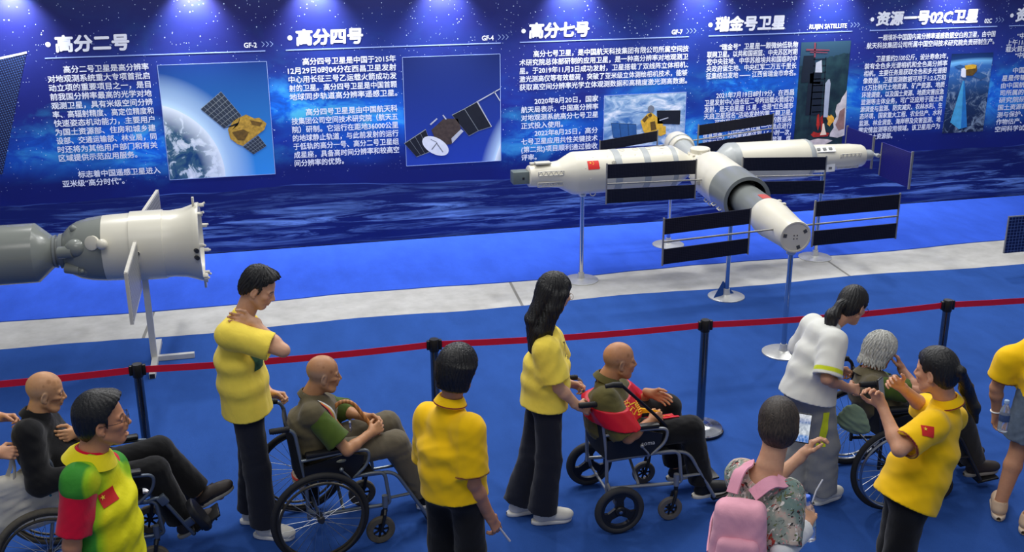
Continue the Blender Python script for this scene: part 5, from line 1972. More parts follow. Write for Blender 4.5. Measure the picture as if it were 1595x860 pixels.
    def trousers(self, name, m, rh=0.098, rk=0.075, rhem=0.078, wa=(0.165, 0.115), cutl=0.97, fold=(0.006, 0.10), seed=5, top=0.10, res=0.007, wl=None):
        F = Field()
        upv = nrm3(self.spine[1] - self.spine[0])
        F.eseg(self.pel - upv * 0.03, self.pel + upv * top, self.side_h, wa[0], wa[1], wa[0] * 0.95, wa[1] * 0.95, 0.05, 0.05)
        for i in range(2):
            hp = self.hip[i]
            F.cap(hp, self.kn[i], rh, rk, 0.05)
            e = self.kn[i] + (self.an[i] - self.kn[i]) * cutl
            F.sleeve(self.kn[i], e, rk, rhem, 0.03)
        if fold:
            F.disp(folds(seed, fold[0], fold[1], 0.6))
        return self.child(name, F, res, m)

    def shoes(self, m, ms, tip=None, sz=1.0, name='shoe', low=False, pitch=(0, 0)):
        for i in range(2):
            F, S = Field(), Field()
            F.ell((0.015, 0, 0.052), (0.125, 0.044, 0.040), None, 0.02)
            F.ell((0.085, 0, 0.045), (0.062, 0.045, 0.034), None, 0.03)
            F.cap((-0.062, 0, 0.05), (-0.055, 0, 0.088 if not low else 0.07), 0.040, 0.038, 0.03)
            F.cap((-0.02, 0, 0.075), (0.05, 0, 0.062), 0.036, 0.03, 0.03)
            F.cut((0, 0, 0.024), (0, 0, -1))
            F.cap((-0.055, 0, 0.085), (-0.05, 0, 0.14), 0.030, 0.032, 0.006, 's')
            S.eseg((-0.06, 0, 0.018), (0.07, 0.004, 0.018), (0, 1, 0), 0.040, 0.05, 0.048, 0.05, 0.02, 0.072)
            S.cut((0, 0, 0.0), (0, 0, -1))
            S.cut((0, 0, 0.030), (0, 0, 1))
            t = nrm3(self.k['toe'][i])
            pt = radians(pitch[i])
            f = np.array([t[0], t[1], 0])
            f = nrm3(f)
            fx = f * cos(pt) + np.array([0, 0, 1.0]) * sin(pt)
            l = np.cross([0, 0, 1], f)
            u = np.cross(fx, l)
            R = np.stack([fx, l, u], 1) * sz * self.s
            a = self.an[i]
            base = a - R @ np.array([-0.055, 0, self.k.get('ank', 0.09)])
            if pitch[i] == 0:
                base[2] = self.k.get('floor', [0.0, 0.0])[i]
            V, Q = F.mesh(0.0055)
            V = relax(V, Q, 2)
            sh = np_mesh(name, V @ R.T + base, Q, m, self.o, None, self.origin)
            V, Q = S.mesh(0.0055)
            V = relax(V, Q, 1)
            np_mesh('sole', V @ R.T + base, Q, ms, sh, None, self.origin)
            if tip:
                tip(self, sh, R, base)

    def W(self, x, y, z):
        return self.hc + self.R @ (np.array([x, y, z]) * self.hs)

    def hair(self, m, fn, strand=0.0035, freq=46, seed=2, res=0.0042, smooth=0, name='hair'):
        F = Field()
        fn(F, self)
        C, R, s = self.hc, self.R, self.hs
        r = np.random.RandomState(seed)
        ph = r.uniform(0, 6, 4)

        def dsp(P):
            q = ((P - C) @ R) / s
            az = np.arctan2(q[:, 1], q[:, 0] + 0.03)
            el = q[:, 2]
            w = az * freq + 5 * np.sin(el * 22 + ph[0]) + 2.5 * np.sin(az * 7 + ph[1])
            return strand * (np.sin(w) * 0.6 + 0.5 * np.sin(w * 0.43 + el * 60 + ph[2]))
        if strand:
            F.disp(dsp)
        return self.child(name, F, res, m, smooth=smooth)


def Q3(px, py, y):
    return np.array(on_y(px, py, y))


def mid(a, b, t=0.5):
    return np.asarray(a, float) * (1 - t) + np.asarray(b, float) * t


def tone_cloth(name):
    t = NT(name)
    c = t.n('ShaderNodeAttribute', attribute_name='tone').outputs['Color']
    v = t.coord()
    t.base(c, 0.85, spec=0.15)
    t.b.inputs['Sheen Weight'].default_value = 0.15
    t.bump(t.noise(v, 420, 3), 0.25, 0.004)
    return t.m


def sleeve_band(base, band, lo, hi, which=(0, 1), lo2=None, hi2=None, mid_=None):
    """colour of a shirt with a band lo..hi metres up from the sleeve end"""
    base, band = np.array(s2l(base)), np.array(s2l(band))

    def fn(V, p):
        col = np.tile(base, (len(V), 1))
        for i in which:
            a, e = p.slv[i]
            n = nrm3(e - a)
            h = (e - V) @ n
            q = V - e
            rad = np.linalg.norm(q - (q @ n)[:, None] * n, axis=1)
            w = np.clip((h - lo) / 0.004 + .5, 0, 1) * np.clip((hi - h) / 0.004 + .5, 0, 1) * (rad < p.slr + 0.014)
            if lo2 is not None:
                w2 = np.clip((h - lo2) / 0.003 + .5, 0, 1) * np.clip((hi2 - h) / 0.003 + .5, 0, 1) * (rad < p.slr + 0.014)
                col = col * (1 - w2[:, None]) + np.array(s2l(mid_)) * w2[:, None]
            col = col * (1 - w[:, None]) + band * w[:, None]
        return col
    return fn
# ================================================================ the people
from mathutils.bvhtree import BVHTree
_bv = {}


def decal(obj, verts2, faces, c, n, ux, name, m, off=0.002, parent=None, reach=0.3, origin=None):
    """flat artwork laid onto a curved surface: every point is dropped along -n onto the mesh"""
    if obj.name not in _bv:
        me = obj.data
        _bv[obj.name] = BVHTree.FromPolygons([v.co.copy() for v in me.vertices], [tuple(p.vertices) for p in me.polygons])
    bv = _bv[obj.name]
    n = Vector(nrm3(n))
    ux = Vector(ux)
    ux = (ux - n * ux.dot(n)).normalized()
    uy = n.cross(ux)
    c = Vector(c)
    out = []
    for p in verts2:
        q = c + ux * float(p[0]) + uy * float(p[1]) + n * reach
        h = bv.ray_cast(q, -n, reach * 2)
        out.append((h[0] + n * off + (h[1] * off * .5)) if h[0] is not None else c + ux * float(p[0]) + uy * float(p[1]))
    mb = MB().add(out, faces)
    return mb.build(name, m, parent or obj)


def grid2(w, h, nx=10, ny=8):
    vs = [(w * (i / nx - .5), h * (j / ny - .5)) for j in range(ny + 1) for i in range(nx + 1)]
    fs = [(j * (nx + 1) + i, j * (nx + 1) + i + 1, (j + 1) * (nx + 1) + i + 1, (j + 1) * (nx + 1) + i) for j in range(ny) for i in range(nx)]
    return vs, fs


def text2(s, size, dense=True):
    v, f = text_mesh(s)
    v = v[:, :2] * size
    v = v - (v.max(0) + v.min(0)) / 2
    return v, f


def cap_hair(th=0.014, top=0.016, low=-0.07, slope=1.0, ears=True, side=0.0, face=True, front=0.0, backx=-0.06):
    def fn(F, p):
        s, R, W = p.hs, p.R, p.W
        F.ell(W(-0.014, 0, 0.036), np.array([0.099 + th, 0.077 + th * 0.9, 0.090 + top]) * s, R, 0.0)
        F.ell(W(-0.045, 0, -0.02), np.array([0.060 + th, 0.066 + th * 0.8, 0.075]) * s, R, 0.03)
        if front:
            F.ell(W(0.055, 0, 0.088), np.array([0.05, 0.06, 0.03 + front]) * s, R, 0.03)
        n = nrm3(R @ np.array([0.75 * slope, 0, -0.66]))
        F.cut(W(backx, 0, low), n)
        for y in (-1, 1):
            if side:
                F.cap(W(0.022, y * 0.0755, 0.03), W(0.018, y * 0.074, 0.03 - side), 0.009 * s, 0.005 * s, 0.012)
            if ears:
                F.ell(W(-0.002, y * 0.088, -0.012), np.array([0.026, 0.022, 0.036]) * s, R, 0.008, 's')
    return fn


def tube_path(F, pts, rs, k=0.02):
    for i in range(len(pts) - 1):
        F.cap(pts[i], pts[i + 1], rs[i], rs[i + 1], k)


def glasses(p, m, lens=False):
    mb = MB()
    L = lambda x, y, z: Vector(p.W(x, y, z) - p.origin)
    for y in (-1, 1):
        pts = [L(0.104 - 0.006 * cos(a), y * 0.033 + 0.024 * cos(a) * 1.0, 0.000 + 0.019 * sin(a)) for a in np.linspace(0, 2 * pi, 21)[:-1]]
        mb.tube(pts, 0.0014, 6, closed=True)
        mb.tube([L(0.100, y * 0.058, 0.005), L(0.06, y * 0.079, 0.006), L(-0.008, y * 0.084, 0.006), L(-0.03, y * 0.08, -0.008)], 0.0014, 6)
    mb.tube([L(0.106, -0.010, 0.004), L(0.109, 0, 0.006), L(0.106, 0.010, 0.004)], 0.0014, 6)
    return mb.build('glasses', m, p.o)


def polo_collar(p, m, mt=None, r=0.064, h=0.032, drop=0.03, flare=0.024, lift=-0.015):
    up = nrm3(p.hc - p.neck)
    up = nrm3(up * 0.6 + np.array([0, 0, 1]) * 0.4)
    c = p.neck + up * lift - p.origin
    o = MB().lathe([(-0.02, r + 0.004), (h, r - 0.004), (h + 0.003, r), (h * .55, r + flare * .5), (h - drop - .006, r + flare), (h - drop - .010, r + flare - .004)], Vector(c), Vector(up), 40, cap=False).build('collar', m, p.o)
    if mt:
        MB().lathe([(h - drop + .001, r + flare - 0.0012), (h - drop - .004, r + flare + 0.0012)], Vector(c), Vector(up), 40, cap=False).build('collar_trim', mt, o)
    return o


TRIM = (122, 30, 44)
POLO_T = tone_cloth('polo_yellow_trimmed')
polo_paint = sleeve_band((252, 200, 12), TRIM, 0.0, 0.009, (0, 1))


def cuff(p, i, r, m, t, up=None, name='cuff_trim', parent=None, w=0.006):
    a, b = p.sh[i], p.el[i]
    d = nrm3(b - a)
    e = a + d * t
    s = nrm3(np.cross(d, [0.3, 0.5, 0.8]))
    f = np.cross(d, s)
    pts = [Vector(e + (s * cos(q) + f * sin(q)) * r - p.origin) for q in np.linspace(0, 2 * pi, 33)[:-1]]
    return MB().tube(pts, w, 8, closed=True).build(name, m, parent or p.o)


def CLOTH(n, c, v=0.06):
    if n in _MC:
        return _MC[n]
    t = NT(n)
    q = s2l(c)
    co = t.coord()
    col = t.ramp(t.noise(co, 9, 4), (0.25, tuple(k * (1 - v) for k in q)), (0.75, tuple(min(1, k * (1 + v)) for k in q)))
    t.base(col, 0.85, spec=0.15)
    t.b.inputs['Sheen Weight'].default_value = 0.15
    cr = t.noise(t.mapping(co, (1, 1, 0.6), rot=(0.5, 0.3, 0)), 11, 4, 0.55, 0.8)
    t.bump(t.math('ADD', t.math('MULTIPLY', cr, 3.0), t.math('MULTIPLY', t.noise(co, 420, 3), 0.3)), 0.32, 0.006)
    _MC[n] = t.m
    return t.m

LEMON = CLOTH('tee_lemon', (250, 222, 84))
POLO = CLOTH('polo_yellow', (252, 200, 12))
NAVYT = CLOTH('trousers_navy', (27, 30, 42))
BLACKT = CLOTH('trousers_black', (18, 18, 20))
SHOEW = mat('shoe_white', (226, 222, 212), 0.6, var=0.05)
SOLEW = mat('sole_white', (236, 234, 228), 0.6, var=0.03)
OLIVE = CLOTH('shirt_olive', (72, 92, 32), 0.15)
VESTK = CLOTH('vest_khaki', (92, 84, 62), 0.12)
GRIPH = (62, 75, 35)
SPEC_B = mat('spectacle_frame', (24, 22, 22), 0.35)
TRIM_R = CLOTH('trim_maroon', (122, 30, 44))


def seat_frame(ch):
    (x, y), h = ch
    h = radians(h)
    f = np.array([cos(h), sin(h), 0])
    l = np.array([-sin(h), cos(h), 0])
    return lambda a, b, c: np.array([x, y, 0]) + f * a + l * b + np.array([0, 0, c]), f, l


# ---- the young man in the lemon T-shirt
p = Person('young man in a lemon yellow T-shirt with one hand on his neck',
           skin=(214, 164, 132), s=0.98, hs=0.96, head=Q3(403, 449, 6.15), look=(-14, -27), neck=Q3(379, 490, 6.18),
           sh=[Q3(357, 521, 6.01), Q3(374, 512, 6.34)], el=[Q3(441, 546, 5.93), Q3(398, 585, 6.42)], wr=[Q3(393, 501, 6.045), Q3(420, 613, 6.31)],
           hip=[(-0.215, 6.10, 0.88), (-0.215, 6.27, 0.88)], kn=[(-0.185, 6.08, 0.475), (-0.215, 6.28, 0.47)], an=[(-0.175, 6.085, 0.085), (-0.255, 6.285, 0.085)],
           toe=[(0.92, -0.38, 0), (1, -0.03, 0)], lips=(186, 108, 100), brow=(30, 24, 22),
           hands=[dict(d=(-0.9, 0.1, 0.15), th=(0.1, 0.4, 0.9), curl=(28, 40, 25), thumb=0.5), dict(d=(0.8, 0.0, -0.25), th=(0.3, -0.5, 0.8), curl=(55, 70, 40), thumb=0.7)])
p.body()
boy_up = p.upper('t_shirt', LEMON, [(0.205, 0.155), (0.192, 0.140), (0.188, 0.132), (0.15, 0.08)], 0.28, 0.44, (0.076, 0.086), (0.0045, 0.17), collar=1)
p.ring('collar', LEMON, p.neck + np.array([0.012, 0, -0.022]), nrm3(p.hc - p.neck) + np.array([-.1, 0, .3]), 0.070, 0.070, 0.010)
p.trousers('trousers', NAVYT, 0.094, 0.080, 0.086, (0.155, 0.115), 0.97, (0.007, 0.12))
tips = lambda c: None
p.shoes(SHOEW, SOLEW)
p.hair(H_BLACK, cap_hair(0.013, 0.024, -0.05, 1.0, True, 0.035, front=0.02), 0.005, 40)
v, f = grid2(0.10, 0.10)
decal(boy_up, v, f, Q3(414, 562, 6.06) - p.origin, (0.95, -0.3, 0), (0.3, 0.95, 0), 'chest_print', mat('print_green_dark', (40, 84, 58), 0.8, var=0.6, scale=60))
boy = p

# ---- elder in the grey wheelchair
S, f_, l_ = seat_frame(CH2)
p = Person('bald seated elder in a green shirt and khaki vest holding a wooden cane', skin=(186, 136, 98), s=0.93, hs=0.95, spots=0.5, seed=4, gaunt=1.0,
           head=Q3(504, 583, 6.05), look=(4, -8), neck=Q3(482, 616, 6.06), nr=0.051, eye=0.6, arm_w=0.92, stubble=(150, 140, 130),
           sh=[Q3(487, 645, 5.89), Q3(505, 629, 6.19)], el=[Q3(541, 702, 5.82), Q3(535, 640, 6.26)], wr=[Q3(577, 675, 5.93), Q3(570, 650, 6.08)],
           hip=[S(0.10, -0.095, 0.575), S(0.10, 0.095, 0.575)], kn=[S(0.52, -0.13, 0.60), S(0.54, 0.14, 0.605)], an=[S(0.70, -0.12, 0.20), S(0.70, 0.12, 0.20)], toe=[f_, f_], ank=0.09,
           lips=(150, 88, 74), brow=(120, 112, 102),
           hands=[dict(d=(0.78, 0.38, 0.28), th=(0.0, 0.4, 0.9), curl=(50, 60, 35), thumb=0.6), dict(d=(0.75, -0.30, -0.25), th=(0.2, -0.1, 0.9), curl=(50, 60, 35), thumb=0.6)])
p.spine = [p.pel, mid(p.pel, p.shm, .33) + np.array([-0.06, 0, 0]), mid(p.pel, p.shm, .7) + np.array([-0.055, 0, 0]), p.shm]
p.body()
sh = p.upper('shirt', OLIVE, [(0.155, 0.115), (0.15, 0.115), (0.155, 0.112), (0.13, 0.07)], 0.05, 0.46, (0.066, 0.080), (0.006, 0.10), k=0.03, shr=0.058, neckr=0.056)
vs_ = p.upper('vest', VESTK, [(0.180, 0.142), (0.176, 0.142), (0.180, 0.142), (0.15, 0.09)], 0.06, sleeves=False, fold=(0.006, 0.12), shr=0.076, seed=9, neckr=0.066)
p.trousers('trousers', CLOTH('trousers_taupe', (98, 90, 74)), 0.092, 0.078, 0.080, (0.16, 0.12), 0.93, (0.007, 0.10), top=0.05)
p.shoes(mat('shoe_black', (24, 24, 26), 0.6), SOLEW, sz=1.0, pitch=(6, 6))
polo_collar(p, VESTK, None, 0.058, 0.024, 0.024, 0.016, lift=0.0)
rb = []
for sgn in (-1, 1):
    q0, q1 = p.neck + l_ * 0.06 * sgn + f_ * 0.03 + np.array([0, 0, .0]), mid(p.spine[2], p.spine[1], .35) + f_ * 0.16 + l_ * (0.05 * sgn)
    rb.append((q0, q1))
lz = []
for nm, cl, w0 in (('ribbon_red', (190, 34, 46), 0.0), ('ribbon_yellow', (214, 160, 60), 0.014), ('ribbon_white', (225, 225, 225), 0.028)):
    a = np.array([[(-0.17 + 0.19 * t) * 1, 0.10 - 0.24 * t] for t in np.linspace(0, 1, 16)])
    v = []
    for (u, w) in a:
        v += [(u + w0 * .7, w + w0 * .7), (u + w0 * .7 + .010, w + w0 * .7 + .010)]
    fc = [(2 * i, 2 * i + 1, 2 * i + 3, 2 * i + 2) for i in range(15)]
    decal(vs_, v, fc, mid(p.spine[2], p.shm, .45) + f_ * 0.10 - l_ * 0.02 - p.origin, f_ * 0.75 - l_ * 0.5 + np.array([0, 0, .45]), f_ * .6 + l_ * 0.5, 'medal_ribbon', CLOTH('cloth_' + nm, cl), 0.004)
md = MB().lathe([(0, 0.022), (0.004, 0.022), (0.006, 0.015)], Vector(Q3(546, 668, 5.93) - p.origin), Vector(f_ - l_ * .5), 20)
md.box(Vector(Q3(545, 661, 5.93) - p.origin), (0.012, 0.03, 0.035))
md.build('medal', mat('medal_silver', (180, 180, 184), 0.3, 0.9), p.o)
elder2 = p

# ---- girl with the long hair
p = Person('long-haired girl in a lemon yellow T-shirt pushing the silver wheelchair', skin=(214, 166, 136), s=0.93, hs=0.93,
           head=Q3(864, 456, 5.93), look=(2, -14), neck=Q3(845, 500, 5.93), nr=0.048,
           sh=[Q3(851, 545, 5.79), Q3(857, 527, 6.08)], el=[Q3(869, 603, 5.74), Q3(874, 575, 6.14)], wr=[Q3(900, 632, 5.75), Q3(884, 598, 6.10)],
           hip=[(1.575, 5.83, 0.83), (1.575, 5.99, 0.83)], kn=[(1.585, 5.83, 0.45), (1.525, 5.99, 0.44)], an=[(1.545, 5.835, 0.085), (1.415, 5.975, 0.085)],
           toe=[(1, -0.06, 0), (1, 0.1, 0)], lips=(190, 110, 106), brow=(40, 30, 28),
           hands=[dict(d=(0.85, 0.03, -0.35), th=(0.3, 0.5, 0.8), curl=(40, 60, 40), thumb=0.6), dict(d=(0.85, 0.0, -0.2), th=(0.3, -0.5, 0.8), curl=(50, 60, 40), thumb=0.6)])
p.body()
gu = p.upper('t_shirt', LEMON, [(0.192, 0.148), (0.178, 0.138), (0.172, 0.130), (0.13, 0.075)], 0.33, 0.46, (0.078, 0.090), (0.007, 0.15), seed=11)
p.trousers('trousers', NAVYT, 0.088, 0.080, 0.094, (0.15, 0.11), 0.985, (0.008, 0.13), seed=13)
p.shoes(SHOEW, SOLEW, sz=1.06)
hp = mat('shoe_heel_tan', (206, 176, 140), 0.6)


def long_hair(F, p):
    W, s, R = p.W, p.hs, p.R
    cap_hair(0.016, 0.018, -0.16, 1.35, False, backx=-0.05)(F, p)
    u = np.array([0, 0, 1.0])
    b = p.neck
    F.eseg(W(-0.045, 0, 0.02), b + np.array([-0.055, 0, 0.02]), p.side_s, 0.088, 0.065, 0.092, 0.050, 0.03, 0.03)
    F.eseg(b + np.array([-0.055, 0, 0.02]), b + np.array([-0.055, -0.01, -0.16]), p.side_s, 0.092, 0.050, 0.105, 0.034, 0.03, 0.03)
    for y in (-1, 1):
        tube_path(F, [W(-0.02, y * 0.085, 0.0), W(-0.03, y * 0.09, -0.09), b + p.side_s * (0.095 * y) + np.array([-0.01, 0, -0.05]), b + p.side_s * (0.10 * y) + np.array([-0.01, 0, -0.15])], [0.03, 0.036, 0.036, 0.014], 0.02)
        tube_path(F, [W(0.045, y * 0.055, 0.085), W(0.035, y * 0.084, 0.02), W(0.012, y * 0.090, -0.07), b + p.side_s * (0.085 * y) + np.array([0.045, 0, -0.03]), b + p.side_s * (0.095 * y) + np.array([0.055, 0, -0.15])], [0.016, 0.022, 0.028, 0.028, 0.010], 0.02)


p.hair(H_BLACK, long_hair, 0.0035, 60)
glasses(p, mat('spectacle_gold', (170, 140, 110), 0.3, 0.8))
v, f = text2('ANMS', 0.075)
decal(gu, [(q[0], q[1]) for q in v], f, Q3(880, 553, 5.90) - p.origin, (0.95, -0.25, 0.1), (-0.05, 0.0, -1), 'chest_print', mat('print_black', (24, 26, 30), 0.8))
for o_ in [c for c in p.o.children if c.name.startswith('shoe')]:
    me = o_.data
    me.materials.append(hp)
girl = p

# ---- elder with the red sash
S, f_, l_ = seat_frame(CH3)
p = Person('bald seated elder wearing a red sash with yellow characters', skin=(190, 136, 98), s=0.95, hs=0.98, spots=0.4, seed=9, stubble=(130, 118, 108), jaw=1.1,
           head=Q3(965, 562, 5.93), look=(-2, -4), neck=Q3(944, 589, 5.94), nr=0.056, eye=0.6,
           sh=[Q3(942, 624, 5.76), Q3(958, 604, 6.08)], el=[Q3(978, 682, 5.68), Q3(990, 632, 6.16)], wr=[Q3(1013, 657, 5.76), Q3(1012, 612, 6.02)],
           hip=[S(0.10, -0.10, 0.565), S(0.10, 0.10, 0.565)], kn=[S(0.53, -0.125, 0.565), S(0.48, 0.14, 0.60)], an=[S(0.63, -0.12, 0.145), S(0.55, 0.13, 0.15)], toe=[f_, f_], ank=0.09,
           lips=(146, 88, 76), brow=(110, 104, 98),
           hands=[dict(d=(0.85, 0.2, 0.25), th=(0.05, 0.4, 0.9), curl=(55, 70, 40), thumb=0.7), dict(d=(0.8, -0.35, -0.25), th=(0.3, -0.1, 0.8), curl=(20, 25, 15), thumb=0.3)])
p.spine = [p.pel, mid(p.pel, p.shm, .33) + np.array([-0.05, 0, 0]), mid(p.pel, p.shm, .7) + np.array([-0.055, 0, 0]), p.shm]
p.body()
OL2 = CLOTH('jacket_olive_brown', (92, 86, 48), 0.12)
sh7 = p.upper('shirt', OL2, [(0.19, 0.16), (0.19, 0.165), (0.185, 0.145), (0.15, 0.085)], 0.05, 0.52, (0.085, 0.095), (0.007, 0.11), neckr=0.066, seed=21)
p.trousers('trousers', BLACKT, 0.098, 0.082, 0.080, (0.175, 0.14), 0.92, (0.006, 0.10), top=0.05)
p.shoes(mat('shoe_black', (24, 24, 26), 0.6), mat('sole_pale', (210, 206, 196), 0.6), sz=1.0, pitch=(4, 4))
F = Field()
sp = p.spine
for i in range(3):
    d_ = [(0.205, 0.175), (0.205, 0.18), (0.200, 0.160), (0.165, 0.10)]
    F.eseg(sp[i], sp[i + 1], p.side_s, d_[i][0], d_[i][1], d_[i + 1][0], d_[i + 1][1], 0.06, 0.05)
F.cap(p.sh[0], p.el[0], 0.098, 0.104, 0.05)
F.cap(p.sh[1], p.el[1], 0.098, 0.104, 0.05)
F.disp(folds(31, 0.005, 0.10))
c0 = mid(sp[1], sp[2], 1.0)
un = nrm3(np.array([0.06, 0.0, 1.0]))
F.cut(c0 + un * 0.075, un)
F.cut(c0 - un * 0.045, -un)
SASH = mat('sash_red', (206, 18, 40), 0.45, var=0.08, bump=0.15, bscale=200)
sash = p.child('sash', F, 0.0065, SASH)
YCH = mat('sash_yellow', (246, 190, 40), 0.5)
for k, (ch, px, py) in enumerate((('学', 986, 634), ('习', 1004, 636), ('雷', 1020, 632))):
    v, f = text2(ch, 0.10)
    decal(sash, v, f, Q3(px, py, 5.72) - p.origin, (0.35, -0.85, 0.45), (0.95, 0.35, 0.02), 'sash_character', YCH, 0.003)
tr7 = [c for c in p.o.children if c.name.startswith('trousers')][0]
me = tr7.data
bvt = BVHTree.FromPolygons([v.co.copy() for v in me.vertices], [tuple(q.vertices) for q in me.polygons])
c7 = Q3(1032, 634, 5.85) - p.origin
NX, NY = 16, 10
hz = np.zeros((NY + 1, NX + 1))
gx = np.array([[c7[0] + 0.20 * (i_ / NX - .5) for i_ in range(NX + 1)] for j_ in range(NY + 1)])
gy = np.array([[c7[1] + 0.13 * (j_ / NY - .5) + 0.02 * (i_ / NX) for i_ in range(NX + 1)] for j_ in range(NY + 1)])
for j_ in range(NY + 1):
    for i_ in range(NX + 1):
        h_ = bvt.ray_cast(Vector((gx[j_, i_], gy[j_, i_], 1.3)), Vector((0, 0, -1)))
        hz[j_, i_] = h_[0].z if h_[0] is not None else 0
hz = np.maximum(hz, hz.max() - 0.05)
for _ in range(8):
    pd = np.pad(hz, 1, mode='edge')
    hz = np.maximum((pd[:-2, 1:-1] + pd[2:, 1:-1] + pd[1:-1, :-2] + pd[1:-1, 2:]) / 4, hz - 0.002)
top_ = [(gx[j_, i_], gy[j_, i_], hz[j_, i_] + 0.010) for j_ in range(NY + 1) for i_ in range(NX + 1)]
fc = grid2(1, 1, NX, NY)[1]
n_ = len(top_)
se = MB().add(top_ + [(a, b, c - 0.005) for a, b, c in top_], fc + [tuple(q + n_ for q in reversed(t_)) for t_ in fc], True).build('sash_end', SASH, p.o)
v, f = text2('锋', 0.07)
decal(se, v, f, c7 + np.array([0.02, -0.01, 0.02]), (0.0, -0.15, 1.0), (0.98, 0.15, 0), 'sash_character', YCH, 0.004)
polo_collar(p, OL2, None, 0.064, 0.026, 0.03, 0.022, lift=0.0)
elder3 = p

# ---- elder in black
S, f_, l_ = seat_frame(CH1)
p = Person('bald seated elder in a black jacket and black trousers', skin=(196, 146, 104), s=0.95, hs=0.97, spots=0.45, seed=3, gaunt=1.0,
           head=Q3(71, 611, 6.02), look=(10, -12), neck=Q3(56, 642, 6.0), nr=0.051, eye=0.6, stubble=(170, 150, 128),
           sh=[Q3(43, 676, 5.84), Q3(72, 660, 6.16)], el=[Q3(62, 754, 5.74), Q3(124, 712, 6.24)], wr=[Q3(128, 737, 5.78), Q3(118, 674, 6.02)],
           hip=[S(0.06, -0.10, 0.57), S(0.06, 0.10, 0.57)], kn=[S(0.44, -0.10, 0.60), S(0.48, 0.12, 0.62)], an=[S(0.56, -0.09, 0.22), S(0.69, 0.10, 0.29)], toe=[f_, f_], ank=0.09,
           lips=(150, 96, 80), brow=(140, 120, 100),
           hands=[dict(d=(0.9, 0.2, -0.05), th=(0.1, 0.5, 0.8), curl=(40, 50, 30), thumb=0.5), dict(d=(-0.45, -0.75, 0.2), th=(-0.1, 0.0, 1), curl=(35, 45, 30), thumb=0.5)])
p.spine = [p.pel, mid(p.pel, p.shm, .33) + np.array([-0.06, 0, 0]), mid(p.pel, p.shm, .7) + np.array([-0.055, 0, 0]), p.shm]
p.body()
JB = CLOTH('jacket_black', (20, 20, 22), 0.2)
p.upper('jacket', JB, [(0.185, 0.145), (0.18, 0.145), (0.18, 0.135), (0.145, 0.08)], 0.05, 0.93, (0.078, 0.060), (0.007, 0.11), neckr=0.062, seed=41)
polo_collar(p, JB, None, 0.064, 0.03, 0.03, 0.024)
p.trousers('trousers', BLACKT, 0.096, 0.080, 0.082, (0.165, 0.13), 0.92, (0.006, 0.10), top=0.05)
p.shoes(mat('shoe_brown', (54, 46, 42), 0.6), mat('sole_grey', (150, 146, 138), 0.6), sz=1.0, pitch=(24, 24))
elder1 = p

# ---- elder with white hair, seen from behind
S, f_, l_ = seat_frame(CH4)
p = Person('white-haired seated elder in a khaki vest raising a hand to the face', skin=(190, 136, 108), s=0.92, hs=0.95, spots=0.4, seed=6,
           head=Q3(1371, 547, 5.82), look=(12, -16), neck=Q3(1352, 580, 5.80), nr=0.052,
           sh=[Q3(1362, 602, 5.64), Q3(1350, 584, 5.98)], el=[Q3(1432, 612, 5.60), Q3(1405, 610, 6.08)], wr=[Q3(1404, 574, 5.78), Q3(1440, 618, 6.0)],
           hip=[S(0.08, -0.10, 0.57), S(0.08, 0.10, 0.57)], kn=[S(0.52, -0.12, 0.57), S(0.52, 0.12, 0.57)], an=[S(0.68, -0.11, 0.165), S(0.70, 0.11, 0.165)], toe=[f_, f_], ank=0.09,
           lips=(150, 96, 86), brow=(150, 146, 140),
           hands=[dict(d=(-0.25, 0.25, 0.9), th=(-0.3, -0.6, 0.1), curl=(30, 40, 25), thumb=0.4), dict(d=(0.8, -0.3, -0.2), th=(0.2, -0.2, 0.9), curl=(30, 40, 25), thumb=0.4)])
p.spine = [p.pel, mid(p.pel, p.shm, .33) + np.array([-0.05, 0, 0]), mid(p.pel, p.shm, .7) + np.array([-0.05, 0, 0]), p.shm]
p.body()
p.upper('shirt', OLIVE, [(0.155, 0.115), (0.15, 0.115), (0.155, 0.112), (0.13, 0.07)], 0.05, 0.42, (0.066, 0.080), (0.006, 0.10), k=0.03, shr=0.058, neckr=0.056, seed=51)
v10 = p.upper('vest', VESTK, [(0.178, 0.138), (0.172, 0.138), (0.178, 0.138), (0.14, 0.085)], 0.06, sleeves=False, fold=(0.006, 0.12), shr=0.076, seed=52, neckr=0.068)
polo_collar(p, VESTK, None, 0.070, 0.028, 0.03, 0.024)
p.trousers('trousers', CLOTH('trousers_dark', (44, 42, 40)), 0.092, 0.078, 0.080, (0.16, 0.12), 0.93, (0.006, 0.10), top=0.05)
p.shoes(mat('shoe_brown', (54, 46, 42), 0.6), mat('sole_grey', (150, 146, 138), 0.6), sz=1.0, pitch=(4, 4))


def bob_white(F, p):
    W, s, R = p.W, p.hs, p.R
    cap_hair(0.024, 0.022, -0.13, 1.05, False)(F, p)
    F.eseg(W(-0.03, 0, 0.02), W(-0.045, 0, -0.075), p.R[:, 1], 0.092, 0.082, 0.084, 0.066, 0.02, 0.02)
    for k in range(16):
        a = radians(70 + k * 14.5)
        q = W(-0.04 + 0.075 * cos(a), 0.082 * sin(a), -0.06)
        F.cap(q, W(-0.045 + 0.088 * cos(a), 0.095 * sin(a), -0.105), 0.014, 0.004, 0.01)


p.hair(H_WHITE, bob_white, 0.006, 44)
elder4 = p

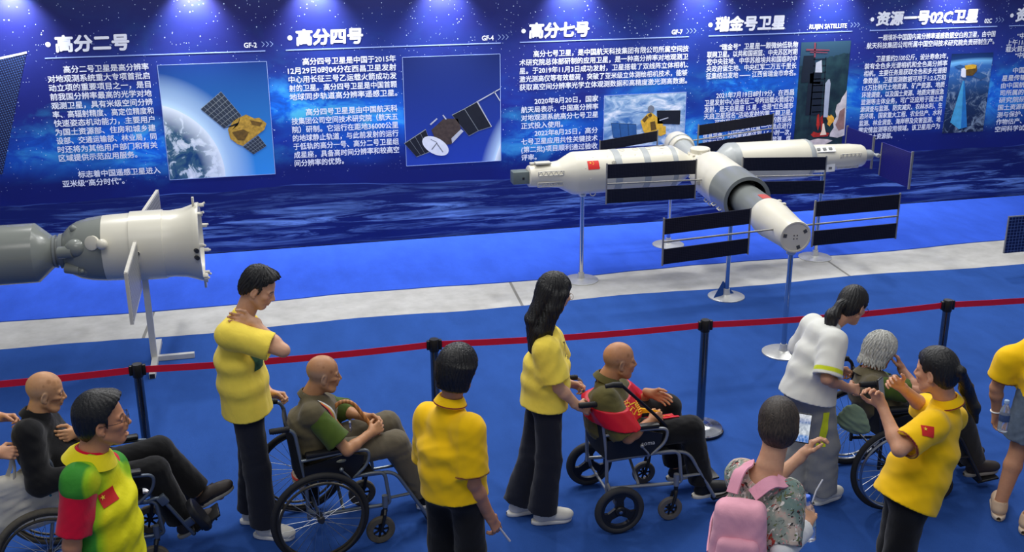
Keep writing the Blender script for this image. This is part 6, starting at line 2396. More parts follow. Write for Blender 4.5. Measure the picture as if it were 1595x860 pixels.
# ---- girl in white pushing the last chair
p = Person('girl with a ponytail in a white T-shirt and grey track trousers', skin=(210, 158, 128), s=0.94, hs=0.95,
           head=Q3(1328, 476, 5.74), look=(24, -26), neck=Q3(1296, 505, 5.72), nr=0.048,
           sh=[Q3(1300, 532, 5.56), Q3(1266, 508, 5.86)], el=[Q3(1288, 590, 5.46), Q3(1249, 540, 5.98)], wr=[Q3(1322, 605, 5.57), Q3(1300, 575, 6.00)],
           hip=[(3.285, 5.62, 0.80), (3.215, 5.76, 0.80)], kn=[(3.36, 5.62, 0.44), (3.25, 5.78, 0.43)], an=[(3.38, 5.64, 0.085), (3.215, 5.74, 0.085)],
           toe=[(0.95, 0.3, 0), (0.9, 0.4, 0)], lips=(190, 110, 106), brow=(40, 30, 28),
           hands=[dict(d=(0.9, 0.1, -0.25), th=(0.2, 0.5, 0.8), curl=(40, 60, 40), thumb=0.6), dict(d=(0.9, 0.0, -0.2), th=(0.3, -0.5, 0.8), curl=(50, 60, 40), thumb=0.6)])
p.body()
WHT = CLOTH('tee_white', (222, 222, 214), 0.04)
LIME = CLOTH('stripe_lime', (206, 216, 40))
p.upper('t_shirt', tone_cloth('tee_white_striped'), [(0.190, 0.168), (0.162, 0.138), (0.158, 0.120), (0.125, 0.075)], 0.36, 0.43, (0.074, 0.090), (0.007, 0.15), seed=61, neckr=0.055, paint=sleeve_band((222, 222, 214), (206, 216, 40), 0.022, 0.050))
p.trousers('trousers', CLOTH('track_grey', (140, 140, 138)), 0.092, 0.090, 0.098, (0.155, 0.12), 0.985, (0.012, 0.12), seed=63)
tr9 = [c for c in p.o.children if c.name.startswith('trousers')][0]
v, f = grid2(0.035, 0.24, 3, 20)
decal(tr9, v, f, Q3(1290, 672, 5.5) - p.origin, (0.2, -1, 0.15), (1, 0.2, 0), 'side_stripe', LIME, 0.003)
p.shoes(SHOEW, SOLEW, sz=1.0)


def pony(F, p, drop=((-0.10, 0, 0.0), (-0.135, 0, -0.03)), tail=None, r=(0.022, 0.032, 0.034, 0.014)):
    W = p.W
    cap_hair(0.013, 0.014, -0.075, 1.05, True, 0.02)(F, p)
    pts = [W(*drop[0]), W(*drop[1])] + tail
    tube_path(F, pts, [0.02] + list(r)[:len(pts) - 1], 0.02)


p.hair(H_BLACK, lambda F, p: pony(F, p, tail=[Q3(1297, 492, 5.68), Q3(1290, 517, 5.66)], r=(0.026, 0.042, 0.034)), 0.003, 60)
glasses(p, SPEC_B)
girl9 = p
# ---- woman in the yellow polo, back to the camera
p = Person('short-haired woman in a yellow polo with her back turned, arm hanging down', skin=(186, 132, 102), s=0.97, hs=0.97,
           head=Q3(714, 575, 5.03), look=(38, -10), neck=Q3(702, 622, 5.02), nr=0.052,
           sh=[Q3(731, 668, 4.90), Q3(668, 650, 5.18)], el=[Q3(737, 752, 4.86), Q3(664, 735, 5.26)], wr=[Q3(764, 806, 4.90), Q3(690, 775, 5.36)],
           hip=[(0.90, 4.95, 0.80), (0.79, 5.08, 0.80)], kn=[(0.92, 4.97, 0.44), (0.79, 5.10, 0.44)], an=[(0.90, 4.96, 0.085), (0.76, 5.06, 0.085)], toe=[(0.8, 0.6, 0), (0.8, 0.6, 0)],
           lips=(170, 100, 90), brow=(40, 30, 28),
           hands=[dict(d=(0.45, 0.1, -0.9), th=(0.5, 0.6, 0.2), curl=(30, 35, 20), curls=[(15, 25, 15), (30, 40, 25), (40, 45, 25), (40, 45, 25)], thumb=0.3), dict(d=(0.3, 0.2, -0.9), th=(0.6, -0.3, 0.2), curl=(30, 35, 20))])
p.body()
u5 = p.upper('polo_shirt', POLO_T, [(0.195, 0.165), (0.182, 0.152), (0.185, 0.145), (0.15, 0.085)], 0.20, 0.44, (0.078, 0.084), (0.007, 0.13), seed=71, neckr=0.06, paint=polo_paint)
polo_collar(p, POLO, TRIM_R, 0.062, 0.034, 0.034, 0.026)
p.trousers('trousers', BLACKT, 0.092, 0.080, 0.080, (0.155, 0.125), 0.97, (0.006, 0.12), seed=73)
p.shoes(mat('shoe_black', (24, 24, 26), 0.6), SOLEW)


def bob(F, p):
    W, s, R = p.W, p.hs, p.R
    cap_hair(0.022, 0.022, -0.13, 1.15, False)(F, p)
    F.eseg(W(-0.028, 0, 0.03), W(-0.036, 0, -0.095), p.R[:, 1], 0.104, 0.096, 0.088, 0.074, 0.02, 0.02)


p.hair(H_BLACK, bob, 0.0028, 60)
woman5 = p

a5, b5 = Q3(783, 829, 4.93), Q3(794, 843, 4.95)
pen = MB(Matrix.Translation(-Vector(mid(a5, b5)))).tube([Vector(a5), Vector(b5)], [0.006, 0.0065], 10).tube([Vector(a5 + (a5 - b5) * 1.2), Vector(a5)], [0.006, 0.006], 10).build('pen', mat('pen_white', (214, 206, 206), 0.4))
pen.location = Vector(mid(a5, b5))
tag(pen, 'pale pen in the lowered hand of the short-haired woman in the yellow polo', 'pen')

# ---- man in the lime and yellow volunteer vest
VP = {}


def vest_colors(V, p):
    q = V + p.origin - p.shm
    f = np.array([cos(radians(-18)), sin(radians(-18)), 0])
    l = np.array([-f[1], f[0], 0])
    x, y, z = q @ f, q @ l, q[:, 2]
    lime, yel, grn = np.array(s2l((150, 196, 24))), np.array(s2l((226, 218, 20))), np.array(s2l((58, 142, 44)))
    col = np.tile(lime, (len(V), 1))
    w = np.clip((x - 0.075) / 0.03, 0, 1)[:, None]
    col = col * (1 - w) + yel * w
    g = (np.clip((np.abs(y) - 0.135) / 0.012, 0, 1) * np.clip((0.07 - np.abs(x)) / 0.012, 0, 1))[:, None]
    col = col * (1 - g) + grn * g
    g = (np.clip((0.012 - np.abs(x + 0.03)) / 0.006, 0, 1) * (z < 0.0))[:, None]
    return col * (1 - g) + grn * g


p = Person('man in glasses with a lime and yellow vest over a red shirt', skin=(198, 138, 100), s=1.0, hs=1.0,
           head=Q3(160, 655, 4.64), look=(4, 2), neck=Q3(142, 702, 4.63), nr=0.057, mouth=1.0,
           sh=[Q3(122, 748, 4.48), Q3(172, 728, 4.82)], el=[Q3(112, 850, 4.43), Q3(178, 826, 4.90)], wr=[Q3(118, 940, 4.50), Q3(212, 900, 4.90)],
           hip=[(-0.86, 4.56, 0.88), (-0.81, 4.73, 0.88)], kn=[(-0.72, 4.56, 0.48), (-0.95, 4.72, 0.47)], an=[(-0.66, 4.56, 0.085), (-1.13, 4.71, 0.10)], toe=[(1, -0.2, 0), (1, -0.2, 0)],
           lips=(170, 96, 84), brow=(26, 22, 20),
           hands=[dict(d=(0.2, 0.0, -0.95), th=(0.9, 0.2, 0.2), curl=(25, 30, 20)), dict(d=(0.3, 0.0, -0.95), th=(0.9, -0.2, 0.2), curl=(25, 30, 20))])
p.body()
p.upper('shirt', CLOTH('shirt_red', (206, 12, 52)), [(0.175, 0.125), (0.165, 0.12), (0.175, 0.12), (0.15, 0.08)], 0.15, 0.38, (0.066, 0.072), (0.005, 0.12), seed=81, neckr=0.060, shr=0.058)
polo_collar(p, CLOTH('shirt_red', (206, 12, 52)), None, 0.062, 0.03, 0.03, 0.018)
t = NT('volunteer_vest')
t.base(t.n('ShaderNodeAttribute', attribute_name='tone').outputs['Color'], 0.7, spec=0.25)
t.bump(t.noise(t.coord(), 30, 4), 0.3, 0.01)
vst = p.upper('vest', t.m, [(0.205, 0.155), (0.192, 0.148), (0.195, 0.142), (0.145, 0.085)], 0.22, sleeves=False, fold=(0.008, 0.14), shr=0.070, seed=82, neckr=0.070, extra=lambda F, p: [F.cap(p.sh[i], p.sh[i] * .9 + p.el[i] * .1, 0.075, 0.075, 0.03) for i in (0, 1)])
nv = len(vst.data.vertices)
co = np.empty(nv * 3, np.float32)
vst.data.vertices.foreach_get('co', co)
at = vst.data.color_attributes.new('tone', 'FLOAT_COLOR', 'POINT')
at.data.foreach_set('color', np.concatenate([vest_colors(co.reshape(-1, 3), p), np.ones((nv, 1))], 1).astype(np.float32).ravel())
YEL = CLOTH('collar_yellow', (232, 214, 30))
polo_collar(p, YEL, None, 0.074, 0.034, 0.05, 0.045, lift=-0.025)
v, f = grid2(0.085, 0.065)
n6 = (0.62, -0.75, 0.15)
c6 = Q3(174, 776, 4.50) - p.origin
decal(vst, v, f, c6, n6, (0.80, 0.6, 0.12), 'flag_patch', FLAGRED, 0.003)
sv = [(0.014 * (1 if k % 2 == 0 else .4) * cos(pi / 2 + k * pi / 5) - 0.024, 0.014 * (1 if k % 2 == 0 else .4) * sin(pi / 2 + k * pi / 5) + 0.012) for k in range(10)]
decal(vst, sv, [tuple(range(10))], c6, n6, (0.80, 0.6, 0.12), 'flag_star', FLAGYEL, 0.005)
p.trousers('trousers', BLACKT, 0.105, 0.085, 0.085, (0.17, 0.13), 0.97, (0.006, 0.12), seed=83)
p.shoes(mat('shoe_black', (24, 24, 26), 0.6), SOLEW)
p.hair(H_BLACK, cap_hair(0.014, 0.026, -0.055, 0.95, True, 0.04, front=0.02), 0.0016, 60)
glasses(p, SPEC_B)
man3 = p


# ---- woman with the pink backpack
def floral():
    t = NT('blouse_floral')
    v = t.coord()
    c = t.ramp(t.noise(v, 9, 3, 0.5, 0.5), (0.40, s2l((118, 140, 132))), (0.52, s2l((148, 156, 146))), (0.60, s2l((196, 178, 164))))
    for rot, sc, lo, colr in ((0.6, 22, 0.66, (60, 58, 58)), (-0.5, 18, 0.67, (232, 226, 216)), (1.3, 16, 0.68, (170, 62, 56)), (2.2, 20, 0.67, (110, 120, 84)), (0.1, 26, 0.69, (210, 150, 146))):
        n = t.noise(t.mapping(v, (1, 2.6, 1.4), rot=(rot, rot * 0.7, rot * 1.9), loc=(rot * 7, 0, 0)), sc, 2, 0.5, 1.2)
        c = t.mix(t.ramp(n, (lo - 0.05, 0.0), (lo - 0.02, 1.0)), c, s2l(colr))
    t.bump(t.noise(v, 300, 2), 0.15, 0.003)
    return t.base(c, 0.85, spec=0.15)


p = Person('woman with cropped grey-brown hair in a floral blouse, looking at a phone', skin=(208, 158, 126), s=0.95, hs=1.0,
           head=Q3(1212, 664, 4.10), look=(66, -16), neck=Q3(1200, 722, 4.05), nr=0.058,
           sh=[Q3(1226, 772, 3.95), Q3(1156, 740, 4.12)], el=[Q3(1221, 856, 3.84), Q3(1192, 762, 4.40)], wr=[Q3(1254, 820, 3.99), Q3(1250, 708, 4.42)],
           hip=[(2.18, 3.94, 0.80), (2.02, 4.02, 0.80)], kn=[(2.20, 3.98, 0.43), (2.04, 4.07, 0.43)], an=[(2.19, 3.95, 0.085), (2.03, 4.03, 0.085)], toe=[(0.5, 0.85, 0), (0.5, 0.85, 0)],
           hands=[dict(d=(0.45, 0.45, 0.35), th=(-0.5, 0.5, 0.4), curl=(35, 45, 30), thumb=0.5), dict(d=(0.5, 0.1, 0.6), th=(-0.2, -0.8, 0.3), curl=(30, 40, 30), thumb=0.2)])
p.body()
FLO = floral()
u8 = p.upper('blouse', FLO, [(0.175, 0.15), (0.165, 0.14), (0.165, 0.135), (0.14, 0.085)], 0.15, 0.46, (0.070, 0.076), (0.007, 0.12), seed=91, neckr=0.100, necklow=0.055, tuck=0.15)
F = Field()
e0 = p.el[0]
d = nrm3(p.wr[0] - e0)
F.cap(e0 - d * 0.02, p.wr[0], 0.056, 0.050, 0.0, cuts=((p.wr[0] - d * 0.02, d),))
F.disp(folds(93, 0.004, 0.08))
p.child('arm_sleeve', F, 0.006, CLOTH('sleeve_white', (226, 226, 226), 0.03))
p.trousers('trousers', BLACKT, 0.10, 0.085, 0.085, (0.165, 0.14), 0.97, (0.006, 0.12), seed=95)
p.shoes(mat('shoe_black', (24, 24, 26), 0.6), SOLEW)
p.hair(H_BROWN, lambda F, p: (cap_hair(0.016, 0.018, -0.085, 0.95, True, 0.03)(F, p), F.ell(p.W(-0.03, 0, -0.01), np.array([0.092, 0.084, 0.075]) * p.hs, p.R, 0.02, 'u', cuts=((p.W(-0.06, 0, -0.085), nrm3(p.R @ np.array([0.75, 0, -0.66]))),))), 0.0018, 50)
woman8 = p

# backpack
bf = nrm3(np.cross(p.side_s, [0, 0, 1]) * -1)          # forward of the trunk
bf = nrm3(np.array([cos(radians(62)), sin(radians(62)), 0]))
bl = np.array([-bf[1], bf[0], 0])
bc = mid(p.spine[2], p.spine[1], 0.35) - bf * 0.20 + bl * 0.095 + np.array([0, 0, 0.03])
bu = nrm3(np.array([0, 0, 1]) + bf * 0.10)
RB = np.stack([bl, bf, bu], 1)
PINK = CLOTH('backpack_pink', (232, 166, 182), 0.05)
PINK2 = CLOTH('backpack_strap_pink', (224, 156, 176), 0.05)


def bag_field(hx, hy, hz, rr, c):
    F = Field()
    c = np.asarray(c, float)

    def fn(P):
        q = (P - c)
        top = 1 - 0.16 * np.clip(q[:, :, :, 2] / hz, -1, 1) if q.ndim == 4 else 1
        a = np.stack([np.abs(q[..., 0]) - (hx - rr) * top, np.abs(q[..., 1]) - (hy - rr), np.abs(q[..., 2]) - (hz - rr)], -1)
        return np.sqrt((np.maximum(a, 0) ** 2).sum(-1)) + np.minimum(a.max(-1), 0) - rr
    F.put(fn, c - np.array([hx, hy, hz]) * 1.15, c + np.array([hx, hy, hz]) * 1.15, 0.02)
    return F


F = bag_field(0.122, 0.068, 0.165, 0.05, (0, 0, 0))
F.disp(folds(101, 0.006, 0.12))
V, Q = F.mesh(0.006)
V = relax(V, Q, 2)
bo = (bc[0], bc[1], bc[2])
pack = np_mesh('backpack', V @ RB.T, Q, PINK)
pack.location = Vector(bc)
tag(pack, 'small pink backpack worn on the back of the woman in the floral blouse', 'backpack')
F = bag_field(0.098, 0.032, 0.085, 0.03, (0, -0.072, -0.06))
F.disp(folds(102, 0.004, 0.1))
V, Q = F.mesh(0.006)
np_mesh('front_pocket', relax(V, Q, 2) @ RB.T, Q, PINK, pack)
zp = [Vector(RB @ np.array([0.108 * cos(a), -0.026, 0.045 + 0.112 * sin(a)])) for a in np.linspace(-0.1, pi + 0.1, 24)]
MB().tube(zp, 0.0045, 6).build('zip', mat('zip_dark_pink', (150, 96, 112), 0.5), pack)


def strap(pts, w, name='shoulder_strap'):
    """flat webbing through points, facing outward from the trunk's core"""
    P = [np.asarray(q, float) for q in pts]
    # smooth the path
    for _ in range(3):
        R_ = [P[0]]
        for i in range(len(P) - 1):
            R_ += [P[i] * .75 + P[i + 1] * .25, P[i] * .25 + P[i + 1] * .75]
        P = R_ + [P[-1]]
    core = p.spine[2]
    vs, fs = [], []
    for i, q in enumerate(P):
        t_ = nrm3(P[min(i + 1, len(P) - 1)] - P[max(i - 1, 0)])
        o_ = q - core
        o_ = nrm3(o_ - t_ * (o_ @ t_))
        s_ = np.cross(t_, o_)
        for a, b in ((-1, -1), (1, -1), (1, 1), (-1, 1)):
            vs.append(q + s_ * (w / 2 * a) + o_ * (0.004 * b) - np.asarray(bo))
    n = len(P)
    for i in range(n - 1):
        for k in range(4):
            fs.append((4 * i + k, 4 * i + (k + 1) % 4, 4 * i + 4 + (k + 1) % 4, 4 * i + 4 + k))
    fs += [(0, 1, 2, 3), (4 * n - 1, 4 * n - 2, 4 * n - 3, 4 * n - 4)]
    return MB().add(vs, fs, True).build(name, PINK2, pack)


for i, sg in ((0, -1), (1, 1)):
    top = p.sh[i] * 0.80 + p.shm * 0.20 + np.array([0, 0, 0.083])
    strap([bc + RB @ np.array([0.045 * sg, 0.065, 0.165]), mid(bc + RB @ np.array([0.06 * sg, 0.06, 0.20]), top, 0.55) - bf * 0.035 + np.array([0, 0, 0.03]), top - bf * 0.045 - np.array([0, 0, 0.008]), top, top + bf * 0.09 + np.array([0, 0, -0.055]), top + bf * 0.125 + np.array([0, 0, -0.2]), bc + bl * (0.165 * sg - .04) + bf * 0.27 + np.array([0, 0, -0.06]), bc + bl * (0.165 * sg - .04) + bf * 0.12 + np.array([0, 0, -0.13]), bc + RB @ np.array([0.12 * sg, 0.04, -0.14])], 0.062)

# phone in her raised hand
def phone(name_label, c, R, w=0.075, h=0.155, screen=None):
    root = empty('phone', c, label=name_label, cat='phone')
    RM = Matrix([list(r) for r in R])
    MB().box((0, 0, 0), (w, 0.009, h), RM, bev=0.003).build('case', BLACKP, root)
    if screen:
        MB().box(RM @ Vector((0, -0.0052, 0)), (w - 0.006, 0.001, h - 0.012), RM).build('screen', screen, root)
    else:
        MB().box(RM @ Vector((w * .26, -0.0055, h * .36)), (w * .3, 0.003, h * .2), RM, bev=.001).build('camera_bump', mat('camera_bump', (60, 62, 66), 0.3), root)
    return root


def screen_mat():
    t = NT('phone_screen')
    x, y, z = t.sep(t.coord('Generated'))
    n = t.noise(t.coord('Generated'), 7, 3)
    c = t.ramp(z, (0.0, s2l((40, 120, 220))), (0.22, s2l((60, 140, 226))), (0.30, s2l((222, 232, 240))), (0.62, s2l((200, 214, 230))), (0.72, s2l((70, 110, 180))), (0.9, s2l((236, 240, 246))))
    c = t.mix(0.35, c, t.ramp(n, (0.4, s2l((70, 80, 110))), (0.6, s2l((240, 244, 250)))))
    t.base((0.02, 0.02, 0.02), 0.15)
    t.t.links.new(c, t.b.inputs['Emission Color'])
    t.b.inputs['Emission Strength'].default_value = 0.85
    return t.m


c8 = Q3(1251, 667, 4.44)
look8 = nrm3(np.array([0.0, 0.0, 3.2]) - c8)
y_ = -nrm3(np.array([-0.45, -0.8, 0.35]))
x_ = nrm3(np.cross(y_, [0.05, 0, 1]))
z_ = np.cross(x_, y_)
phone('dark phone with a lit screen held up by the woman with the backpack', Vector(c8), np.stack([x_, y_, z_], 1), 0.072, 0.150, screen_mat())


def bottle(label, base, up, liquid, cap_rgb, s=1.0):
    root = empty('bottle', base, label=label, cat='bottle')
    u = Vector(nrm3(up))
    t = NT('bottle_plastic')
    t.base((0.85, 0.9, 0.95), 0.08)
    t.b.inputs['Transmission Weight'].default_value = 0.85
    t.b.inputs['IOR'].default_value = 1.2
    MB().lathe([(0.0, 0.024 * s), (0.005 * s, 0.031 * s), (0.06 * s, 0.033 * s), (0.066 * s, 0.031 * s), (0.072 * s, 0.033 * s), (0.13 * s, 0.033 * s), (0.16 * s, 0.027 * s), (0.185 * s, 0.013 * s), (0.20 * s, 0.012 * s)], (0, 0, 0), u, 28).build('bottle_body', t.m, root)
    MB().lathe([(0.196 * s, 0.0155 * s), (0.198 * s, 0.016 * s), (0.215 * s, 0.016 * s), (0.218 * s, 0.013 * s)], (0, 0, 0), u, 22).build('cap', mat('cap_' + liquid, cap_rgb, 0.4), root)
    MB().lathe([(0.075 * s, 0.0335 * s), (0.12 * s, 0.0335 * s)], (0, 0, 0), u, 28, cap=False).build('paper_label', mat('label_' + liquid, (180, 206, 214) if liquid == 'blue' else (60, 80, 120), 0.4, var=0.3, scale=60), root)
    return root


bb = p.wr[0] + nrm3(np.array([0.45, 0.45, 0.35])) * 0.085 + np.array([0.015, 0.02, -0.165])
bottle('clear plastic bottle with a blue cap in the hand of the woman with the backpack', Vector(bb), (-0.12, 0.02, 1), 'blue', (40, 100, 220), 1.1)

MB().tube([(0.0, 0.0, 0.20), (0.015, 0.0, 0.26), (0.05, 0.01, 0.31)], 0.0035, 8).build('straw', mat('straw_white', (224, 226, 230), 0.5), bpy.data.objects['bottle'])

# ---- photographer in the yellow polo
p = Person('woman with a ponytail in a yellow polo with a flag patch', skin=(216, 160, 126), s=0.95, hs=0.97,
           head=Q3(1457, 578, 4.44), look=(122, -8), neck=Q3(1474, 622, 4.42), nr=0.050,
           sh=[Q3(1482, 650, 4.57), Q3(1452, 662, 4.29)], el=[Q3(1440, 636, 4.80), Q3(1401, 700, 4.22)], wr=[Q3(1402, 601, 4.68), Q3(1374, 633, 4.42)],
           hip=[(3.16, 4.46, 0.80), (3.09, 4.31, 0.80)], kn=[(3.14, 4.47, 0.43), (3.06, 4.31, 0.43)], an=[(3.16, 4.46, 0.085), (3.09, 4.30, 0.085)], toe=[(-0.85, 0.5, 0), (-0.85, 0.5, 0)],
           lips=(180, 104, 96), brow=(40, 30, 28),
           hands=[dict(d=(-0.62, -0.1, 0.45), th=(0.1, -0.3, 0.9), curl=(30, 40, 30), thumb=0.2), dict(d=(-0.35, 0.15, 0.75), th=(-0.5, 0.6, 0.3), curl=(30, 40, 30), thumb=0.3)])
p.body()
u11 = p.upper('polo_shirt', POLO_T, [(0.200, 0.170), (0.176, 0.150), (0.175, 0.14), (0.135, 0.08)], 0.26, 0.42, (0.074, 0.080), (0.007, 0.13), seed=111, neckr=0.058, paint=polo_paint)
polo_collar(p, POLO, TRIM_R, 0.060, 0.032, 0.034, 0.026)
v, f = grid2(0.066, 0.055)
ad = nrm3(p.el[1] - p.sh[1])
ca = p.sh[1] + ad * 0.085 - p.origin
nf = nrm3(np.array([-0.1, -0.8, 0.55]))
ux = nrm3(np.cross(nf, ad)) * -1
decal(u11, v, f, ca, nf, (0.94, -0.1, -0.25), 'flag_patch', FLAGRED, 0.003)
decal(u11, [(q[0] * .8 + .006, q[1] * .8) for q in sv], [tuple(range(10))], ca, nf, (0.94, -0.1, -0.25), 'flag_star', FLAGYEL, 0.005)
p.trousers('trousers', BLACKT, 0.092, 0.082, 0.080, (0.155, 0.125), 0.97, (0.006, 0.12), seed=113)
p.shoes(mat('shoe_black', (24, 24, 26), 0.6), SOLEW)
p.hair(H_BLACK, lambda F, p: pony(F, p, drop=((-0.10, 0, 0.03), (-0.135, 0, 0.02)), tail=[Q3(1505, 605, 4.42), Q3(1517, 635, 4.40), Q3(1521, 658, 4.38)], r=(0.022, 0.034, 0.030, 0.008)), 0.0018, 60)
tie = MB()
tc = Vector(p.W(-0.125, 0, 0.025) - p.origin)
tie.tube(arc(tc, 0.02, 0, 2 * pi, 16, Vector(p.R[:, 1]), Vector(p.R[:, 2]))[:-1], 0.007, 8, closed=True).build('hair_tie', mat('hair_tie_pink', (206, 160, 150), 0.6), p.o)
c11 = (p.wr[0] + p.wr[1]) / 2 + np.array([-0.09, -0.01, 0.10])
c11 = Q3(1372, 611, 4.54)
y_ = -nrm3(np.array([0.62, -0.75, 0.2]))
x_ = nrm3(np.cross(y_, [0, 0.1, 1]))
phone('phone held out in both hands by the ponytailed photographer', Vector(c11), np.stack([x_, y_, np.cross(x_, y_)], 1), 0.074, 0.150, mat('phone_screen_dim', (120, 140, 165), 0.12))
photog = p

# ---- visitor at the edge of the photograph
p = Person('visitor in a yellow polo and denim shorts cut off by the photo edge', skin=(196, 142, 108), s=1.0, hs=0.97,
           head=(4.83, 5.36, 1.56), look=(50, -8), neck=(4.76, 5.30, 1.43), nr=0.055,
           sh=[(4.86, 5.14, 1.36), Q3(1572, 560, 5.38)], el=[(4.90, 5.08, 1.08), Q3(1552, 604, 5.42)], wr=[(4.98, 5.20, 0.88), Q3(1552, 640, 5.44)],
           hip=[(4.72, 5.14, 0.84), (4.58, 5.26, 0.84)], kn=[(4.66, 5.09, 0.47), (4.52, 5.27, 0.47)], an=[(4.46, 5.03, 0.085), (4.40, 5.22, 0.085)], toe=[(0.75, 0.6, 0), (0.6, 0.8, 0)],
           hands=[dict(d=(0.2, 0.3, -0.9), th=(0.5, 0.6, 0.2), curl=(30, 35, 20)), dict(d=(0.1, 0.05, -0.95), th=(0.6, 0.2, 0.2), curl=(30, 35, 20))])
p.body()
p.upper('polo_shirt', POLO_T, [(0.21, 0.175), (0.20, 0.165), (0.195, 0.15), (0.16, 0.09)], 0.12, 0.36, (0.080, 0.086), (0.007, 0.13), seed=121, neckr=0.06, paint=polo_paint)
DEN = mat('denim_grey_blue', (98, 112, 128), 0.9, var=0.2, scale=26, bump=0.4, bscale=350)
F = Field()
F.eseg(p.pel - np.array([0, 0, 0.03]), p.pel + np.array([0, 0, 0.10]), p.side_h, 0.185, 0.150, 0.175, 0.14, 0.05, 0.05)
for i in range(2):
    d = nrm3(p.kn[i] - p.hip[i])
    e = p.hip[i] + d * 0.34
    F.cap(p.hip[i], e + d * 0.05, 0.115, 0.112, 0.05, cuts=((e, d),))
F.disp(folds(123, 0.007, 0.12))
for i in range(2):
    d = nrm3(p.kn[i] - p.hip[i])
    e = p.hip[i] + d * 0.34
    F.cap(e - d * 0.03, e + d * 0.05, 0.092, 0.1, 0.006, 's')
p.child('shorts', F, 0.007, DEN)
hm = mat('shoe_beige', (206, 176, 146), 0.7, var=0.1)
p.shoes(hm, mat('sole_beige', (220, 200, 176), 0.7), sz=1.08)
p.hair(H_BLACK, cap_hair(0.016, 0.02, -0.08, 1.0, True, 0.03), 0.004, 40)
w = p.wr[1] - p.origin
MB().tube(arc(Vector(w), 0.033, 0, 2 * pi, 18, (1, 0, 0.1), (0, 1, 0))[:-1], 0.005, 8, closed=True).build('bracelet', mat('bracelet_white', (230, 230, 226), 0.5), p.o)
bp = Q3(1561, 672, 5.19)
bottle('water bottle with a pale cap stuck in the back pocket of the denim shorts', Vector(bp), (0.05, 0.05, 1), 'water', (170, 196, 226), 0.95)

# ---- helper whose hands reach in at the photo's left edge
p = Person('helper of whom only hands show, gripping the wheelchair of the elder in black', skin=(206, 152, 118), s=0.95, hs=0.96,
           head=(-1.86, 6.02, 1.50), look=(5, -20), neck=(-1.92, 6.02, 1.36), nr=0.05,
           sh=[(-1.93, 5.86, 1.28), (-1.93, 6.18, 1.28)], el=[(-1.80, 5.72, 1.02), (-1.80, 6.32, 1.03)], wr=[Q3(-6, 706, 5.74), Q3(0, 650, 6.22)],
           hip=[(-1.95, 5.93, 0.82), (-1.95, 6.10, 0.82)], kn=[(-1.93, 5.93, 0.44), (-1.99, 6.10, 0.44)], an=[(-1.95, 5.93, 0.085), (-2.06, 6.10, 0.085)], toe=[(1, 0, 0), (1, 0, 0)],
           hands=[dict(d=(0.9, 0.05, -0.1), th=(0.2, 0.5, 0.8), curl=(45, 65, 40), thumb=0.6), dict(d=(0.9, -0.05, -0.1), th=(0.2, -0.5, 0.8), curl=(45, 65, 40), thumb=0.6)])
p.body()
p.upper('t_shirt', LEMON, [(0.19, 0.14), (0.18, 0.135), (0.18, 0.13), (0.14, 0.08)], 0.3, 0.46, (0.08, 0.09), (0.006, 0.13), seed=131)
p.trousers('trousers', NAVYT, 0.10, 0.085, 0.09, (0.165, 0.125), 0.97, (0.006, 0.12), seed=133)
p.shoes(SHOEW, SOLEW)
p.hair(H_BLACK, cap_hair(0.018, 0.02, -0.09, 1.0, True, 0.03), 0.004, 40)

# ================================================================ canes, bags and hats
WOOD = NT('cane_wood')
_v = WOOD.coord()
_w = WOOD.n('ShaderNodeTexWave')
WOOD.sock(_w.inputs['Vector'], _v)
_w.inputs['Scale'].default_value = 14
_w.inputs['Distortion'].default_value = 3
WOOD.base(WOOD.ramp(_w.outputs[0], (0.0, s2l((142, 88, 40))), (1.0, s2l((190, 126, 66)))), 0.35)
cb = Q3(596, 686, 5.97)
ct = Q3(560, 640, 6.02)
sd = nrm3(ct - cb)
o0 = cb - sd * 0.04
b_ = MB(Matrix.Translation(-Vector(o0)))
back = nrm3(np.array([-1.0, 0.05, 0]) - sd * (np.array([-1.0, 0.05, 0]) @ sd))
top = ct + sd * 0.03
hook = [Vector(top + back * 0.075 * (1 - cos(a)) + sd * 0.085 * sin(a)) for a in np.linspace(0, pi, 14)]
b_.tube([Vector(o0), Vector(mid(o0, top, .5)), Vector(top)] + hook[1:] + [hook[-1] - Vector(sd) * 0.05], 0.0125, 12)
cane = b_.build('cane', WOOD.m)
cane.location = Vector(o0)
tag(cane, 'honey-brown wooden cane with a crook handle held by the elder in green', 'cane')
k0, k1, k2, k3 = Q3(943, 602, 5.66), Q3(968, 600, 5.66), Q3(1020, 646, 5.72), Q3(1042, 668, 5.76)
root = empty('cane', Vector(k3), label='black T-handled walking cane lying across the elder with the red sash', cat='cane')
tt = lambda q: Vector(q - k3)
MB().tube([tt(k1 + (k1 - k2) * 0.02), tt(k2), tt(k3), tt(k3 + (k3 - k2) * 0.9)], 0.0105, 12).build('shaft', mat('cane_black', (16, 16, 18), 0.3), root)
MB().tube([tt(k0), tt(mid(k0, k1, .5) + np.array([0, 0, .006])), tt(k1), tt(k1 + (k1 - k0) * 0.05)], [0.013, 0.017, 0.019, 0.016], 14).build('handle', GRIP, root)

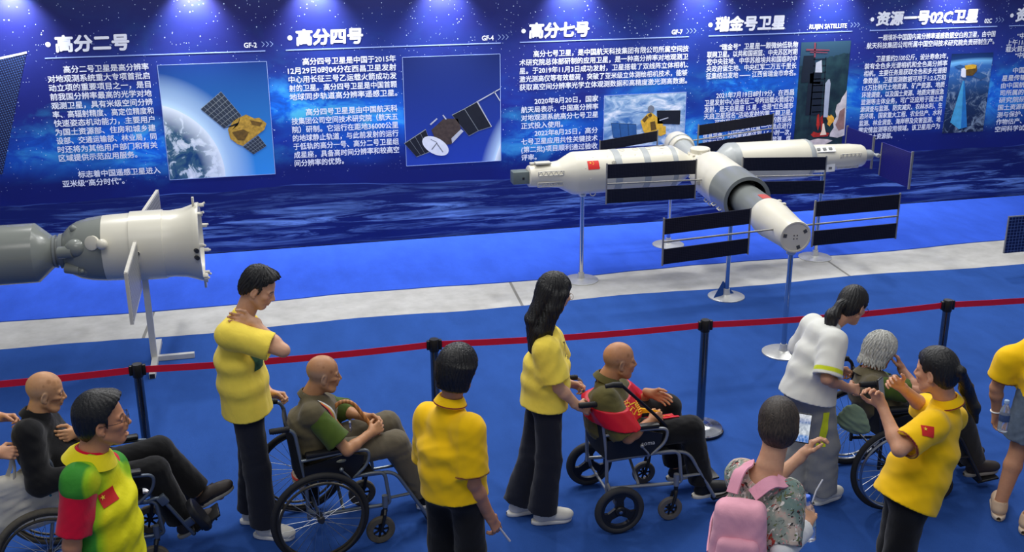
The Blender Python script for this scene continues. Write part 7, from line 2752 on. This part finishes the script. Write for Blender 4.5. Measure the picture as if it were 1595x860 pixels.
# tote hanging behind the first chair
tote_c = Q3(46, 778, 5.82)
TM_ = CLOTH('tote_canvas', (196, 192, 182), 0.12)
F = bag_field(0.19, 0.06, 0.17, 0.05, (0, 0, 0))
F.disp(folds(141, 0.014, 0.11))
V, Q = F.mesh(0.007)
tote = np_mesh('shopping_bag', relax(V, Q, 2), Q, TM_)
tote.location = Vector(tote_c)
tote.rotation_euler = (0, 0, radians(14))
tag(tote, 'off-white shopping bag hanging behind the elder in the black jacket', 'bag')
hh = Q3(22, 700, 5.80) - tote_c
inv = Matrix.Rotation(radians(-14), 3, 'Z')
hv = inv @ Vector(hh)
for s in (-1, 1):
    MB().tube([(s * 0.10, 0.02, 0.14), (s * 0.05 + hv.x * .5, hv.y * .5, 0.22), (hv.x + s * .01, hv.y, hv.z), (s * 0.03 + hv.x * .5, hv.y * .5 - .02, 0.22), (s * 0.06, -0.03, 0.14)], 0.012, 8, flat=0.35).build('bag_handle', TM_, tote)
MB().tube([(hv.x + .02, hv.y - .01, hv.z), (hv.x * .4 + .06, hv.y * .4, 0.19), (0.08, -0.03, 0.10), (0.11, -0.05, 0.02)], 0.020, 10, flat=0.4).build('blue_cord', CLOTH('cord_blue', (70, 130, 160)), tote)

# cloth bundle behind the grey wheelchair
F = Field()
F.ell((0, 0, 0), (0.07, 0.10, 0.085), None, 0.02)
F.ell((0.02, -0.03, 0.05), (0.06, 0.07, 0.05), None, 0.03)
F.disp(folds(151, 0.010, 0.09))
V, Q = F.mesh(0.006)
bc2 = Q3(473, 742, 6.02)
bun = np_mesh('hat', relax(V, Q, 1), Q, CLOTH('hat_cream', (214, 190, 160)))
bun.location = Vector(bc2)
tag(bun, 'cream cloth hat with a red band tucked behind the seat of the grey wheelchair', 'hat')
MB().tube([(0.055 * cos(a) - .01, 0.098 * sin(a) - 0.004, 0.03 + 0.01 * cos(a)) for a in np.linspace(0, 2 * pi, 25)[:-1]], 0.008, 6, closed=True).build('hat_band', CLOTH('band_red', (190, 60, 48)), bun)
F = bag_field(0.05, 0.14, 0.15, 0.04, (0, 0, 0))
F.disp(folds(152, 0.010, 0.10))
V, Q = F.mesh(0.007)
bag2 = np_mesh('bag', relax(V, Q, 1), Q, CLOTH('bag_black', (22, 22, 26)))
bag2.location = Vector(Q3(478, 735, 6.12))
bag2.rotation_euler = (0, 0, radians(8))
tag(bag2, 'black bag hanging on the back of the grey wheelchair beside the cream hat', 'bag')
# bucket hat on the last chair
F = Field()
F.ell((0, 0, 0), (0.085, 0.035, 0.075), None, 0.02)
F.ell((0.0, -0.012, -0.05), (0.12, 0.03, 0.065), None, 0.03)
F.disp(folds(161, 0.012, 0.08))
V, Q = F.mesh(0.006)
hat = np_mesh('hat', relax(V, Q, 1), Q, CLOTH('hat_sage', (112, 132, 112)))
hat.location = Vector(Q3(1331, 648, 5.55))
hat.rotation_euler = (0, 0, radians(-55))
tag(hat, 'sage green bucket hat hanging on the chair back of the white-haired elder', 'hat')
